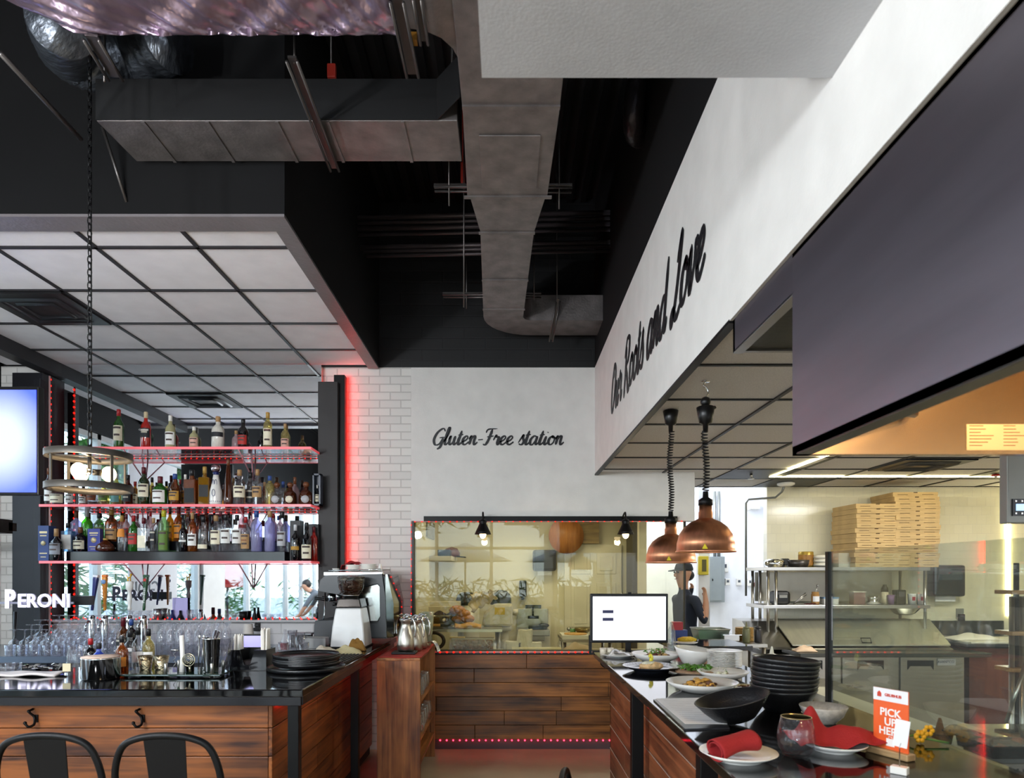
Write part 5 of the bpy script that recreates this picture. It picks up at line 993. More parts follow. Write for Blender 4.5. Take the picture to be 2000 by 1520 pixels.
# deep tilted white bowl
p = onp(1352, 1297); t = thing('serving_bowl', 'deep white bowl with a slanting rim on the middle of the pass', 'bowl', p); r = 75*p.y/F/2
part('dish', MB().lathe([(r*.5, 0), (r*.55, .006), (r*.8, .05), (r, .10), (r*.98, .102), (r*.75, .05), (r*.45, .012), (0, .01)], seg=40), white, t); t.rotation_euler = (.06, .10, 0)
for i in range(11):
    plate('side_plate', 'white plate, %s from the bottom of the stack behind the bowls' % ORD[i], 1415, 1303, 66 if i < 10 else 68, .0085, z=.0095*i, group='white plates stacked on the pass', cat='plate')
t, p, r = plate('dinner_plate', 'brown rimmed plate of flatbread under rocket leaves', 1358, 1317, 104, .02, M('stone_brown_dish', '7a6858', .4)); part('flatbread', MB().lathe([(r*.72, .008), (r*.74, .018), (r*.6, .026), (0, .024)], seg=24), food('flatbread', '9a7a5c'), t); leafy(t, 120, r*.62, .028, green, 4, .018); rs_heap(t, 12, r*.55, .02, [plum, orange], .009, 8, .022)
t, p, r = plate('pasta_bowl', 'white flared bowl with a dumpling behind the pasta bowl', 1412, 1326, 98, .042, bowl=True); rs_heap(t, 7, .04, .03, [cream_f], .016, 9, .018); leafy(t, 8, .03, .045, green, 6, .008)
t, p, r = plate('pasta_bowl', 'large white rimmed bowl of pasta at the front of the pass dishes', 1371, 1350, 138, .048, bowl=True); rs_heap(t, 26, r*.5, .04, [gold, beige, brownf], .013, 10, .022)
t, p, r = plate('side_plate', 'small pale plate with scraps of food beside the black bowls', 1458, 1347, 62, .014, M('cream_glaze', 'd8ceb0', .3)); rs_heap(t, 8, r*.5, .012, [plum, beige], .009, 12)
# stack of black bowls, slightly askew
for i in range(8):
    p = onp(1530, 1388); r = 126*p.y/F/2; t = thing('stone_bowl', 'matt black bowl, %s from the bottom of the tall stack' % ORD[i] if i < 7 else 'matt black bowl on top of the tall stack', 'bowl', p+Vector((.0015*((i*5) % 4), 0, .0+.0182*i)), 0, 'black bowls stacked on the pass')
    part('dish', MB().lathe([(r*.5, 0), (r*.55, .004), (r*.82, .045), (r*.97, .085), (r, .095), (r*.97, .097), (r*.93, .085), (r*.78, .045), (r*.45, .012), (0, .01)], seg=40), stone, t); t.rotation_euler = (.0, .012*i-.02, i*.7*0)
p = onp(1440, 1412); r = 146*p.y/F/2
t = thing('stone_bowl', 'matt black bowl propped at a slant in front of the tall stack', 'bowl', p+Vector((-.004, 0, .012))); part('dish', MB().lathe([(r*.45, 0), (r*.52, .004), (r*.8, .05), (r*.97, .085), (r, .09), (r*.96, .09), (r*.78, .05), (r*.42, .01), (0, .008)], seg=44, sy=.85), stone, t); t.rotation_euler = (.05, -.22, 0)
# menu sheet on a dark board
q = [onp(1280, 1368), onp(1392, 1366), onp(1420, 1418), onp(1338, 1418)]
single('menu_board', MB().prism([v+Vector((0, 0, .0)) for v in (onp(1276, 1369), onp(1398, 1365), onp(1425, 1425), onp(1337, 1427))], (0, 0, .006)), M('menu_board_dark', '1c1e24', .3), 'dark board under the printed menu sheet', 'board', q[0], world=True)
t = thing('menu_sheet', 'white printed menu sheet lying on the pass', 'menu', q[0]+Vector((0, 0, .006))); part('sheet', MB().prism([v+Vector((0, 0, .0065)) for v in q], (0, 0, .001)), paper, t, True)
mb = MB()
for i in range(12):
    v = (i+1.5)/14; a = q[0].lerp(q[3], v); b = q[1].lerp(q[2], v); s, e = a.lerp(b, .1), a.lerp(b, .35+.5*((i*37 % 10)/10)); dv = (q[3]-q[0]).normalized()*.0018
    mb.quad(s+Vector((0, 0, .008)), e+Vector((0, 0, .008)), e+dv+Vector((0, 0, .008)), s+dv+Vector((0, 0, .008)))
part('print_lines', mb, M('print_grey', '6a6a70', .8), t, True)
# napkin plates
t, p, r = plate('dinner_plate', 'white plate under the rolled red napkin at the near left of the pass', 1442, 1484, 148, .026, m=white)
def roll(u, v):
    th = v*1.9*2*PI; rr = .021+.0026*th/2; rr *= (1+.12*math.sin(5*u+2)); return Vector(((u-.5)*.14, math.cos(th)*rr*1.25, .050+math.sin(th)*rr*.9+.0*u+.006*math.sin(3*u)))
single('napkin', MB().sheet(roll, 16, 44), red_cloth, 'rolled red napkin on the near left plate', 'napkin', p+Vector((-.012, -.012, .0)), rz=.32, solid=.003).rotation_euler = (0, -.16, .32)
t, p, r = plate('dinner_plate', 'white plate under the folded red napkin at the right of the wine glass', 1628, 1466, 122, .026, m=white)
def fold(u, v):
    x = (u-.5)*.31; y = (v-.5)*.20; z = .026+.105*math.exp(-((u-.15-.1*v)/.12)**2-((v-.55)/.30)**2)+.06*math.exp(-((u-.60)/.26)**2-((v-.42)/.26)**2)+.03*math.exp(-((u-.92)/.08)**2-((v-.3)/.3)**2)+.007*math.sin(11*u+8*v)+.005*math.sin(23*u-6*v)
    return Vector((x, y*(1-.35*u), z))
single('napkin', MB().sheet(fold, 26, 14), red_cloth, 'folded red napkin spread over the plate behind the wine glass', 'napkin', p+Vector((.025, .012, .002)), rz=-.1, solid=.003, sub=1)
p = onp(1555, 1478)
t = thing('stemless_glass', 'stemless wine glass on the near edge of the pass', 'glass', p); part('bowl', MB().lathe([(.03, 0), (.042, .006), (.056, .035), (.058, .06), (.054, .09), (.046, .126), (.0445, .126), (.052, .09), (.056, .06), (.054, .036), (.04, .009), (0, .006)], seg=32), glass('wine_glass_clear', 'f6f6f8', .03, .01, .01, .75), t)
part('rim', MB().lathe([(.0462, .1255), (.0466, .1275), (.0442, .1275), (.0446, .1255)], seg=32), M('rim_gold', 'b8a478', .2, .6), t)
t, p, r = plate('stoneware_bowl', 'pale grey speckled bowl behind the red napkin', 1608, 1412, 88, .065, M('grey_speckle_glaze', 'b4b0a8', .3, 0, (60, .25)), bowl=True, foot=.55)
# pick up sign
p = onp(1740, 1478); t = thing('pickup_sign', 'orange and white PICK UP HERE counter sign on a wooden foot', 'sign', p, -1.16)
wd, hh = .06, .196
part('foot', MB().box(-.078, .07, -.02, .02, 0, .022), wood('sign_foot', '8a6a48', 'b8986c', 0, 3), t, bevel=.004); og = M('sign_orange', 'e8622c', .4)
part('panel', MB().box(-wd, wd, -.002, .002, .018, hh+.018), og, t); part('header', MB().box(-wd, wd, -.0032, -.002, hh-.022, hh+.018), paper, t); sw = M('sign_white', 'f4f0ec', .5)
for i, (s, z_) in enumerate((('PICK', .138), ('UP', .108), ('HERE', .078))): part('lettering', meshtext(s, .034, face((0, -.0032, z_)), .0006, .0008), sw, t)
part('logo_lettering', meshtext('GRUBHUB', .0125, face((.010, -.0042, hh-.002)), .0005, .0004), M('sign_logo_red', 'c8402a', .5), t)
part('house_logo', MB().prism([(-.045, -.0042, hh-.010), (-.031, -.0042, hh-.010), (-.031, -.0042, hh+.002), (-.038, -.0042, hh+.009), (-.045, -.0042, hh+.002)], (0, .001, 0)), M('sign_logo_red', 'c8402a', .5), t)
part('bag_icon', MB().box(-.014, .014, -.0032, -.002, .032, .056).tube([(-.006, -.0026, .056), (-.005, -.0026, .062), (.005, -.0026, .062), (.006, -.0026, .056)], .0012, 5), sw, t)
p = onp(1757, 1512); t = thing('card_holder', 'wire card clip on a white block holding a plain white card', 'card holder', p, -.80); part('block', MB().box(-.022, .022, -.014, .014, 0, .022), white, t, bevel=.002); part('wire', MB().tube([(0, 0, .02), (0, 0, .075), (.004, 0, .09)], .0015, 6), steel, t); part('card', MB().box(-.019, .019, -.001, .001, 0, .08, Matrix.Translation((.0, 0, .078)) @ Matrix.Rotation(.12, 4, 'Y')), paper, t)
mb = MB(); random.seed(21)
q0 = onp(1782, 1452)
t = thing('flowers', 'yellow flowers with green stems lying behind the orange sign', 'flowers', q0); mb = MB()
for i in range(4):
    c = Vector((.03*math.cos(i*2.3)+.01*i, .03*math.sin(i*2), .025+.018*(i % 2)))
    for k in range(6): a = k*PI/3; mb.ball(c+Vector((.013*math.cos(a), .006, .013*math.sin(a))), .009, 6, 4, (1, .4, 1))
part('petals', mb, M('petal_yellow', 'e0a81c', .5), t); part('stem', MB().tube([(-.08, .04, .01), (.0, .02, .02), (.03, .0, .03)], .004, 6).tube([(.1, -.04, .01), (.02, .0, .02)], .004, 6), M('stem_green', '4a7030', .6), t)
# order screen
d = 5.0; t = thing('monitor', 'white glowing order screen with two dark boxes at the far end of the pass', 'monitor', Vector((X(1229, 4.86), 4.86, BT+.0005)))
x0, x1, z0, z1 = X(1153, 4.85), X(1305, 4.85), Z(1256, 4.85), Z(1160, 4.85)
part('casing', MB().box(x0, x1, 4.85, 4.89, z0, z1), blackp, t, True, bevel=.005)
part('screen', MB().box(x0+.018, x1-.018, 4.846, 4.85, z0+.02, z1-.02), M('screen_white', 'f4f4ff', .3, emit=.75, ecol='f6f6ff'), t, True)
bx_ = M('screen_box_navy', '2c2c50', .4, emit=.1)
for py in (1195, 1210): part('screen_box', MB().box(X(1177, 4.845), X(1198, 4.845), 4.843, 4.846, Z(py+3, 4.845), Z(py-3, 4.845)), bx_, t, True)
part('stand', MB().box(-.02, .02, .04, .06, .0, .12).box(-.11, .11, -.02, .1, 0, .012), blackp, t); part('webcam', MB().box(-.012, .012, -.02, .0, z1-BT, z1-BT+.012), blackp, t)
part('cable_post', MB().box(-.29, -.27, .01, .04, 0, .14), blackp, t)
for i, (px, lb) in enumerate(((1178, 'first'), (1192, 'second'))):
    t2 = thing('cup_stack', '%s short stack of pale printed cups under the order screen' % lb, 'cups', onp(px, 1281)); part('cup', MB().lathe([(.022, 0), (.024, .03), (.026, .055), (.024, .055)], seg=16), M('printed_cup', 'd8ccb8', .5, 0, (50, .25)), t2)
# right of the screen
single('water_bottle', MB().lathe([(.028, 0), (.032, .01), (.032, .1), (.028, .12), (.03, .135), (.026, .17), (.012, .205), (.012, .23)], seg=18), glass('bottle_clear_plastic', 'eef2f4', .08, .12), 'clear plastic bottle right beside the order screen', 'bottle', Vector((X(1312, 4.95), 4.96, BT+.0005)))
# second low cabinet with a plate of corn at its end
t = thing('side_cabinet', 'low white cabinet with a dark slab top beyond the pass', 'cabinet', (1.75, 5.7, 0)); part('slab', MB().box(1.36, 2.0, 5.45, 6.05, BT-.035, BT), granite, t, True, bevel=.003); part('body', MB().box(1.40, 1.97, 5.48, 6.0, 0, BT-.036), M('cabinet_offwhite', 'd0ccc2', .5), t, True)
p = Vector((X(1340, 5.6), 5.62, BT+.0005)); t = thing('side_plate', 'white plate holding yellow corn cobs beside the order screen', 'plate', p+Vector((0, 0, 0))); part('dish', MB().lathe([(.06, 0), (.10, .014), (.098, .016), (.05, .005), (0, .005)], seg=28), white, t)
for i in range(2): single('corn_cob', MB().tube([(-.075, 0, 0), (-.03, 0, .004), (.04, 0, .004), (.075, 0, 0)], [.012, .02, .02, .01], 10), M('corn_yellow', 'e0b020', .5, 0, (90, .3), bump=(120, .6)), 'yellow corn cob lying %s on the white plate' % ('in front' if i == 0 else 'behind'), 'corn', p+Vector((.012, -.022+.04*i, .036)), rz=.15)
t = thing('order_box', 'small red and blue box on the cabinet behind the order screen', 'box', (X(1327, 5.85), 5.85, BT+.0005)); part('body', MB().box(-.06, .06, -.04, .04, 0, .10), M('box_blue', '30468a', .5), t); part('red_lid', MB().box(-.06, .02, -.042, .04, .10, .17), M('box_red', 'b03038', .5), t)
# ---------------------------------------------------------------- copper heat lamps
copper = M('brushed_copper', 'eda47c', .36, 1, (60, .12), stretch=(1, 1, .03), aniso=.75)
def heat_lamp(label, px, d, wp, z_rim, z_top, zc, ball):
    c = Vector((X(px, d), d, z_rim)); r = wp*d/F/2; h = (z_top-z_rim)
    t = thing('heat_lamp', label, 'heat lamp', c, 0, 'copper heat lamps over the pass')
    part('dome', MB().lathe([(r, 0), (r*1.01, .004), (r*.97, .01), (r*.96, .045), (r*.88, .09), (r*.72, .125), (r*.5, .15), (r*.27, .165), (r*.23, .17), (r*.23, .20), (r*.205, .205), (r*.205, .235)], seg=48, cap=False), copper, t, solid=.002)
    part('collar', MB().lathe([(r*.24, .235), (r*.24, .262), (r*.1, .275), (r*.09, .30), (.012, .305)], seg=20), black, t)
    part('bulb', MB().ball((0, 0, .07), .05, 14, 10), M('heat_bulb', 'f0e8d8', .2, emit=.6, ecol='ffd8a0'), t)
    part('warning_sticker', MB().prism([Vector((0, -r*.975, .012))+Vector((-.028-r*.28, .07*r/.14*.3-.0, 0)), Vector((-.0-r*.28, -r*.955+.0, .012)), Vector((-.014-r*.28, -r*.935, .036))][0:0] or [(-r*.30-.014, -r*.925, .012), (-r*.30+.014, -r*.94, .012), (-r*.30, -r*.915, .038)], (0, -.003, 0)), M('sticker_yellow', 'd8c020', .5), t)
    zb = zc-z_rim; n = 22; a0_ = .31; a1_ = zb-.115; turns = (a1_-a0_)/.0155
    part('coil_cord', MB().tube([Vector((.0145*math.cos(i*.9)+.006*math.sin(i*.012*3), .0145*math.sin(i*.9), a0_+(a1_-a0_)*i/(turns*7))) for i in range(int(turns*7)+1)], .0038, 5), blackp, t)
    part('ceiling_cup', MB().lathe([(.012, zb-.125), (.014, zb-.085), (.032, zb-.078), (.045, zb), (.038, zb+.004)], seg=22), blackp, t)
    if ball: part('hook_ball', MB().ball((0, 0, zb+.028), .026, 12, 8).tube([(.03, .0, zb-.01), (.05, 0, zb+.002)], .008, 6), blackp, t); part('hook', MB().tube(smooth_line([(0, 0, zb+.05), (.014, 0, zb+.075), (.004, 0, zb+.10), (-.010, 0, KZ-z_rim-.02), (0, 0, KZ-z_rim)], 5), .004, 6).lathe([(.022, KZ-z_rim-.004), (.022, KZ-z_rim)], seg=14), chrome, t)
    lamp('heat_lamp_light', 'SPOT', c+Vector((0, 0, .06)), 5, (1, .8, .55), .04, rot=(0, 0, 0), spot=2.4)
heat_lamp('nearer copper dome heat lamp with a black ball on its cord', 1378, 3.36, 113, Z(1079, 3.36), Z(1015, 3.36), Z(796, 3.36), True)
heat_lamp('farther copper dome heat lamp hung straight from its ceiling cup', 1310, 3.95, 97, Z(1100, 3.95), Z(1040, 3.95), KZ-.006, False)
# sconces on the black bar above the window
for px, lb in ((943, 'left'), (1222, 'right')):
    c = Vector((X(px, 6.12), 6.12, Z(1044, 6.12))); t = thing('wall_sconce', 'small black cone wall lamp at the %s end of the window top' % ('brick' if lb == 'left' else 'pass'), 'wall lamp', c, 0, 'cone lamps over the prep window')
    part('shade', MB().lathe([(.075, 0), (.062, .03), (.034, .09), (.030, .10), (.036, .115), (.03, .13), (.012, .14)], seg=24, cap=False), black, t, solid=.002); part('bulb', MB().ball((0, 0, -.002), .03, 12, 8, (1, 1, 1.2)), M('bulb_glow2', 'fff0d0', .3, emit=5, ecol='ffe0b0'), t)
    part('arm', MB().tube(smooth_line([(0, 0, .14), (0, .02, .2), (0, .1, .19), (0, .17, .16)], 5), .008, 8), black, t); lamp('sconce_light', 'POINT', c+Vector((0, 0, -.05)), 2.2, (1, .82, .58), .03)
# ================================================================ kitchen: hood, prep table, boxes, tools
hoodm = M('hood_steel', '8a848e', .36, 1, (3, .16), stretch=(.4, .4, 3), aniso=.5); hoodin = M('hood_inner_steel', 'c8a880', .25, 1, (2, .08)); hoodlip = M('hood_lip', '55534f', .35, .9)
HX, HF, HB = .843, 1.98, 2.005
t = thing('extractor_hood', 'large stainless extractor hood over the pass with a warm lit inside', 'extractor hood', (1.4, .9, HB))
part('front_panel', MB().box(HX, HX+.012, -.6, HF, HB, 2.597), hoodm, t, True); part('lip', MB().box(HX, HX+.045, -.6, HF, HB-.004, HB+.022), hoodlip, t, True)
part('end_panel', MB().box(HX+.012, 2.3, HF-.014, HF, HB, 2.597), hoodin, t, True); part('end_lip', MB().box(HX, 2.3, HF-.03, HF, HB-.004, HB+.006), hoodin, t, True)
part('top_panel', MB().box(HX, 2.3, -.6, HF, 2.585, 2.60), hoodin, t, True); part('back_panel', MB().box(2.28, 2.3, -.6, HF, HB, 2.597), hoodin, t, True)
part('grease_tray', MB().tube([(1.02, 1.8, HB+.095), (1.17, 1.93, HB+.11), (1.19, 1.95, HB+.16)], .014, 8), M('hood_pipe_dark', '2a2018', .3, .7), t, True)
lx = X(1890, 1.96); t2 = part('rating_sticker', MB().box(lx, lx+.19, HF-.0155, HF-.014, Z(879, 1.96), Z(828, 1.96)), M('sticker_cream', 'f0d4a8', .6), t, True)
mb = MB(); random.seed(4)
for r_ in range(7):
    for cx in (lx+.008, lx+.108): mb.box(cx, cx+R_(.03, .075), HF-.016, HF-.0155, Z(832+r_*6.4, 1.96), Z(830.6+r_*6.4, 1.96))
part('sticker_print', mb, M('sticker_ink', '8a5a2c', .6), t, True)
t = thing('extractor_filter_box', 'smaller steel hood box with a ribbed mesh underside beside the big hood', 'extractor hood', (1.2, 2.24, 2.5)); part('front_panel', MB().box(HX, HX+.012, HF, 2.50, 2.478, 2.597), hoodm, t, True); part('lip', MB().box(HX, HX+.035, HF, 2.50, 2.474, 2.482).box(HX, 1.9, 2.48, 2.5, 2.478, 2.597), M('hood_lip_light', 'a8a6a4', .3, .8), t, True)
mb = MB()
for k in range(46): mb.box(HX+.035, 1.9, HF+.005+k*.0105, HF+.011+k*.0105, 2.484, 2.49)
part('mesh_filter', mb.box(HX+.03, 1.9, HF, 2.49, 2.49, 2.495), M('filter_mesh', '5a5a50', .4, .6), t, True)
# control cabinet hanging at the right edge
d = 2.6; t = thing('control_cabinet', 'grey steel cabinet with a small lit control panel at the right edge', 'cabinet', (X(1968, d)+.25, d, Z(1022, d)))
part('casing', MB().box(X(1968, d), X(1968, d)+.5, d, d+.045, Z(1022, d), KZ-.03), M('cabinet_dull_steel', '8c8c86', .5, .6), t, True, bevel=.004); part('control_plate', MB().box(X(1976, d), X(2008, d), d-.006, d, Z(1008, d), Z(975, d)), blackp, t, True); part('display', MB().box(X(1982, d), X(1999, d), d-.009, d-.006, Z(998, d), Z(985, d)), M('display_blue', '9ac0e8', .3, emit=.8, ecol='a8d0ff'), t, True); part('button', MB().bx(P(1984, 979, d-.007), (.006, .004, .006)).bx(P(1996, 979, d-.007), (.006, .004, .006)).bx(P(1984, 1003, d-.007), (.006, .004, .006)).bx(P(1996, 1003, d-.007), (.006, .004, .006)), steel, t, True)
part('hanger', MB().box(X(1968, d)+.1, X(1968, d)+.12, d+.01, d+.03, KZ-.03, KZ), steel, t, True)
# LED strips
warm = M('kitchen_led', 'fff4c8', .4, emit=12, ecol='fff0b4')
single('led_strip', MB().box(2.565, 6.0, 6.545, 6.56, KZ-.016, KZ-.0095).box(2.565, 2.58, 3.4, 6.545, KZ-.016, KZ-.0095), warm, 'warm white LED strip bent at a corner on the kitchen ceiling', 'LED strip', (2.57, 6.55, KZ), world=True)
single('led_strip', MB().box(X(1972, 7.3), X(1978, 7.3), 7.33, 7.345, 1.2, 2.5), warm, 'upright warm LED strip on the kitchen end wall', 'LED strip', (X(1975, 7.3), 7.33, 1.2), world=True)
t = thing('smoke_detector', 'white round detector with a bent conduit under the kitchen ceiling', 'detector', (X(1535, 7.0), 7.0, KZ)); part('disc', MB().lathe([(.06, -.045), (.088, -.03), (.088, -.012), (.05, 0)], seg=24), white, t); part('conduit', MB().tube([(0, .05, -.045), (0, .1, -.09), (-.03, .2, -.14), (-.28, .3, -.15), (-.31, .3, -.19), (-.31, .3, -1.2)], .012, 8), M('conduit_grey', '8a8c88', .35, .5), t)
t = thing('ceiling_sprinkler', 'small steel sprinkler head in the dark ceiling tile', 'sprinkler', (X(1467, 6.4), 6.4, KZ-.006)); part('body', MB().cyl((0, 0, 0), (0, 0, -.035), .012).lathe([(.03, -.05), (.03, -.046)], seg=12).tube([(.02, 0, -.046), (0, 0, -.03), (-.02, 0, -.046)], .004, 6), steel, t)
t = thing('ceiling_sprinkler', 'sprinkler head with a red ring in the far dark ceiling tile', 'sprinkler', (X(1945, 6.4), 6.4, KZ-.006)); part('body', MB().cyl((0, 0, 0), (0, 0, -.04), .012), steel, t); part('red_ring', MB().lathe([(.04, -.02), (.03, -.004)], seg=16), M('red_plastic', 'c83020', .4), t)
# ---- pizza prep table
d = 6.4; ps = M('prep_steel', 'a8a49c', .3, 1, (4, .12), aniso=.3); x0, x1 = X(1492, d), X(1890, d)
t = thing('prep_table', 'three door stainless pizza prep table with a sloping lid', 'prep table', ((x0+x1)/2, 6.8, 0))
part('cabinet', MB().box(x0, x1, 6.45, 7.30, .12, .88), ps, t, True); part('worktop', MB().box(X(1545, d), X(1908, d), 6.20, 6.62, .885, .925), M('cutting_board_dark', '34342e', .25), t, True, bevel=.004)
for i, (a, b) in enumerate(((1500, 1645), (1648, 1758), (1762, 1868))):
    dr = part('door', MB().box(X(a, d), X(b, d), 6.425, 6.45, .14, .87), ps, t, True, bevel=.004); cxx = (X(a, d)+X(b, d))/2+(-.07 if i == 2 else 0.05 if i == 0 else 0)
    part('handle_recess', MB().prism([(cxx-.125, 6.42, .83), (cxx+.125, 6.42, .83), (cxx+.125, 6.42, .74), (cxx+.10, 6.42, .775), (cxx-.10, 6.42, .775), (cxx-.125, 6.42, .74)], (0, .012, 0)), blackp, dr, True)
zt0, zt1 = Z(1262, 6.55), Z(1212, 6.95)
lid = part('lid', MB().add([(X(1548, 6.55), 6.55, zt0), (X(1857, 6.55), 6.55, zt0), (X(1815, 6.98), 6.98, zt1), (X(1511, 6.98), 6.98, zt1), (X(1548, 6.55), 6.55, zt0+.012), (X(1857, 6.55), 6.55, zt0+.012), (X(1815, 6.98), 6.98, zt1+.012), (X(1511, 6.98), 6.98, zt1+.012)], [(3, 2, 1, 0), (4, 5, 6, 7), (0, 1, 5, 4), (1, 2, 6, 5), (2, 3, 7, 6), (3, 0, 4, 7)]), M('lid_steel', 'c8c6b4', .38, .75, (30, .06), stretch=(1, .1, .1)), t, True)
hx = X(1691, 6.6); part('lid_handle', MB().tube([(hx-.05, 6.57, zt0+.03), (hx+.04, 6.57, zt0+.03), (hx+.055, 6.62, zt0+.07), (hx-.04, 6.62, zt0+.07)], .006, 6, True), blackp, lid, True)
part('rail_housing', MB().prism([(x0, 6.5, .925), (x0, 7.3, .925), (x0, 7.3, zt1), (x0, 7.0, zt1-.01), (x0, 6.56, zt0-.012)], (X(1850, 6.6)-x0, 0, 0)), ps, t, True)
for x in (x0+.1, x1-.1):
    for y in (6.52, 7.2): part('leg', MB().cyl((x, y, 0), (x, y, .12), .025), steel, t, True)
bp = part('badge', MB().box(X(1831, 6.42), X(1866, 6.42), 6.415, 6.424, Z(1300, 6.42), Z(1287, 6.42)), paper, t, True); part('badge_lettering', meshtext('AVANTCO', .033, face((X(1848, 6.41), 6.414, Z(1293.5, 6.41))), .0006), M('badge_navy', '23305c', .4), bp, True)
# overshelf with two levels and its load
d = 6.95; sz1, sz2 = Z(1108, 6.8), Z(1182, 6.8); ox0, ox1 = X(1490, 6.8), X(1815, 6.8)
t = thing('steel_rack', 'two level stainless overshelf above the prep table', 'shelf', ((ox0+ox1)/2, 6.95, .9))
for z in (sz1, sz2): part('shelf', MB().box(ox0, ox1, 6.78, 7.28, z-.035, z), steel, t, True, bevel=.003)
for x in (ox0+.06, ox0+.14+.0, ox1-.03):
    for y in (6.82, 7.25): part('upright', MB().cyl((x, y, .93), (x, y, sz1-.035), .016), steel, t, True)
part('back_sheet', MB().box(ox0+.1, ox1-.1, 7.29, 7.295, sz2+.02, sz1-.05), M('sheet_grey', 'a8a498', .4, .7), t, True)
card = M('pizza_cardboard', 'bfa272', .8, 0, (12, .12)); slot = M('cardboard_slot', '4a3418', .8)
b0_ = None
for st_, (cx, n, dy, top) in enumerate(((1707, 13, 0, 985), (1788, 16, .02, 962))):
    random.seed(st_+3); hgt = (Z(top, 6.85)-sz1)/n
    for i in range(n):
        nm = 'kraft pizza box, %s from the bottom of the %s stack' % (ORD[i], 'shorter left' if st_ == 0 else 'taller right'); xx_ = R_(-.014, .014)+(-.01 if st_ == 0 and i > 10 else 0)
        loc = (X(cx, 6.85)+xx_, 7.03+dy+R_(-.01, .01), sz1+.0005+hgt*i); rz = R_(-.03, .03)+(.06 if st_ == 0 else 0)
        if b0_ is None:
            b0_ = thing('pizza_box', nm, 'pizza box', loc, rz, 'pizza boxes on the overshelf'); hw = .225
            part('tray', MB().box(-hw, hw, -hw, hw, 0, hgt*.9), card, b0_, bevel=.002); part('lid_edge', MB().box(-hw*1.008, hw*1.008, -hw*1.008, hw, hgt*.45, hgt*.96).mat(1).box(-hw*.8, -hw*.35, -hw*1.012, -hw, hgt*.42, hgt*.5).box(hw*.3, hw*.8, -hw*1.012, -hw, hgt*.42, hgt*.5).box(-.02, .02, -hw*1.012, -hw, hgt*.80, hgt*.97), [card, slot], b0_)
        else: dup(b0_, loc, rz, nm)
def shelfthing(name, label, cat, px, d, z, mb, m, **k): return single(name, mb, m, label, cat, (X(px, d), d, z+.0005), **k)
shelfthing('roasting_pan', 'dark round baking tin on the top shelf beside the stacked pans', 'pan', 1557, 6.95, sz1, MB().lathe([(.1, 0), (.12, .075), (.117, .075), (.097, .006), (0, .006)], seg=28), M('dark_tin_pan', '4c4846', .35, .7))
t = thing('steel_trays', 'stack of steel lids with dark handles at the left end of the top shelf', 'trays', (X(1512, 6.95), 6.95, sz1+.0005)); part('lids', MB().lathe([(.1, 0), (.105, .05), (.09, .075), (.03, .09)], seg=24), chrome, t); part('handle', MB().box(.07, .15, -.03, .03, .02, .09), blackp, t, bevel=.012)
t = thing('food_can', 'large yellow and red food can on the top shelf', 'can', (X(1578, 7.0), 7.05, sz1+.0005)); part('can', MB().lathe([(.075, 0), (.075, .16), (.07, .165)], seg=24), M('can_gold', 'b89a48', .3, .6), t); part('label', MB().lathe([(.0757, .02), (.0757, .13)], seg=24, cap=False), M('can_label', '9a6a28', .5, 0, (24, .45)), t)
t = thing('flour_bags', 'white flour bags stacked on the top shelf', 'bags', (X(1610, 6.95), 6.98, sz1+.0005))
for i in range(3): part('bag', MB().ball((0, 0, .025+.04*i), .1, 14, 8, (1, .8, .26)), M('bag_white', 'd8d4c8', .7), t)
t = thing('carton_box', 'white box with a dark round mark on the top shelf', 'box', (X(1655, 6.95), 6.98, sz1+.0005)); part('box', MB().box(-.12, .12, -.09, .1, 0, .145), M('carton_white', 'cac4b4', .7), t, bevel=.003); part('mark', MB().lathe([(0, .002), (.03, .002), (.03, 0)], (.06, -.09, .08), 16, (0, -1, 0)), M('mark_dark', '3a3a3a', .6), t)
t = thing('label_printer', 'black rounded label printer on the lower shelf', 'printer', (X(1525, 6.9), 6.92, sz2+.0005)); part('casing', MB().box(-.085, .085, -.08, .1, 0, .14), blackp, t, bevel=.035); part('window', MB().box(-.04, .04, -.084, -.078, .07, .10), M('printer_window', '8a8a84', .2), t)
t = thing('sauce_jar', 'glass jar of orange sauce with a spoon and white label on the lower shelf', 'jar', (X(1594, 6.9), 6.92, sz2+.0005)); part('jar', MB().lathe([(.036, 0), (.04, .01), (.04, .1), (.034, .115), (.036, .13)], seg=18), glass('sauce_orange', 'c8985c', .06, .6), t); part('label', MB().lathe([(.0406, .03), (.0406, .085)], seg=12, arc=(-PI/2-1, -PI/2+1), cap=False), paper, t); part('spoon', MB().tube([(0, 0, .09), (.02, 0, .19)], .005, 6).ball((.021, 0, .195), .012, 8, 6), steel, t)
shelfthing('tongs', 'steel tongs leaning on the lower shelf', 'tongs', 1562, 6.88, sz2, MB().tube([(-.06, 0, .006), (.06, .0, .12)], [.008, .005], 6).tube([(-.06, .01, .006), (.075, .01, .10)], [.008, .005], 6), steel); shelfthing('dried_chillies', 'small pile of dark dried chillies on the lower shelf edge', 'chillies', 1583, 6.81, sz2, MB().tube([(-.05, 0, .008), (.05, 0, .012)], .006, 5).tube([(-.02, .01, .012), (.06, .015, .008)], .006, 5).tube([(-.06, .01, .008), (.01, -.01, .016)], .005, 5), M('chilli_dark', '4a1418', .5))
t = thing('container', 'white tub with a pale blue lid on the lower shelf behind the guard post', 'tub', (X(1624, 6.9), 6.95, sz2+.0005)); part('tub', MB().box(-.075, .075, -.05, .05, 0, .06), white, t, bevel=.005); part('lid', MB().box(-.078, .078, -.053, .053, .06, .075), M('lid_blue', '7aa0c8', .5), t)
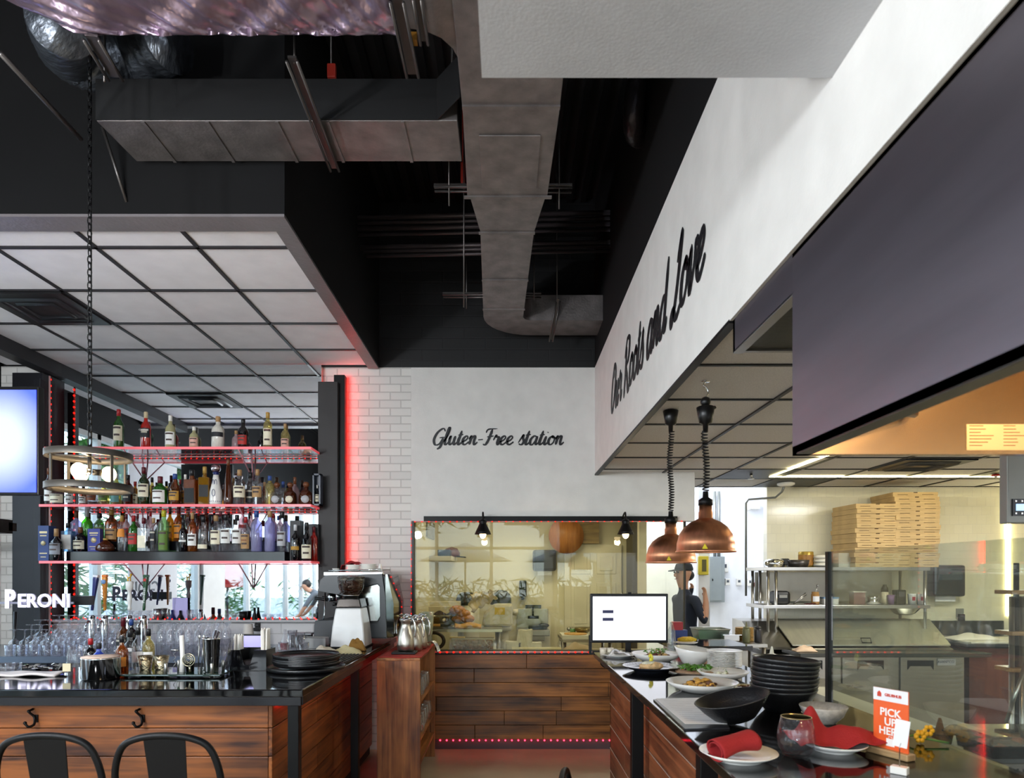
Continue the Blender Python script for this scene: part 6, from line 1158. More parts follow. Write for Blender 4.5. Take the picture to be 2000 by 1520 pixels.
t = thing('container', 'tall clear tub of reddish food on the lower shelf', 'tub', (X(1679, 6.9), 6.95, sz2+.0005)); part('tub', MB().box(-.06, .06, -.05, .05, 0, .125), glass('tub_red', 'a87878', .08, .5), t, bevel=.005); part('rim', MB().box(-.068, .068, -.058, .058, .125, .135), M('rim_cream', 'd8d0c0', .5), t)
t = thing('sieve_stack', 'steel rings on a white saucer on the lower shelf', 'rings', (X(1707, 6.9), 6.92, sz2+.0005)); part('saucer', MB().lathe([(.05, 0), (.085, .012), (.05, .006)], seg=24), white, t); part('ring', MB().lathe([(.055, .01), (.055, .045), (.052, .045), (.058, .05), (.058, .09), (.054, .09)], seg=24), chrome, t)
t = thing('spray_can', 'white spray can with a black cap on the lower shelf', 'can', (X(1730, 6.9), 6.92, sz2+.0005)); part('can', MB().lathe([(.035, 0), (.036, .13)], seg=18), M('can_cream_print', 'c8bca0', .4, 0, (30, .3)), t); part('cap', MB().lathe([(.036, .13), (.034, .17), (.02, .185), (.018, .205)], seg=16), blackp, t)
shelfthing('purple_cup', 'purple and white paper cup on the lower shelf', 'cup', 1740, 6.86, sz2, MB().lathe([(.026, 0), (.034, .1), (.032, .1)], seg=16), M('cup_purple', '6a4a78', .6, 0, (30, .4)))
t = thing('card_reader_dock', 'black upright scale or dock on the lower shelf', 'device', (X(1763, 6.9), 6.95, sz2+.0005)); t['label'] = 'black upright device between the purple cup and printed tubs'; part('casing', MB().box(-.055, .045, -.04, .05, 0, .15).box(-.07, -.05, -.03, .03, .03, .1), blackp, t, bevel=.01); part('keys', MB().box(-.035, .025, -.045, -.04, .08, .13), M('keys_grey', '4a4a4c', .5), t)
for i, px in enumerate((1787, 1804)):
    t = thing('printed_tub', 'white tub with red print, %s at the right end of the lower shelf' % ('first' if i == 0 else 'outermost'), 'tub', (X(px, 6.9), 6.95, sz2+.0005), 0, 'printed tubs on the overshelf'); part('tub', MB().lathe([(.036, 0), (.042, .1), (.043, .11)], seg=18), white, t); part('red_print', MB().lathe([(.0395, .04), (.0415, .08)], seg=8, arc=(-PI/2-.5, -PI/2+.3), cap=False), M('print_red', 'a83a40', .6), t)
shelfthing('mixing_bowl', 'large steel mixing bowl under the overshelf', 'bowl', 1766, 7.0, Z(1201, 7.0), MB().lathe([(.07, 0), (.1, .015), (.15, .07), (.155, .075), (.145, .07), (.09, .02), (0, .01)], seg=32), chrome)
single('side_cloth', heap(.2, .12, .05, 2), M('cloth_orange', 'd8b498', .9, 0, (6, .3)), 'cream and orange cloth lying on the near corner of the prep table', 'cloth', (X(1575, 6.3), 6.34, .9255), solid=.004)
# paper towel dispenser, outlet on the tiled wall
t = thing('towel_dispenser', 'black paper towel dispenser on the tiled kitchen wall', 'dispenser', (X(1840, 7.3), 7.345, Z(1165, 7.3))); part('casing', MB().box(-.17, .17, -.18, 0, 0, .34), M('dispenser_black', '16181c', .2, coat=.3), t, bevel=.025); part('window', MB().box(-.13, .13, -.184, -.178, .18, .30), M('dispenser_smoke', '3a444c', .15), t); part('paper_edge', MB().box(-.11, .11, -.1, -.095, -.055, 0), paper, t)
t = thing('power_outlet', 'grey power outlet with a black plug on the tiled kitchen wall', 'outlet', (X(1880, 7.3), 7.35, Z(1200, 7.3))); part('plate', MB().box(-.04, .04, -.012, 0, -.05, .06), M('outlet_grey', '8a8a84', .4), t); part('plug', MB().box(-.03, .03, -.05, -.012, -.08, .0), blackp, t, bevel=.005)
# dough counter at the right
t = thing('dough_counter', 'reddish fronted counter with a pale floured worktop at the right', 'counter', (4.6, 6.9, 0)); part('cabinet', MB().box(X(1893, 6.55), 5.6, 6.55, 7.3, .1, .93), M('counter_front_brown', '6a3a34', .35, .5), t, True); part('worktop', MB().box(4.42, 5.6, 6.45, 7.32, .955, .985), M('worktop_navy', '2a2e36', .4), t, True, bevel=.004); part('floured_board', MB().box(X(1870, 6.7), 5.4, 6.5, 7.1, .985, .997), M('floured_board', 'd8d4c4', .8, 0, (5, .06)), t, True); part('splash', MB().box(X(1818, 7.3), X(1962, 7.3), 7.31, 7.34, .99, Z(1213, 7.3)), M('splash_dark', '3a3c3a', .3, .5), t, True); part('plinth', MB().box(X(1893, 6.6)+.05, 5.5, 6.6, 7.2, 0, .1), blackp, t, True)
single('dough_cloth', heap(.5, .25, .05, 6), M('cloth_flour', 'ded8c8', .9), 'pale cloth mound on the floured worktop', 'cloth', (X(1905, 6.75), 6.8, .9975), solid=.004)
# cold station behind the guard
t = thing('cold_station', 'steel cold station with long white cutting boards behind the guard', 'counter', (1.85, 3.4, 0)); part('cabinet', MB().box(1.56, 2.2, 1.3, 4.9, .1, .86), ps, t, True); part('worktop', MB().box(1.525, 2.36, 1.3, 4.95, .86, .885), M('station_granite', '6a675c', .4, 0, (50, .35)), t, True); part('cutting_board', MB().box(1.70, 2.13, 2.95, 4.5, .885, .90), M('board_white', 'd4d2c0', .5), t, True, bevel=.003); part('cutting_board', MB().box(1.70, 2.13, 1.3, 2.9, .885, .90), M('board_white', 'd4d2c0', .5), t, True, bevel=.003); part('steel_lid', MB().box(1.60, 1.90, 3.3, 3.6, .9, .915), steel, t, True, bevel=.003)
part('plinth', MB().box(1.6, 2.1, 1.4, 4.8, 0, .1), blackp, t, True)
# near right corner: bottles, crate, takeaway tray
def squeeze(label, p, body, h=.17, r=.032, grp=None):
    t = thing('squeeze_bottle', label, 'squeeze bottle', p, 0, grp); part('body', MB().lathe([(r*.9, 0), (r, .008), (r, h*.62), (r*.8, h*.68)], seg=18), body, t); part('nozzle', MB().lathe([(r*.85, h*.67), (r*.85, h*.75), (r*.3, h*.78), (r*.1, h)], seg=14), body, t); return t
clearp = M('bottle_milky', 'd8d6c4', .35)
squeeze('milky squeeze bottle with a cone tip behind the black bowls', Vector((1.477, 3.74, BT+.0005)), clearp, .18, .04)
squeeze('amber sauce squeeze bottle behind the orange sign', Vector((X(1842, 2.6), 2.62, .9005)), glass('sauce_amber', '9a6a34', .06, .7), .19, .05); squeeze('small clear squeeze bottle in front of the amber sauce bottle', Vector((X(1868, 2.45), 2.46, .9005)), clearp, .16, .032)
mb = MB(); cx = 1.86
for k in range(22): mb.box(1.70+.02*k, 1.712+.02*k, 2.305, 2.31, .9, 1.0)
for k in range(9): mb.box(1.695, 1.70, 2.32+.035*k, 2.34+.035*k, .9, 1.0)
mb.box(1.695, 2.15, 2.30, 2.312, .985, 1.0).box(1.695, 2.15, 2.30, 2.312, .90, .915).box(1.70, 2.15, 2.315, 2.62, .9, .905).box(1.695, 1.71, 2.305, 2.62, .98, 1.0).box(1.70, 2.15, 2.61, 2.62, .9, 1.0)
single('plastic_crate', mb, M('crate_grey', '6e6e70', .5), 'grey slatted crate under the takeaway tray at the right corner', 'crate', (1.95, 2.45, .9), world=True)
t = thing('takeaway_tray', 'black takeaway tray with a clear domed lid on the grey crate', 'tray', (1.86, 2.46, 1.0005)); vs = lambda a, b, z: [(-a, -b, z), (a, -b, z), (a, b, z), (-a, b, z)]
part('tray', MB().add(vs(.15, .10, 0)+vs(.175, .125, .045)+vs(.182, .132, .047)+vs(.182, .132, .052), [(0, 3, 2, 1)]+[(4*j+i, 4*j+(i+1) % 4, 4*j+4+(i+1) % 4, 4*j+4+i) for j in range(3) for i in range(4)]), M('tray_black', '0e0e10', .2), t, bevel=.006); part('lid', MB().add(vs(.18, .13, .053)+vs(.165, .115, .075)+vs(.15, .10, .08), [(4*j+i, 4*j+(i+1) % 4, 4*j+4+(i+1) % 4, 4*j+4+i) for j in range(2) for i in range(4)]+[(8, 9, 10, 11)]), glass('lid_clear', 'eef0ea', .25, .18), t, bevel=.006); rs_heap(t, 14, .09, .03, [orange, brownf], .02, 15, .02)
# long handled tools with wooden clips at the right edge
for i, (px, d, lb, m) in enumerate(((1976, 3.0, 'pale long handled tool pole, leftmost at the right edge', steel), (1985, 3.02, 'dark long handled tool pole between the pale ones', black), (1995, 3.05, 'steel long handled tool pole, outermost at the right edge', steel))): single('tool_pole', MB().cyl((X(px, d), d, 0), (X(px, d), d, Z(1165 if i != 1 else 1100, d)), .011), m, lb, 'pole', (X(px, d), d, 0), world=True)
single('tool_pole', MB().tube([P(1965, 1412, 2.95), P(2005, 1290, 2.95)], .008, 6), steel, 'slanting thin steel rod across the upright tool poles', 'rod', P(1965, 1412, 2.95), world=True)
for i, py in enumerate((1157, 1237, 1308)): single('pole_clip', MB().box(X(1967, 3.0), X(2010, 3.0), 2.97, 3.08, Z(py+4, 3.0), Z(py-4, 3.0)), wood('clip_wood', '8a5a30', 'c89a60', 0, 3), ('top', 'middle', 'lowest')[i]+' wooden clip holding the tool poles', 'clip', P(1980, py, 3.0), world=True, bevel=.003)
# ---- alcove: panel, thermostats, phone, table with trays
d = 9.08; gp = M('panel_grey', '8c9498', .4, .3)
t = thing('electric_panel', 'grey electric panel on the bright alcove wall', 'electric panel', P(1394, 1176, d)); part('box', MB().box(X(1378, d), X(1411, d), 8.98, 9.1, Z(1176, d), Z(1088, d)), gp, t, True, bevel=.005); part('door', MB().box(X(1380, d), X(1405, d), 8.972, 8.98, Z(1173, d), Z(1091, d)), gp, t, True, bevel=.003); part('latch', MB().bx(P(1392, 1133, 8.96), (.012, .012, .03)), blackp, t, True); part('conduit', MB().tube([P(1396, 1088, 9.05), P(1396, 960, 9.05)], .02, 8).tube([P(1404, 1088, 9.05), P(1404, 960, 9.05)], .02, 8), M('conduit_grey', '8a8c88', .35, .5), t, True)
for i, (px, py, s, lb) in enumerate(((1415, 1108, .05, 'larger thermostat with a dark display above the others'), (1421, 1137, .032, 'small white thermostat, leftmost of the low row'), (1443, 1137, .032, 'small white thermostat in the middle of the low row'), (1465, 1138, .034, 'small white thermostat, rightmost of the low row'))):
    t = thing('thermostat', lb, 'thermostat', P(px, py, d)+Vector((0, .02, 0))); part('casing', MB().box(-s, s, -.035, 0, -s*1.4, s*1.4), white, t, bevel=.004); part('display', MB().box(-s*.5, s*.5, -.038, -.034, -s*.2, s*.8), M('display_dark', '4a505a', .3), t)
single('emergency_light', MB().bx(P(1473, 988, d-.03), (.14, .08, .10)).ball(P(1461, 992, d-.08), .045, 10, 8), white, 'white emergency lamp high on the alcove wall', 'lamp', P(1473, 988, d), world=True, bevel=.01)
t = thing('wall_phone', 'yellow wall phone beside the electric panel', 'phone', P(1372, 1105, 7.9)); part('body', MB().box(-.06, .06, -.05, 0, -.11, .11), M('phone_yellow', 'd8c428', .4), t, bevel=.01); part('keys', MB().box(-.02, .03, -.055, -.05, -.07, .07), M('keys_ink', '5a5420', .5), t)
struct('wall_phone_post', B(X(1362, 7.95), X(1384, 7.95), 7.9, 8.0, 0, 3.4), alcp)
t = thing('alarm_bell', 'small round red bell at the end of the thermostat row', 'bell', P(1481, 1142, 9.09)); part('dome', MB().lathe([(.06, 0), (.055, .03), (.03, .05), (0, .055)], (0, 0, 0), 18, (0, -1, 0)), M('bell_red', '7a1a1c', .4), t)
t = thing('work_table', 'steel work table with a green cutting board in front of the bright alcove', 'table', (2.2, 6.7, 0)); tz2 = 1.0; part('top', MB().box(X(1355, 6.5), X(1484, 6.5), 6.3, 6.9, tz2-.035, tz2), ps, t, True, bevel=.003); part('cutting_board', MB().box(X(1362, 6.5), X(1425, 6.5), 6.35, 6.8, tz2, tz2+.015), M('board_green', '5a9a70', .5), t, True)
for x in (X(1360, 6.5), X(1480, 6.5)):
    for y in (6.35, 6.85): part('leg', MB().cyl((x, y, 0), (x, y, tz2-.035), .02), steel, t, True)
t = thing('roasting_tin', 'deep steel roasting tin on the green cutting board', 'pan', (X(1388, 6.65), 6.68, tz2+.0155)); vsq = [(-.13, -.12, 0), (.13, -.12, 0), (.13, .12, 0), (-.13, .12, 0), (-.155, -.14, .1), (.155, -.14, .1), (.155, .14, .1), (-.155, .14, .1)]
part('tin', MB().add(vsq, [(0, 3, 2, 1), (0, 1, 5, 4), (1, 2, 6, 5), (2, 3, 7, 6), (3, 0, 4, 7)]), M('tin_green_grey', '8a948a', .3, .8), t, solid=.004); part('rim', MB().tube([(-.157, -.142, .1), (.157, -.142, .1), (.157, .142, .1), (-.157, .142, .1)], .006, 6, True), steel, t)
t = thing('tortilla_stack', 'stack of flat round breads on the work table', 'bread', (X(1455, 6.6), 6.62, tz2+.0005))
for k in range(12): part('flat_bread', MB().lathe([(.085, .011*k), (.088, .011*k+.005), (.085, .011*k+.0095)], (.003*math.sin(k*2), 0, 0), 20), food('bread_stack', 'a88448'), t)
squeeze('dark filled squeeze bottle at the right of the bread stack', Vector((X(1477, 6.5), 6.45, tz2+.0005)), M('bottle_dark_oil', '2c2a2e', .35), .2, .035); squeeze('greenish squeeze bottle in front of the bread stack', Vector((X(1459, 6.4), 6.42, tz2+.0005)), M('bottle_olive', '6a6a4a', .4), .2, .035)
t = thing('insert_pan', 'small steel insert pan between the tin and the bread stack', 'pan', (X(1425, 6.45), 6.45, tz2+.0155)); part('pan', MB().box(-.07, .08, -.05, .05, 0, .06), steel, t, bevel=.005); part('lip', MB().box(-.085, .095, -.065, .065, .058, .064), chrome, t)
# ---- prep room seen through the window
pt = .9
t = thing('prep_bench', 'steel bench loaded with breads at the left of the prep room', 'bench', (-.3, 7.3, 0)); part('top', MB().prism([(-.86, 6.9, 1.06), (-.05, 6.9, 1.06), (-.05, 7.24, 1.06), (-.62, 7.24, 1.06), (-.62, 7.9, 1.06), (-.86, 7.9, 1.06)], (0, 0, .03)), ps, t, True); part('rack', MB().box(-.8, -.1, 6.95, 7.22, .55, .58), ps, t, True)
for x in (-.82, -.09):
    for y in (6.95, 7.2): part('leg', MB().cyl((x, y, 0), (x, y, 1.06), .02), steel, t, True)
t = thing('prep_ledge', 'pale work ledge just inside the prep room window', 'ledge', (.4, 6.6, 0)); part('top', MB().box(-.86, 1.6, 6.45, 6.85, .86, .895), M('ledge_pale', 'b4ac98', .4), t, True); part('support', MB().box(-.8, 1.55, 6.5, 6.55, 0, .86), prepwall, t, True)
def PP(px, py, d): return P(px, py, d)
t = thing('dough_mixer', 'big cream dough mixer with a dark grey dome and a cloth over it', 'mixer', (X(1010, 7.5), 7.5, .0)); mxw = M('mixer_cream', 'c4bca8', .35, coat=.3); mxg = M('mixer_grey', '2c2a27', .35)
cx, dd = X(1008, 7.5), 7.5; zf = lambda py: Z(py, 7.5)
part('head', MB().prism([(X(942, dd), dd-.2, zf(1222)), (X(1001, dd), dd-.2, zf(1222)), (X(1001, dd), dd-.2, zf(1178)), (X(965, dd), dd-.2, zf(1178)), (X(946, dd), dd-.2, zf(1195))], (0, .4, 0)), mxw, t, True, bevel=.03)
part('dome', MB().lathe([(.118, 0), (.118, .06), (.105, .115), (.07, .15), (0, .165)], (X(978, dd), dd, zf(1181)), 28), mxg, t, True); part('neck', MB().lathe([(.12, 0), (.125, .02), (.125, .05), (.115, .06), (.115, .1)], (X(977, dd), dd, zf(1232)), 28), mxw, t, True); part('pillar', MB().cyl((X(980, dd), dd, 0), (X(980, dd), dd, zf(1232)), .075), mxw, t, True); part('hub', MB().cyl((X(1001, dd), dd, zf(1196)), (X(1012, dd), dd, zf(1196)), .035).cyl((X(1005, dd), dd-.0, zf(1196)), (X(1007, dd), dd-.06, zf(1197)), .03), mxw, t, True); part('plate', MB().box(X(966, 7.28), X(986, 7.28), 7.29, 7.30, Z(1201, 7.28), Z(1187, 7.28)), M('plate_yellow', 'c8a824', .4), t, True); part('bowl', MB().lathe([(.02, 0), (.16, .05), (.2, .16), (.2, .3), (.19, .3)], (X(945, dd), dd-.02, .62), 28), steel, t, True)
t = thing('dough_mixer', 'second dark topped mixer half hidden behind the first', 'mixer', (X(905, 7.95), 7.95, 0)); part('dome', MB().lathe([(.13, 0), (.13, .06), (.11, .12), (.06, .15), (0, .155)], (X(912, 7.95), 7.95, Z(1182, 7.95)), 24), mxg, t, True); part('body', MB().lathe([(.12, 0), (.13, Z(1182, 7.95)-.4)], (X(915, 7.95), 7.95, .4), 24).box(X(905, 7.95), X(925, 7.95), 7.9, 8.0, 0, .4), mxw, t, True)
single('mixer_cloth', MB().sheet(lambda u, v: PP(918+50*u+4*math.sin(9*v), 1160+38*v*(1-.55*u)-8*u+2.5*math.sin(22*u+5*v), 7.26+.10*math.sin(PI*u)), 30, 14), M('cloth_beige', 'b8a888', .9), 'beige cloth draped over the front of the dough mixer', 'cloth', PP(940, 1180, 7.3), world=True, solid=.004)
single('carton_box', MB().bx(PP(870, 1182, 7.7), (.34, .25, .085)), M('carton_cream', 'ccc4b0', .7), 'long cream carton at the back of the loaded bench', 'box', PP(870, 1182, 7.7), world=True, bevel=.004); single('carton_box', MB().bx(PP(862, 1193, 7.55), (.36, .2, .10)), M('carton_cream', 'ccc4b0', .7), 'cream carton under the dark cloth on the bench', 'box', PP(862, 1200, 7.55), world=True, bevel=.004)
single('flour_sack', MB().bx(PP(865, 1208, 7.5), (.5, .4, .12)), M('sack_pale', 'b8b09c', .8), 'pale sack on the bench under the breads', 'sack', PP(865, 1208, 7.5), world=True, bevel=.03)
single('dark_cloth', MB().sheet(lambda u, v: PP(838+52*u, 1196+12*v+3*math.sin(12*u+4*v), 7.3-.06*v), 20, 8), M('cloth_plum', '3a2a2c', .9), 'dark crumpled cloth on the cartons of the bench', 'cloth', PP(860, 1198, 7.3), world=True, solid=.004)
crust = food('bread_crust', 'b0743a')
for i, (px, py, s, lb) in enumerate(((893, 1192, 1, 'brown loaf at the back of the bagged breads'), (905, 1199, .9, 'brown loaf in the middle of the bagged breads'), (912, 1209, .95, 'round loaf in front right of the bagged breads'), (894, 1210, .8, 'round loaf in front left of the bagged breads'))): single('bread_loaf', MB().ball((0, 0, 0), .07*s, 14, 9, (1.25, .9, .75)), crust, lb, 'bread', PP(px, py, 7.22), group='breads on the prep bench')
single('mixing_bowl', MB().lathe([(.06, 0), (.1, .02), (.14, .075), (.142, .08), (.13, .07), (.08, .015), (0, .01)], seg=28), M('bowl_dark_steel', '8a857a', .2, 1), 'steel bowl in front of the breads on the bench', 'bowl', PP(857, 1217, 7.0)); single('flat_bread', MB().sheet(lambda u, v: PP(888+52*u, 1219+6*v+2*math.sin(8*u), 7.0-.16*v), 16, 6), food('toast', 'c89a58'), 'golden flat bread on the front edge of the bench', 'bread', PP(910, 1222, 7.0), world=True, solid=.02); single('flat_bread', MB().sheet(lambda u, v: PP(836+24*u, 1218+4*v, 7.0-.16*v), 8, 4), food('toast', 'c89a58'), 'golden flat bread at the left end of the bench', 'bread', PP(845, 1222, 7.0), world=True, solid=.02)
t = thing('storage_tub', 'clear tub full of round brown mushrooms by the window', 'tub', (X(925, 6.62), 6.62, .8955)); part('tub', MB().box(-.2, .2, -.09, .09, 0, .13), glass('tub_clear', 'e4e0d4', .08, .08), t); random.seed(31); mb = MB()
for k in range(80): mb.ball((R_(-.175, .175), R_(-.07, .07), R_(.022, .105)), .024, 8, 6)
o = part('mushrooms', mb, M('mushroom_brown', '8a5a34', .6, 0, (30, .3), island=.35), t); o['kind'] = 'stuff'; part('rim', MB().box(-.21, .21, -.1, -.09, .125, .135), M('rim_clear', 'c8c8c0', .3), t)
t = thing('paper_notice', 'yellow edged printed carton left of the mushroom tub', 'carton', (X(893, 6.66), 6.68, .8955)); part('board', MB().box(-.075, .075, -.04, .04, 0, .135), M('notice_yellow', 'b8a468', .6, 0, (40, .2)), t); part('print', MB().box(-.06, .055, -.042, -.04, .02, .11), M('notice_print', 'c4bc9c', .7, 0, (60, .25)), t)
single('roasting_dish', MB().tube([(.10*math.cos(a), 0, .08*math.sin(a)) for a in [i*2*PI/28 for i in range(28)]], .018, 8, True), M('dish_dark', '1c1412', .3), 'dark round dish standing on edge in the left corner of the window', 'dish', PP(847, 1252, 6.6)); 
for i, (px, d_, h_, lb) in enumerate(((984, 6.6, .12, 'small clear bottle right of the mushroom tub'), (1094, 6.6, .13, 'clear glass at the right end of the pale roll'), (975, 6.66, .08, 'low clear jar right of the mushroom tub'))): single('jar', MB().lathe([(.026, 0), (.03, .008), (.03, h_*.6), (.016, h_*.8), (.016, h_)], seg=16), gl2, lb, 'jar', (X(px, d_), d_, .8955))
single('paper_roll', MB().cyl((X(1000, 6.55), 6.55, .92), (X(1096, 6.55), 6.55, .92), .024), M('roll_cream', 'd8d0b0', .7), 'long cream paper roll along the window sill', 'roll', (X(1040, 6.55), 6.55, .9), world=True)
for i, (px, py, w_, h_, lb) in enumerate(((1002, 1250, .2, .1, 'white plastic bag of flour left of the packet'), (1025, 1236, .16, .22, 'clear printed packet standing by the sill'), (1045, 1252, .14, .09, 'small white plastic packet right of the printed one'))): single('plastic_bag', MB().prism([(X(px, 6.68)-w_/2, 6.66, .8955), (X(px, 6.68)+w_/2, 6.66, .8955), (X(px, 6.68)+w_*.46, 6.66, .8955+h_*.55), (X(px, 6.68)+w_*.52, 6.66, .8955+h_), (X(px, 6.68)+w_*.1, 6.66, .8955+h_*.93), (X(px, 6.68)-w_*.42, 6.66, .8955+h_*.98), (X(px, 6.68)-w_*.5, 6.66, .8955+h_*.5)], (0, .07, 0)), M('bag_milky', 'c8c4b4', .4, 0, (20, .15)), lb, 'bag', (X(px, 6.68), 6.70, .8955), world=True, bevel=.02)
t = thing('hand_sink', 'steel hand sink with a black tap on the prep room wall', 'sink', (X(1041, 8.3), 8.3, .85)); d_ = 8.3
part('basin', MB().box(X(1010, d_), X(1071, d_), 8.0, 8.4, Z(1240, 8.2), Z(1228, 8.2)).box(X(1018, d_), X(1062, d_), 8.05, 8.38, Z(1250, 8.2), Z(1238, 8.2)), steel, t, True, bevel=.01); part('splash', MB().box(X(1010, d_), X(1071, d_), 8.39, 8.415, Z(1228, d_), Z(1190, d_)), steel, t, True, bevel=.003); part('faucet', MB().tube(smooth_line([PP(1041, 1205, 8.38), PP(1041, 1190, 8.34), PP(1041, 1186, 8.25), PP(1041, 1198, 8.2)], 4), .012, 8).tube([PP(1031, 1206, 8.36), PP(1052, 1206, 8.36)], .018, 8), blackp, t, True)
single('rubber_gloves', MB().bx(PP(1050, 1226, 8.1), (.22, .12, .04)).ball(PP(1062, 1222, 8.1), .06, 8, 6, (1.2, .6, .5)), blackp, 'black rubber gloves lying over the sink edge', 'gloves', PP(1050, 1226, 8.1), world=True, bevel=.015)
t = thing('switch_plate', 'dark double switch plate above the sink', 'switch', PP(1041, 1187, 8.41)); part('plate', MB().box(X(1026, 8.4), X(1057, 8.4), 8.405, 8.42, Z(1191, 8.4), Z(1182, 8.4)), M('switch_dark', '23262a', .3), t, True); part('rocker', MB().box(X(1030, 8.4), X(1040, 8.4), 8.40, 8.405, Z(1190, 8.4), Z(1183, 8.4)).box(X(1044, 8.4), X(1054, 8.4), 8.40, 8.405, Z(1190, 8.4), Z(1183, 8.4)), M('switch_grey', '5a6068', .3), t, True)
t = thing('soap_dispenser', 'black soap dispenser on the prep room wall', 'dispenser', PP(1021, 1150, 8.4)); part('body', MB().box(X(1014, 8.4), X(1028, 8.4), 8.33, 8.42, Z(1166, 8.4), Z(1134, 8.4)), blackp, t, True, bevel=.015); part('nozzle', MB().bx(PP(1021, 1169, 8.38), (.04, .05, .03)), blackp, t, True)
t = thing('towel_dispenser', 'black paper towel dispenser with a paper end on the prep room wall', 'dispenser', PP(1062, 1082, 8.4)); part('casing', MB().box(X(1040, 8.4), X(1085, 8.4), 8.24, 8.42, Z(1116, 8.4), Z(1075, 8.4)), blackp, t, True, bevel=.03); part('paper_end', MB().box(X(1049, 8.4), X(1077, 8.4), 8.32, 8.325, Z(1124, 8.4), Z(1115, 8.4)), paper, t, True)
t = thing('wall_shelf', 'white wall shelf on the left wall of the prep room', 'shelf', (-.8, 7.9, Z(1088, 7.9))); part('board', MB().box(-.87, -.62, 7.5, 8.35, Z(1096, 7.7), Z(1087, 7.7)), M('shelf_white', 'd8d4c8', .5), t, True); zsh = Z(1087, 7.7)
single('dark_box', MB().box(-.78, -.64, 7.55, 7.75, zsh+.001, zsh+.07), blackp, 'dark box on the white wall shelf', 'box', (-.7, 7.6, zsh), world=True, bevel=.003); t = thing('cap', 'dark cap with a brownish crown on the white wall shelf', 'cap', (-.66, 8.0, zsh+.001)); part('crown', MB().lathe([(.1, 0), (.1, .05), (.07, .1), (0, .12)], seg=18), M('cap_brown', '5a3a2c', .8), t); part('peak', MB().prism([(.06, -.08, .0), (.17, -.06, -.01), (.17, .06, -.01), (.06, .08, .0)], (0, 0, .012)), black, t)
single('pizza_peel', MB().lathe([(.22, 0), (.22, .02)], (X(1107, 8.1), 8.2, Z(1046, 8.1)), 36, (.18, -1, 0), sx=1), wood('peel_wood', '8a5428', 'b87a44', 2, 2), 'large round wooden board leaning above the prep room door', 'board', (X(1107, 8.1), 8.2, Z(1046, 8.1)), world=True)
t = thing('dark_cabinet_top', 'brown wall cabinet above the prep room door', 'cabinet', (X(1130, 8.3), 8.3, Z(1062, 8.3))); part('body', MB().box(X(1085, 8.3), X(1170, 8.3), 8.28, 8.42, Z(1062, 8.3), 2.5), wood('cabinet_olive', '5a4a30', '8a744c', 0, 2), t, True)
t = thing('prep_trolley', 'low steel table with cutting boards by the prep room door', 'table', (.95, 7.3, 0)); part('top', MB().box(X(1095, 7.3), X(1190, 7.3), 7.05, 7.7, Z(1247, 7.2)-.03, Z(1247, 7.2)), ps, t, True); part('cutting_board', MB().box(X(1097, 7.2), X(1150, 7.2), 7.1, 7.5, Z(1247, 7.2), Z(1240, 7.2)), M('board_cream', 'd8d4c4', .5), t, True)
for x in (X(1100, 7.3), X(1186, 7.3)):
    for y in (7.1, 7.65): part('leg', MB().cyl((x, y, 0), (x, y, Z(1247, 7.2)-.03), .018), steel, t, True)
zb = Z(1240, 7.2); single('flat_bread', MB().lathe([(.12, 0), (.125, .008), (.12, .012)], (0, 0, 0), 24), food('toast', 'c89a58'), 'thin round flat bread on the cream cutting board', 'bread', (X(1125, 7.2), 7.25, zb+.0005)); single('metal_bowl', MB().lathe([(.05, 0), (.085, .03), (.09, .06), (.085, .06), (.0, .01)], seg=24), M('bowl_brass', '8a7c54', .3, .8), 'brass toned bowl on the cream cutting board', 'bowl', (X(1140, 7.3), 7.4, zb+.0005)); single('green_tub', MB().lathe([(.03, 0), (.032, .045)], seg=16), M('tub_green', '5a8a50', .5), 'small green tub beside the brass bowl', 'tub', (X(1121, 7.3), 7.42, zb+.0005))
single('clear_sack', heap(.3, .18, .07, 7), M('sack_brownish', 'b09c80', .7), 'crumpled pale bag on the ledge below the cutting boards', 'bag', (X(1130, 6.62), 6.65, .8955), solid=.004)
single('wall_frame', MB().box(-.868, -.85, 7.2, 7.9, Z(1052, 7.6), Z(1020, 7.6)), M('vent_grey', '7a7468', .5), 'grey vent grille high on the left wall of the prep room', 'vent', (-.86, 7.5, 2.2), world=True)
# ================================================================ people
skin = M('skin', 'b98a70', .55); hairm = M('dark_hair', '1a1412', .6)
def person(label, loc, rz, joints, cloth, parts=None):
    """joints: name -> (x,y,z,radius); edges follow; cloth(co) -> material index of [skin, top, trousers, shoes]"""
    J, E, mats = joints
    me = bpy.data.meshes.new('person'); names = list(J); me.from_pydata([J[n][:3] for n in names], [(names.index(a), names.index(b)) for a, b in E], []); o = bpy.data.objects.new('person', me); COL.objects.link(o)
    md = o.modifiers.new('skin', 'SKIN'); md.branch_smoothing = .6
    for i, n in enumerate(names):
        r = J[n][3]; me.skin_vertices[0].data[i].radius = r if isinstance(r, tuple) else (r, r)
    me.skin_vertices[0].data[names.index('pelvis')].use_root = True
    s = o.modifiers.new('sub', 'SUBSURF'); s.levels = s.render_levels = 2
    bpy.context.view_layer.update(); m2 = bpy.data.meshes.new_from_object(o.evaluated_get(bpy.context.evaluated_depsgraph_get()))
    bpy.data.objects.remove(o); m2.name = 'person'; m2.materials.clear()
    for m in mats: m2.materials.append(m)
    for p in m2.polygons: p.material_index = cloth(p.center); p.use_smooth = True
    o = bpy.data.objects.new('person', m2); COL.objects.link(o); o.location = loc; o.rotation_euler = (0, 0, rz); props(o, label, 'person'); return o
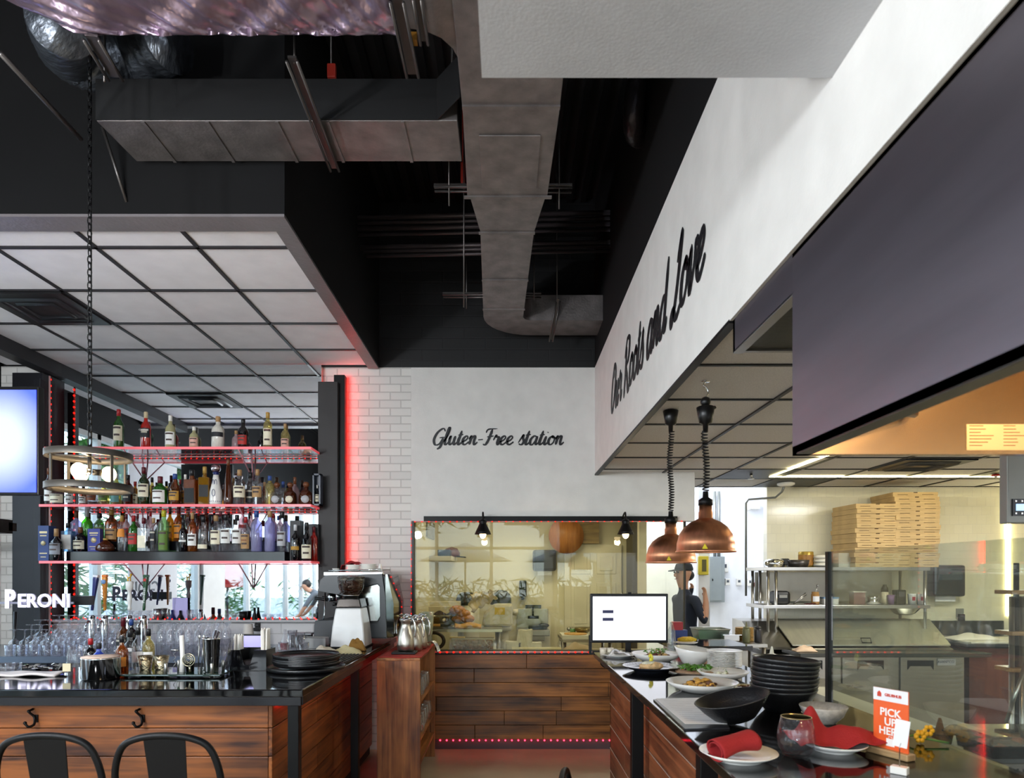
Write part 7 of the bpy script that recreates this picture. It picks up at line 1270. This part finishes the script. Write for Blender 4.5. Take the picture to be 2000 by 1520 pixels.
def headbits(o, c, fwd, hair=True, long=False):
    c = Vector(c); f = Vector(fwd).normalized(); side = f.cross(Vector((0, 0, 1))).normalized()
    part('nose', MB().ball(c+f*.105+Vector((0, 0, -.012)), .017, 8, 6, (1, 1, 1.3)), skin, o); part('eyes', MB().ball(c+f*.092+side*.034+Vector((0, 0, .018)), .011, 8, 6).ball(c+f*.092-side*.034+Vector((0, 0, .018)), .011, 8, 6), M('eye_dark', '1c1614', .3), o)
    part('mouth', MB().ball(c+f*.094+Vector((0, 0, -.055)), .016, 8, 6, (1.2, 1.2, .3)), M('lips', '8a4a40', .5), o); part('ear', MB().ball(c+side*.078, .022, 8, 6, (.5, .8, 1.3)), skin, o); part('ear', MB().ball(c-side*.078, .022, 8, 6, (.5, .8, 1.3)), skin, o)
    if hair:
        mb = MB().ball(c-f*.018+Vector((0, 0, .035)), .102, 16, 10, (.9, .9, 1.0))
        if long: mb.tube(smooth_line([c-f*.08+Vector((0, 0, .04)), c-f*.12+Vector((0, 0, -.1)), c-f*.13+Vector((0, 0, -.32))], 5), [.05]*5+[.055]*5+[.02], 10)
        part('hair', mb, hairm, o)
ED = [('pelvis', 'belly'), ('belly', 'chest'), ('chest', 'neck'), ('neck', 'jaw'), ('jaw', 'head'), ('head', 'crown'), ('chest', 'shl'), ('shl', 'ell'), ('ell', 'wrl'), ('wrl', 'hal'), ('chest', 'shr'), ('shr', 'elr'), ('elr', 'wrr'), ('wrr', 'har'), ('pelvis', 'hil'), ('hil', 'knl'), ('knl', 'anl'), ('anl', 'tol'), ('pelvis', 'hir'), ('hir', 'knr'), ('knr', 'anr'), ('anr', 'tor')]
def fingers(J, E, h, d, up, nm):
    d = Vector(d).normalized(); up = Vector(up).normalized(); s = d.cross(up).normalized(); h = Vector(h)
    for k in range(4):
        a = h+s*(.014*(k-1.5))+d*.03; b = a+d*(.038-.004*abs(k-1.3))-up*.004; c = b+d*.022-up*.018
        for j, q in enumerate((a, b, c)): J['%s%d%d' % (nm, k, j)] = (*q, .0085-.001*j)
        E += [(nm, '%s%d0' % (nm, k)), ('%s%d0' % (nm, k), '%s%d1' % (nm, k)), ('%s%d1' % (nm, k), '%s%d2' % (nm, k))]
    a = h+s*.03+d*.0; b = a+s*.018+d*.03; J[nm+'t0'] = (*a, .01); J[nm+'t1'] = (*b, .0085); E += [(nm, nm+'t0'), (nm+'t0', nm+'t1')]
# cook in a cap, facing the prep room (towards -X), one arm raised to the wall
J = {'pelvis': (0, 0, .95, (.15, .11)), 'belly': (0, 0, 1.10, (.15, .105)), 'chest': (0, .0, 1.33, (.16, .11)), 'neck': (-.01, 0, 1.49, .055), 'jaw': (-.04, 0, 1.585, (.075, .062)), 'head': (-.02, 0, 1.66, (.115, .095)), 'crown': (-.005, 0, 1.735, (.085, .075)),
     'shl': (.0, .19, 1.40, .06), 'ell': (.12, .27, 1.18, .046), 'wrl': (.16, .18, 1.40, .033), 'hal': (.165, .13, 1.47, .034), 'shr': (0, -.19, 1.40, .06), 'elr': (.10, -.22, 1.13, .046), 'wrr': (.13, -.20, 1.36, .033), 'har': (.125, -.19, 1.43, .034),
     'hil': (0, .1, .88, .095), 'knl': (-.02, .11, .5, .065), 'anl': (.03, .11, .09, .045), 'tol': (-.13, .12, .035, .035), 'hir': (0, -.1, .88, .095), 'knr': (-.01, -.11, .5, .065), 'anr': (.02, -.11, .09, .045), 'tor': (-.14, -.12, .035, .035)}
E = list(ED); fingers(J, E, J['har'][:3], (0, .1, 1), (1, 0, 0), 'har'); fingers(J, E, J['hal'][:3], (0, -.3, 1), (1, 0, 0), 'hal')
navy = M('navy_tee', '1c2436', .8); plaid = M('plaid_apron', '5c2a30', .8, 0, (30, .5)); shoe = M('shoe_black', '141414', .5)
def cl(c):
    if c.z < .10: return 3
    if c.z < .98: return 2
    if c.z > 1.50: return 0
    if abs(c.y) > .15 and c.x > .06 and c.z > 1.20: return 0
    return 1
o = person('person in a dark cap and navy top standing by the prep window, hand raised', (X(1338, 7.3), 7.3, 0), .3, (J, E, [skin, navy, plaid, shoe]), cl)
headbits(o, (-.02, 0, 1.66), (-1, -.05, 0), hair=False); capm = M('cap_navy', '23262c', .8)
part('cap', MB().lathe([(.098, 1.695), (.1, 1.72), (.085, 1.765), (.045, 1.785), (0, 1.79)], (-.015, 0, 0), 20), capm, o); part('cap_peak', MB().prism([(-.09, -.075, 1.70), (-.185, -.04, 1.685), (-.185, .04, 1.685), (-.09, .075, 1.70)], (0, 0, .01)), capm, o); part('hair', MB().ball((.03, 0, 1.645), .08, 12, 8, (.9, 1, .8)), hairm, o)
# two people by the side windows, seen in the mirror: one bending over a table, one seated with long hair
J2 = dict(J); J2.update({'belly': (-.04, 0, 1.10, (.15, .105)), 'chest': (-.26, 0, 1.26, (.16, .11)), 'neck': (-.40, 0, 1.33, .055), 'jaw': (-.47, 0, 1.36, (.075, .062)), 'head': (-.50, 0, 1.43, (.115, .095)), 'crown': (-.51, 0, 1.50, (.085, .075)), 'shl': (-.28, .19, 1.28, .06), 'ell': (-.42, .24, 1.05, .046), 'wrl': (-.56, .18, .86, .033), 'hal': (-.62, .16, .82, .034), 'shr': (-.28, -.19, 1.28, .06), 'elr': (-.42, -.24, 1.05, .046), 'wrr': (-.56, -.18, .86, .033), 'har': (-.62, -.16, .82, .034)})
for k in list(J2):
    if k[:3] in ('har', 'hal') and len(k) > 3: del J2[k]
E2 = list(ED); fingers(J2, E2, J2['har'][:3], (-1, 0, -.3), (0, 0, 1), 'har'); fingers(J2, E2, J2['hal'][:3], (-1, 0, -.3), (0, 0, 1), 'hal')
def cl2(c): return 3 if c.z < .1 else 2 if (c.z < .97 and c.x > -.35) else 0 if (c.x < -.36 and (c.z > 1.3 or c.z < 1.02)) else 1
o = person('person in a grey shirt and dark trousers bending over a dining table', (-3.55, -1.0, 0), PI*.0, (J2, E2, [skin, M('grey_shirt', '5a6068', .8), M('trousers_dark', '1c1e26', .8), shoe]), cl2); headbits(o, (-.50, 0, 1.42), (-1, 0, -.3))
J3 = dict(J); 
for k in list(J3):
    if k[:3] in ('har', 'hal') and len(k) > 3: del J3[k]
dz = -.47
for k, v in list(J3.items()): J3[k] = (v[0], v[1], v[2]+dz, v[3])
J3.update({'knl': (-.42, .11, .50, .065), 'anl': (-.40, .11, .08, .045), 'tol': (-.52, .12, .035, .035), 'knr': (-.42, -.11, .50, .065), 'anr': (-.40, -.11, .08, .045), 'tor': (-.52, -.12, .035, .035), 'ell': (-.12, .24, .72, .044), 'wrl': (-.32, .16, .80, .031), 'hal': (-.39, .14, .80, .033), 'elr': (-.12, -.24, .72, .044), 'wrr': (-.32, -.16, .80, .031), 'har': (-.39, -.14, .80, .033), 'hil': (-.05, .1, .47, .09), 'hir': (-.05, -.1, .47, .09)})
E3 = list(ED); fingers(J3, E3, J3['har'][:3], (-1, 0, 0), (0, 0, 1), 'har'); fingers(J3, E3, J3['hal'][:3], (-1, 0, 0), (0, 0, 1), 'hal')
def cl3(c): return 3 if c.z < .1 else 0 if (c.z > 1.03 or c.x < -.2 and c.z > .7) else 2 if (c.z < .52 or c.x < -.16 and c.z < .6) else 1
o = person('person with long dark hair and a pink top seated at a dining table', (-3.6, -1.75, 0), .9, (J3, E3, [skin, M('pink_top', 'b88a98', .8), M('trousers_dark', '1c1e26', .8), shoe]), cl3); headbits(o, (-.02, 0, 1.19), (-1, 0, 0), long=True)
t = thing('dining_table', 'dark dining table by the side windows', 'table', (-4.25, -1.4, 0)); part('top', MB().box(-.4, .4, -.4, .4, .74, .77), wood('table_wood', '3a2416', '6a4428', 1), t); part('pedestal', MB().cyl((0, 0, .02), (0, 0, .74), .04).lathe([(.25, 0), (.25, .02), (.05, .04)], seg=20), black, t)
t = thing('dining_chair', 'black dining chair under the seated person by the windows', 'chair', (-3.56, -1.72, 0), .9); part('seat', MB().box(-.22, .2, -.2, .2, .36, .39), black, t, bevel=.01); part('backrest', MB().box(.19, .215, -.2, .2, .55, .9), black, t, bevel=.01)
for a in (-.19, .18):
    for b in (-.17, .17): part('leg', MB().box(a-.015, a+.015, b-.015, b+.015, 0, .36 if a < 0 else .56), black, t)
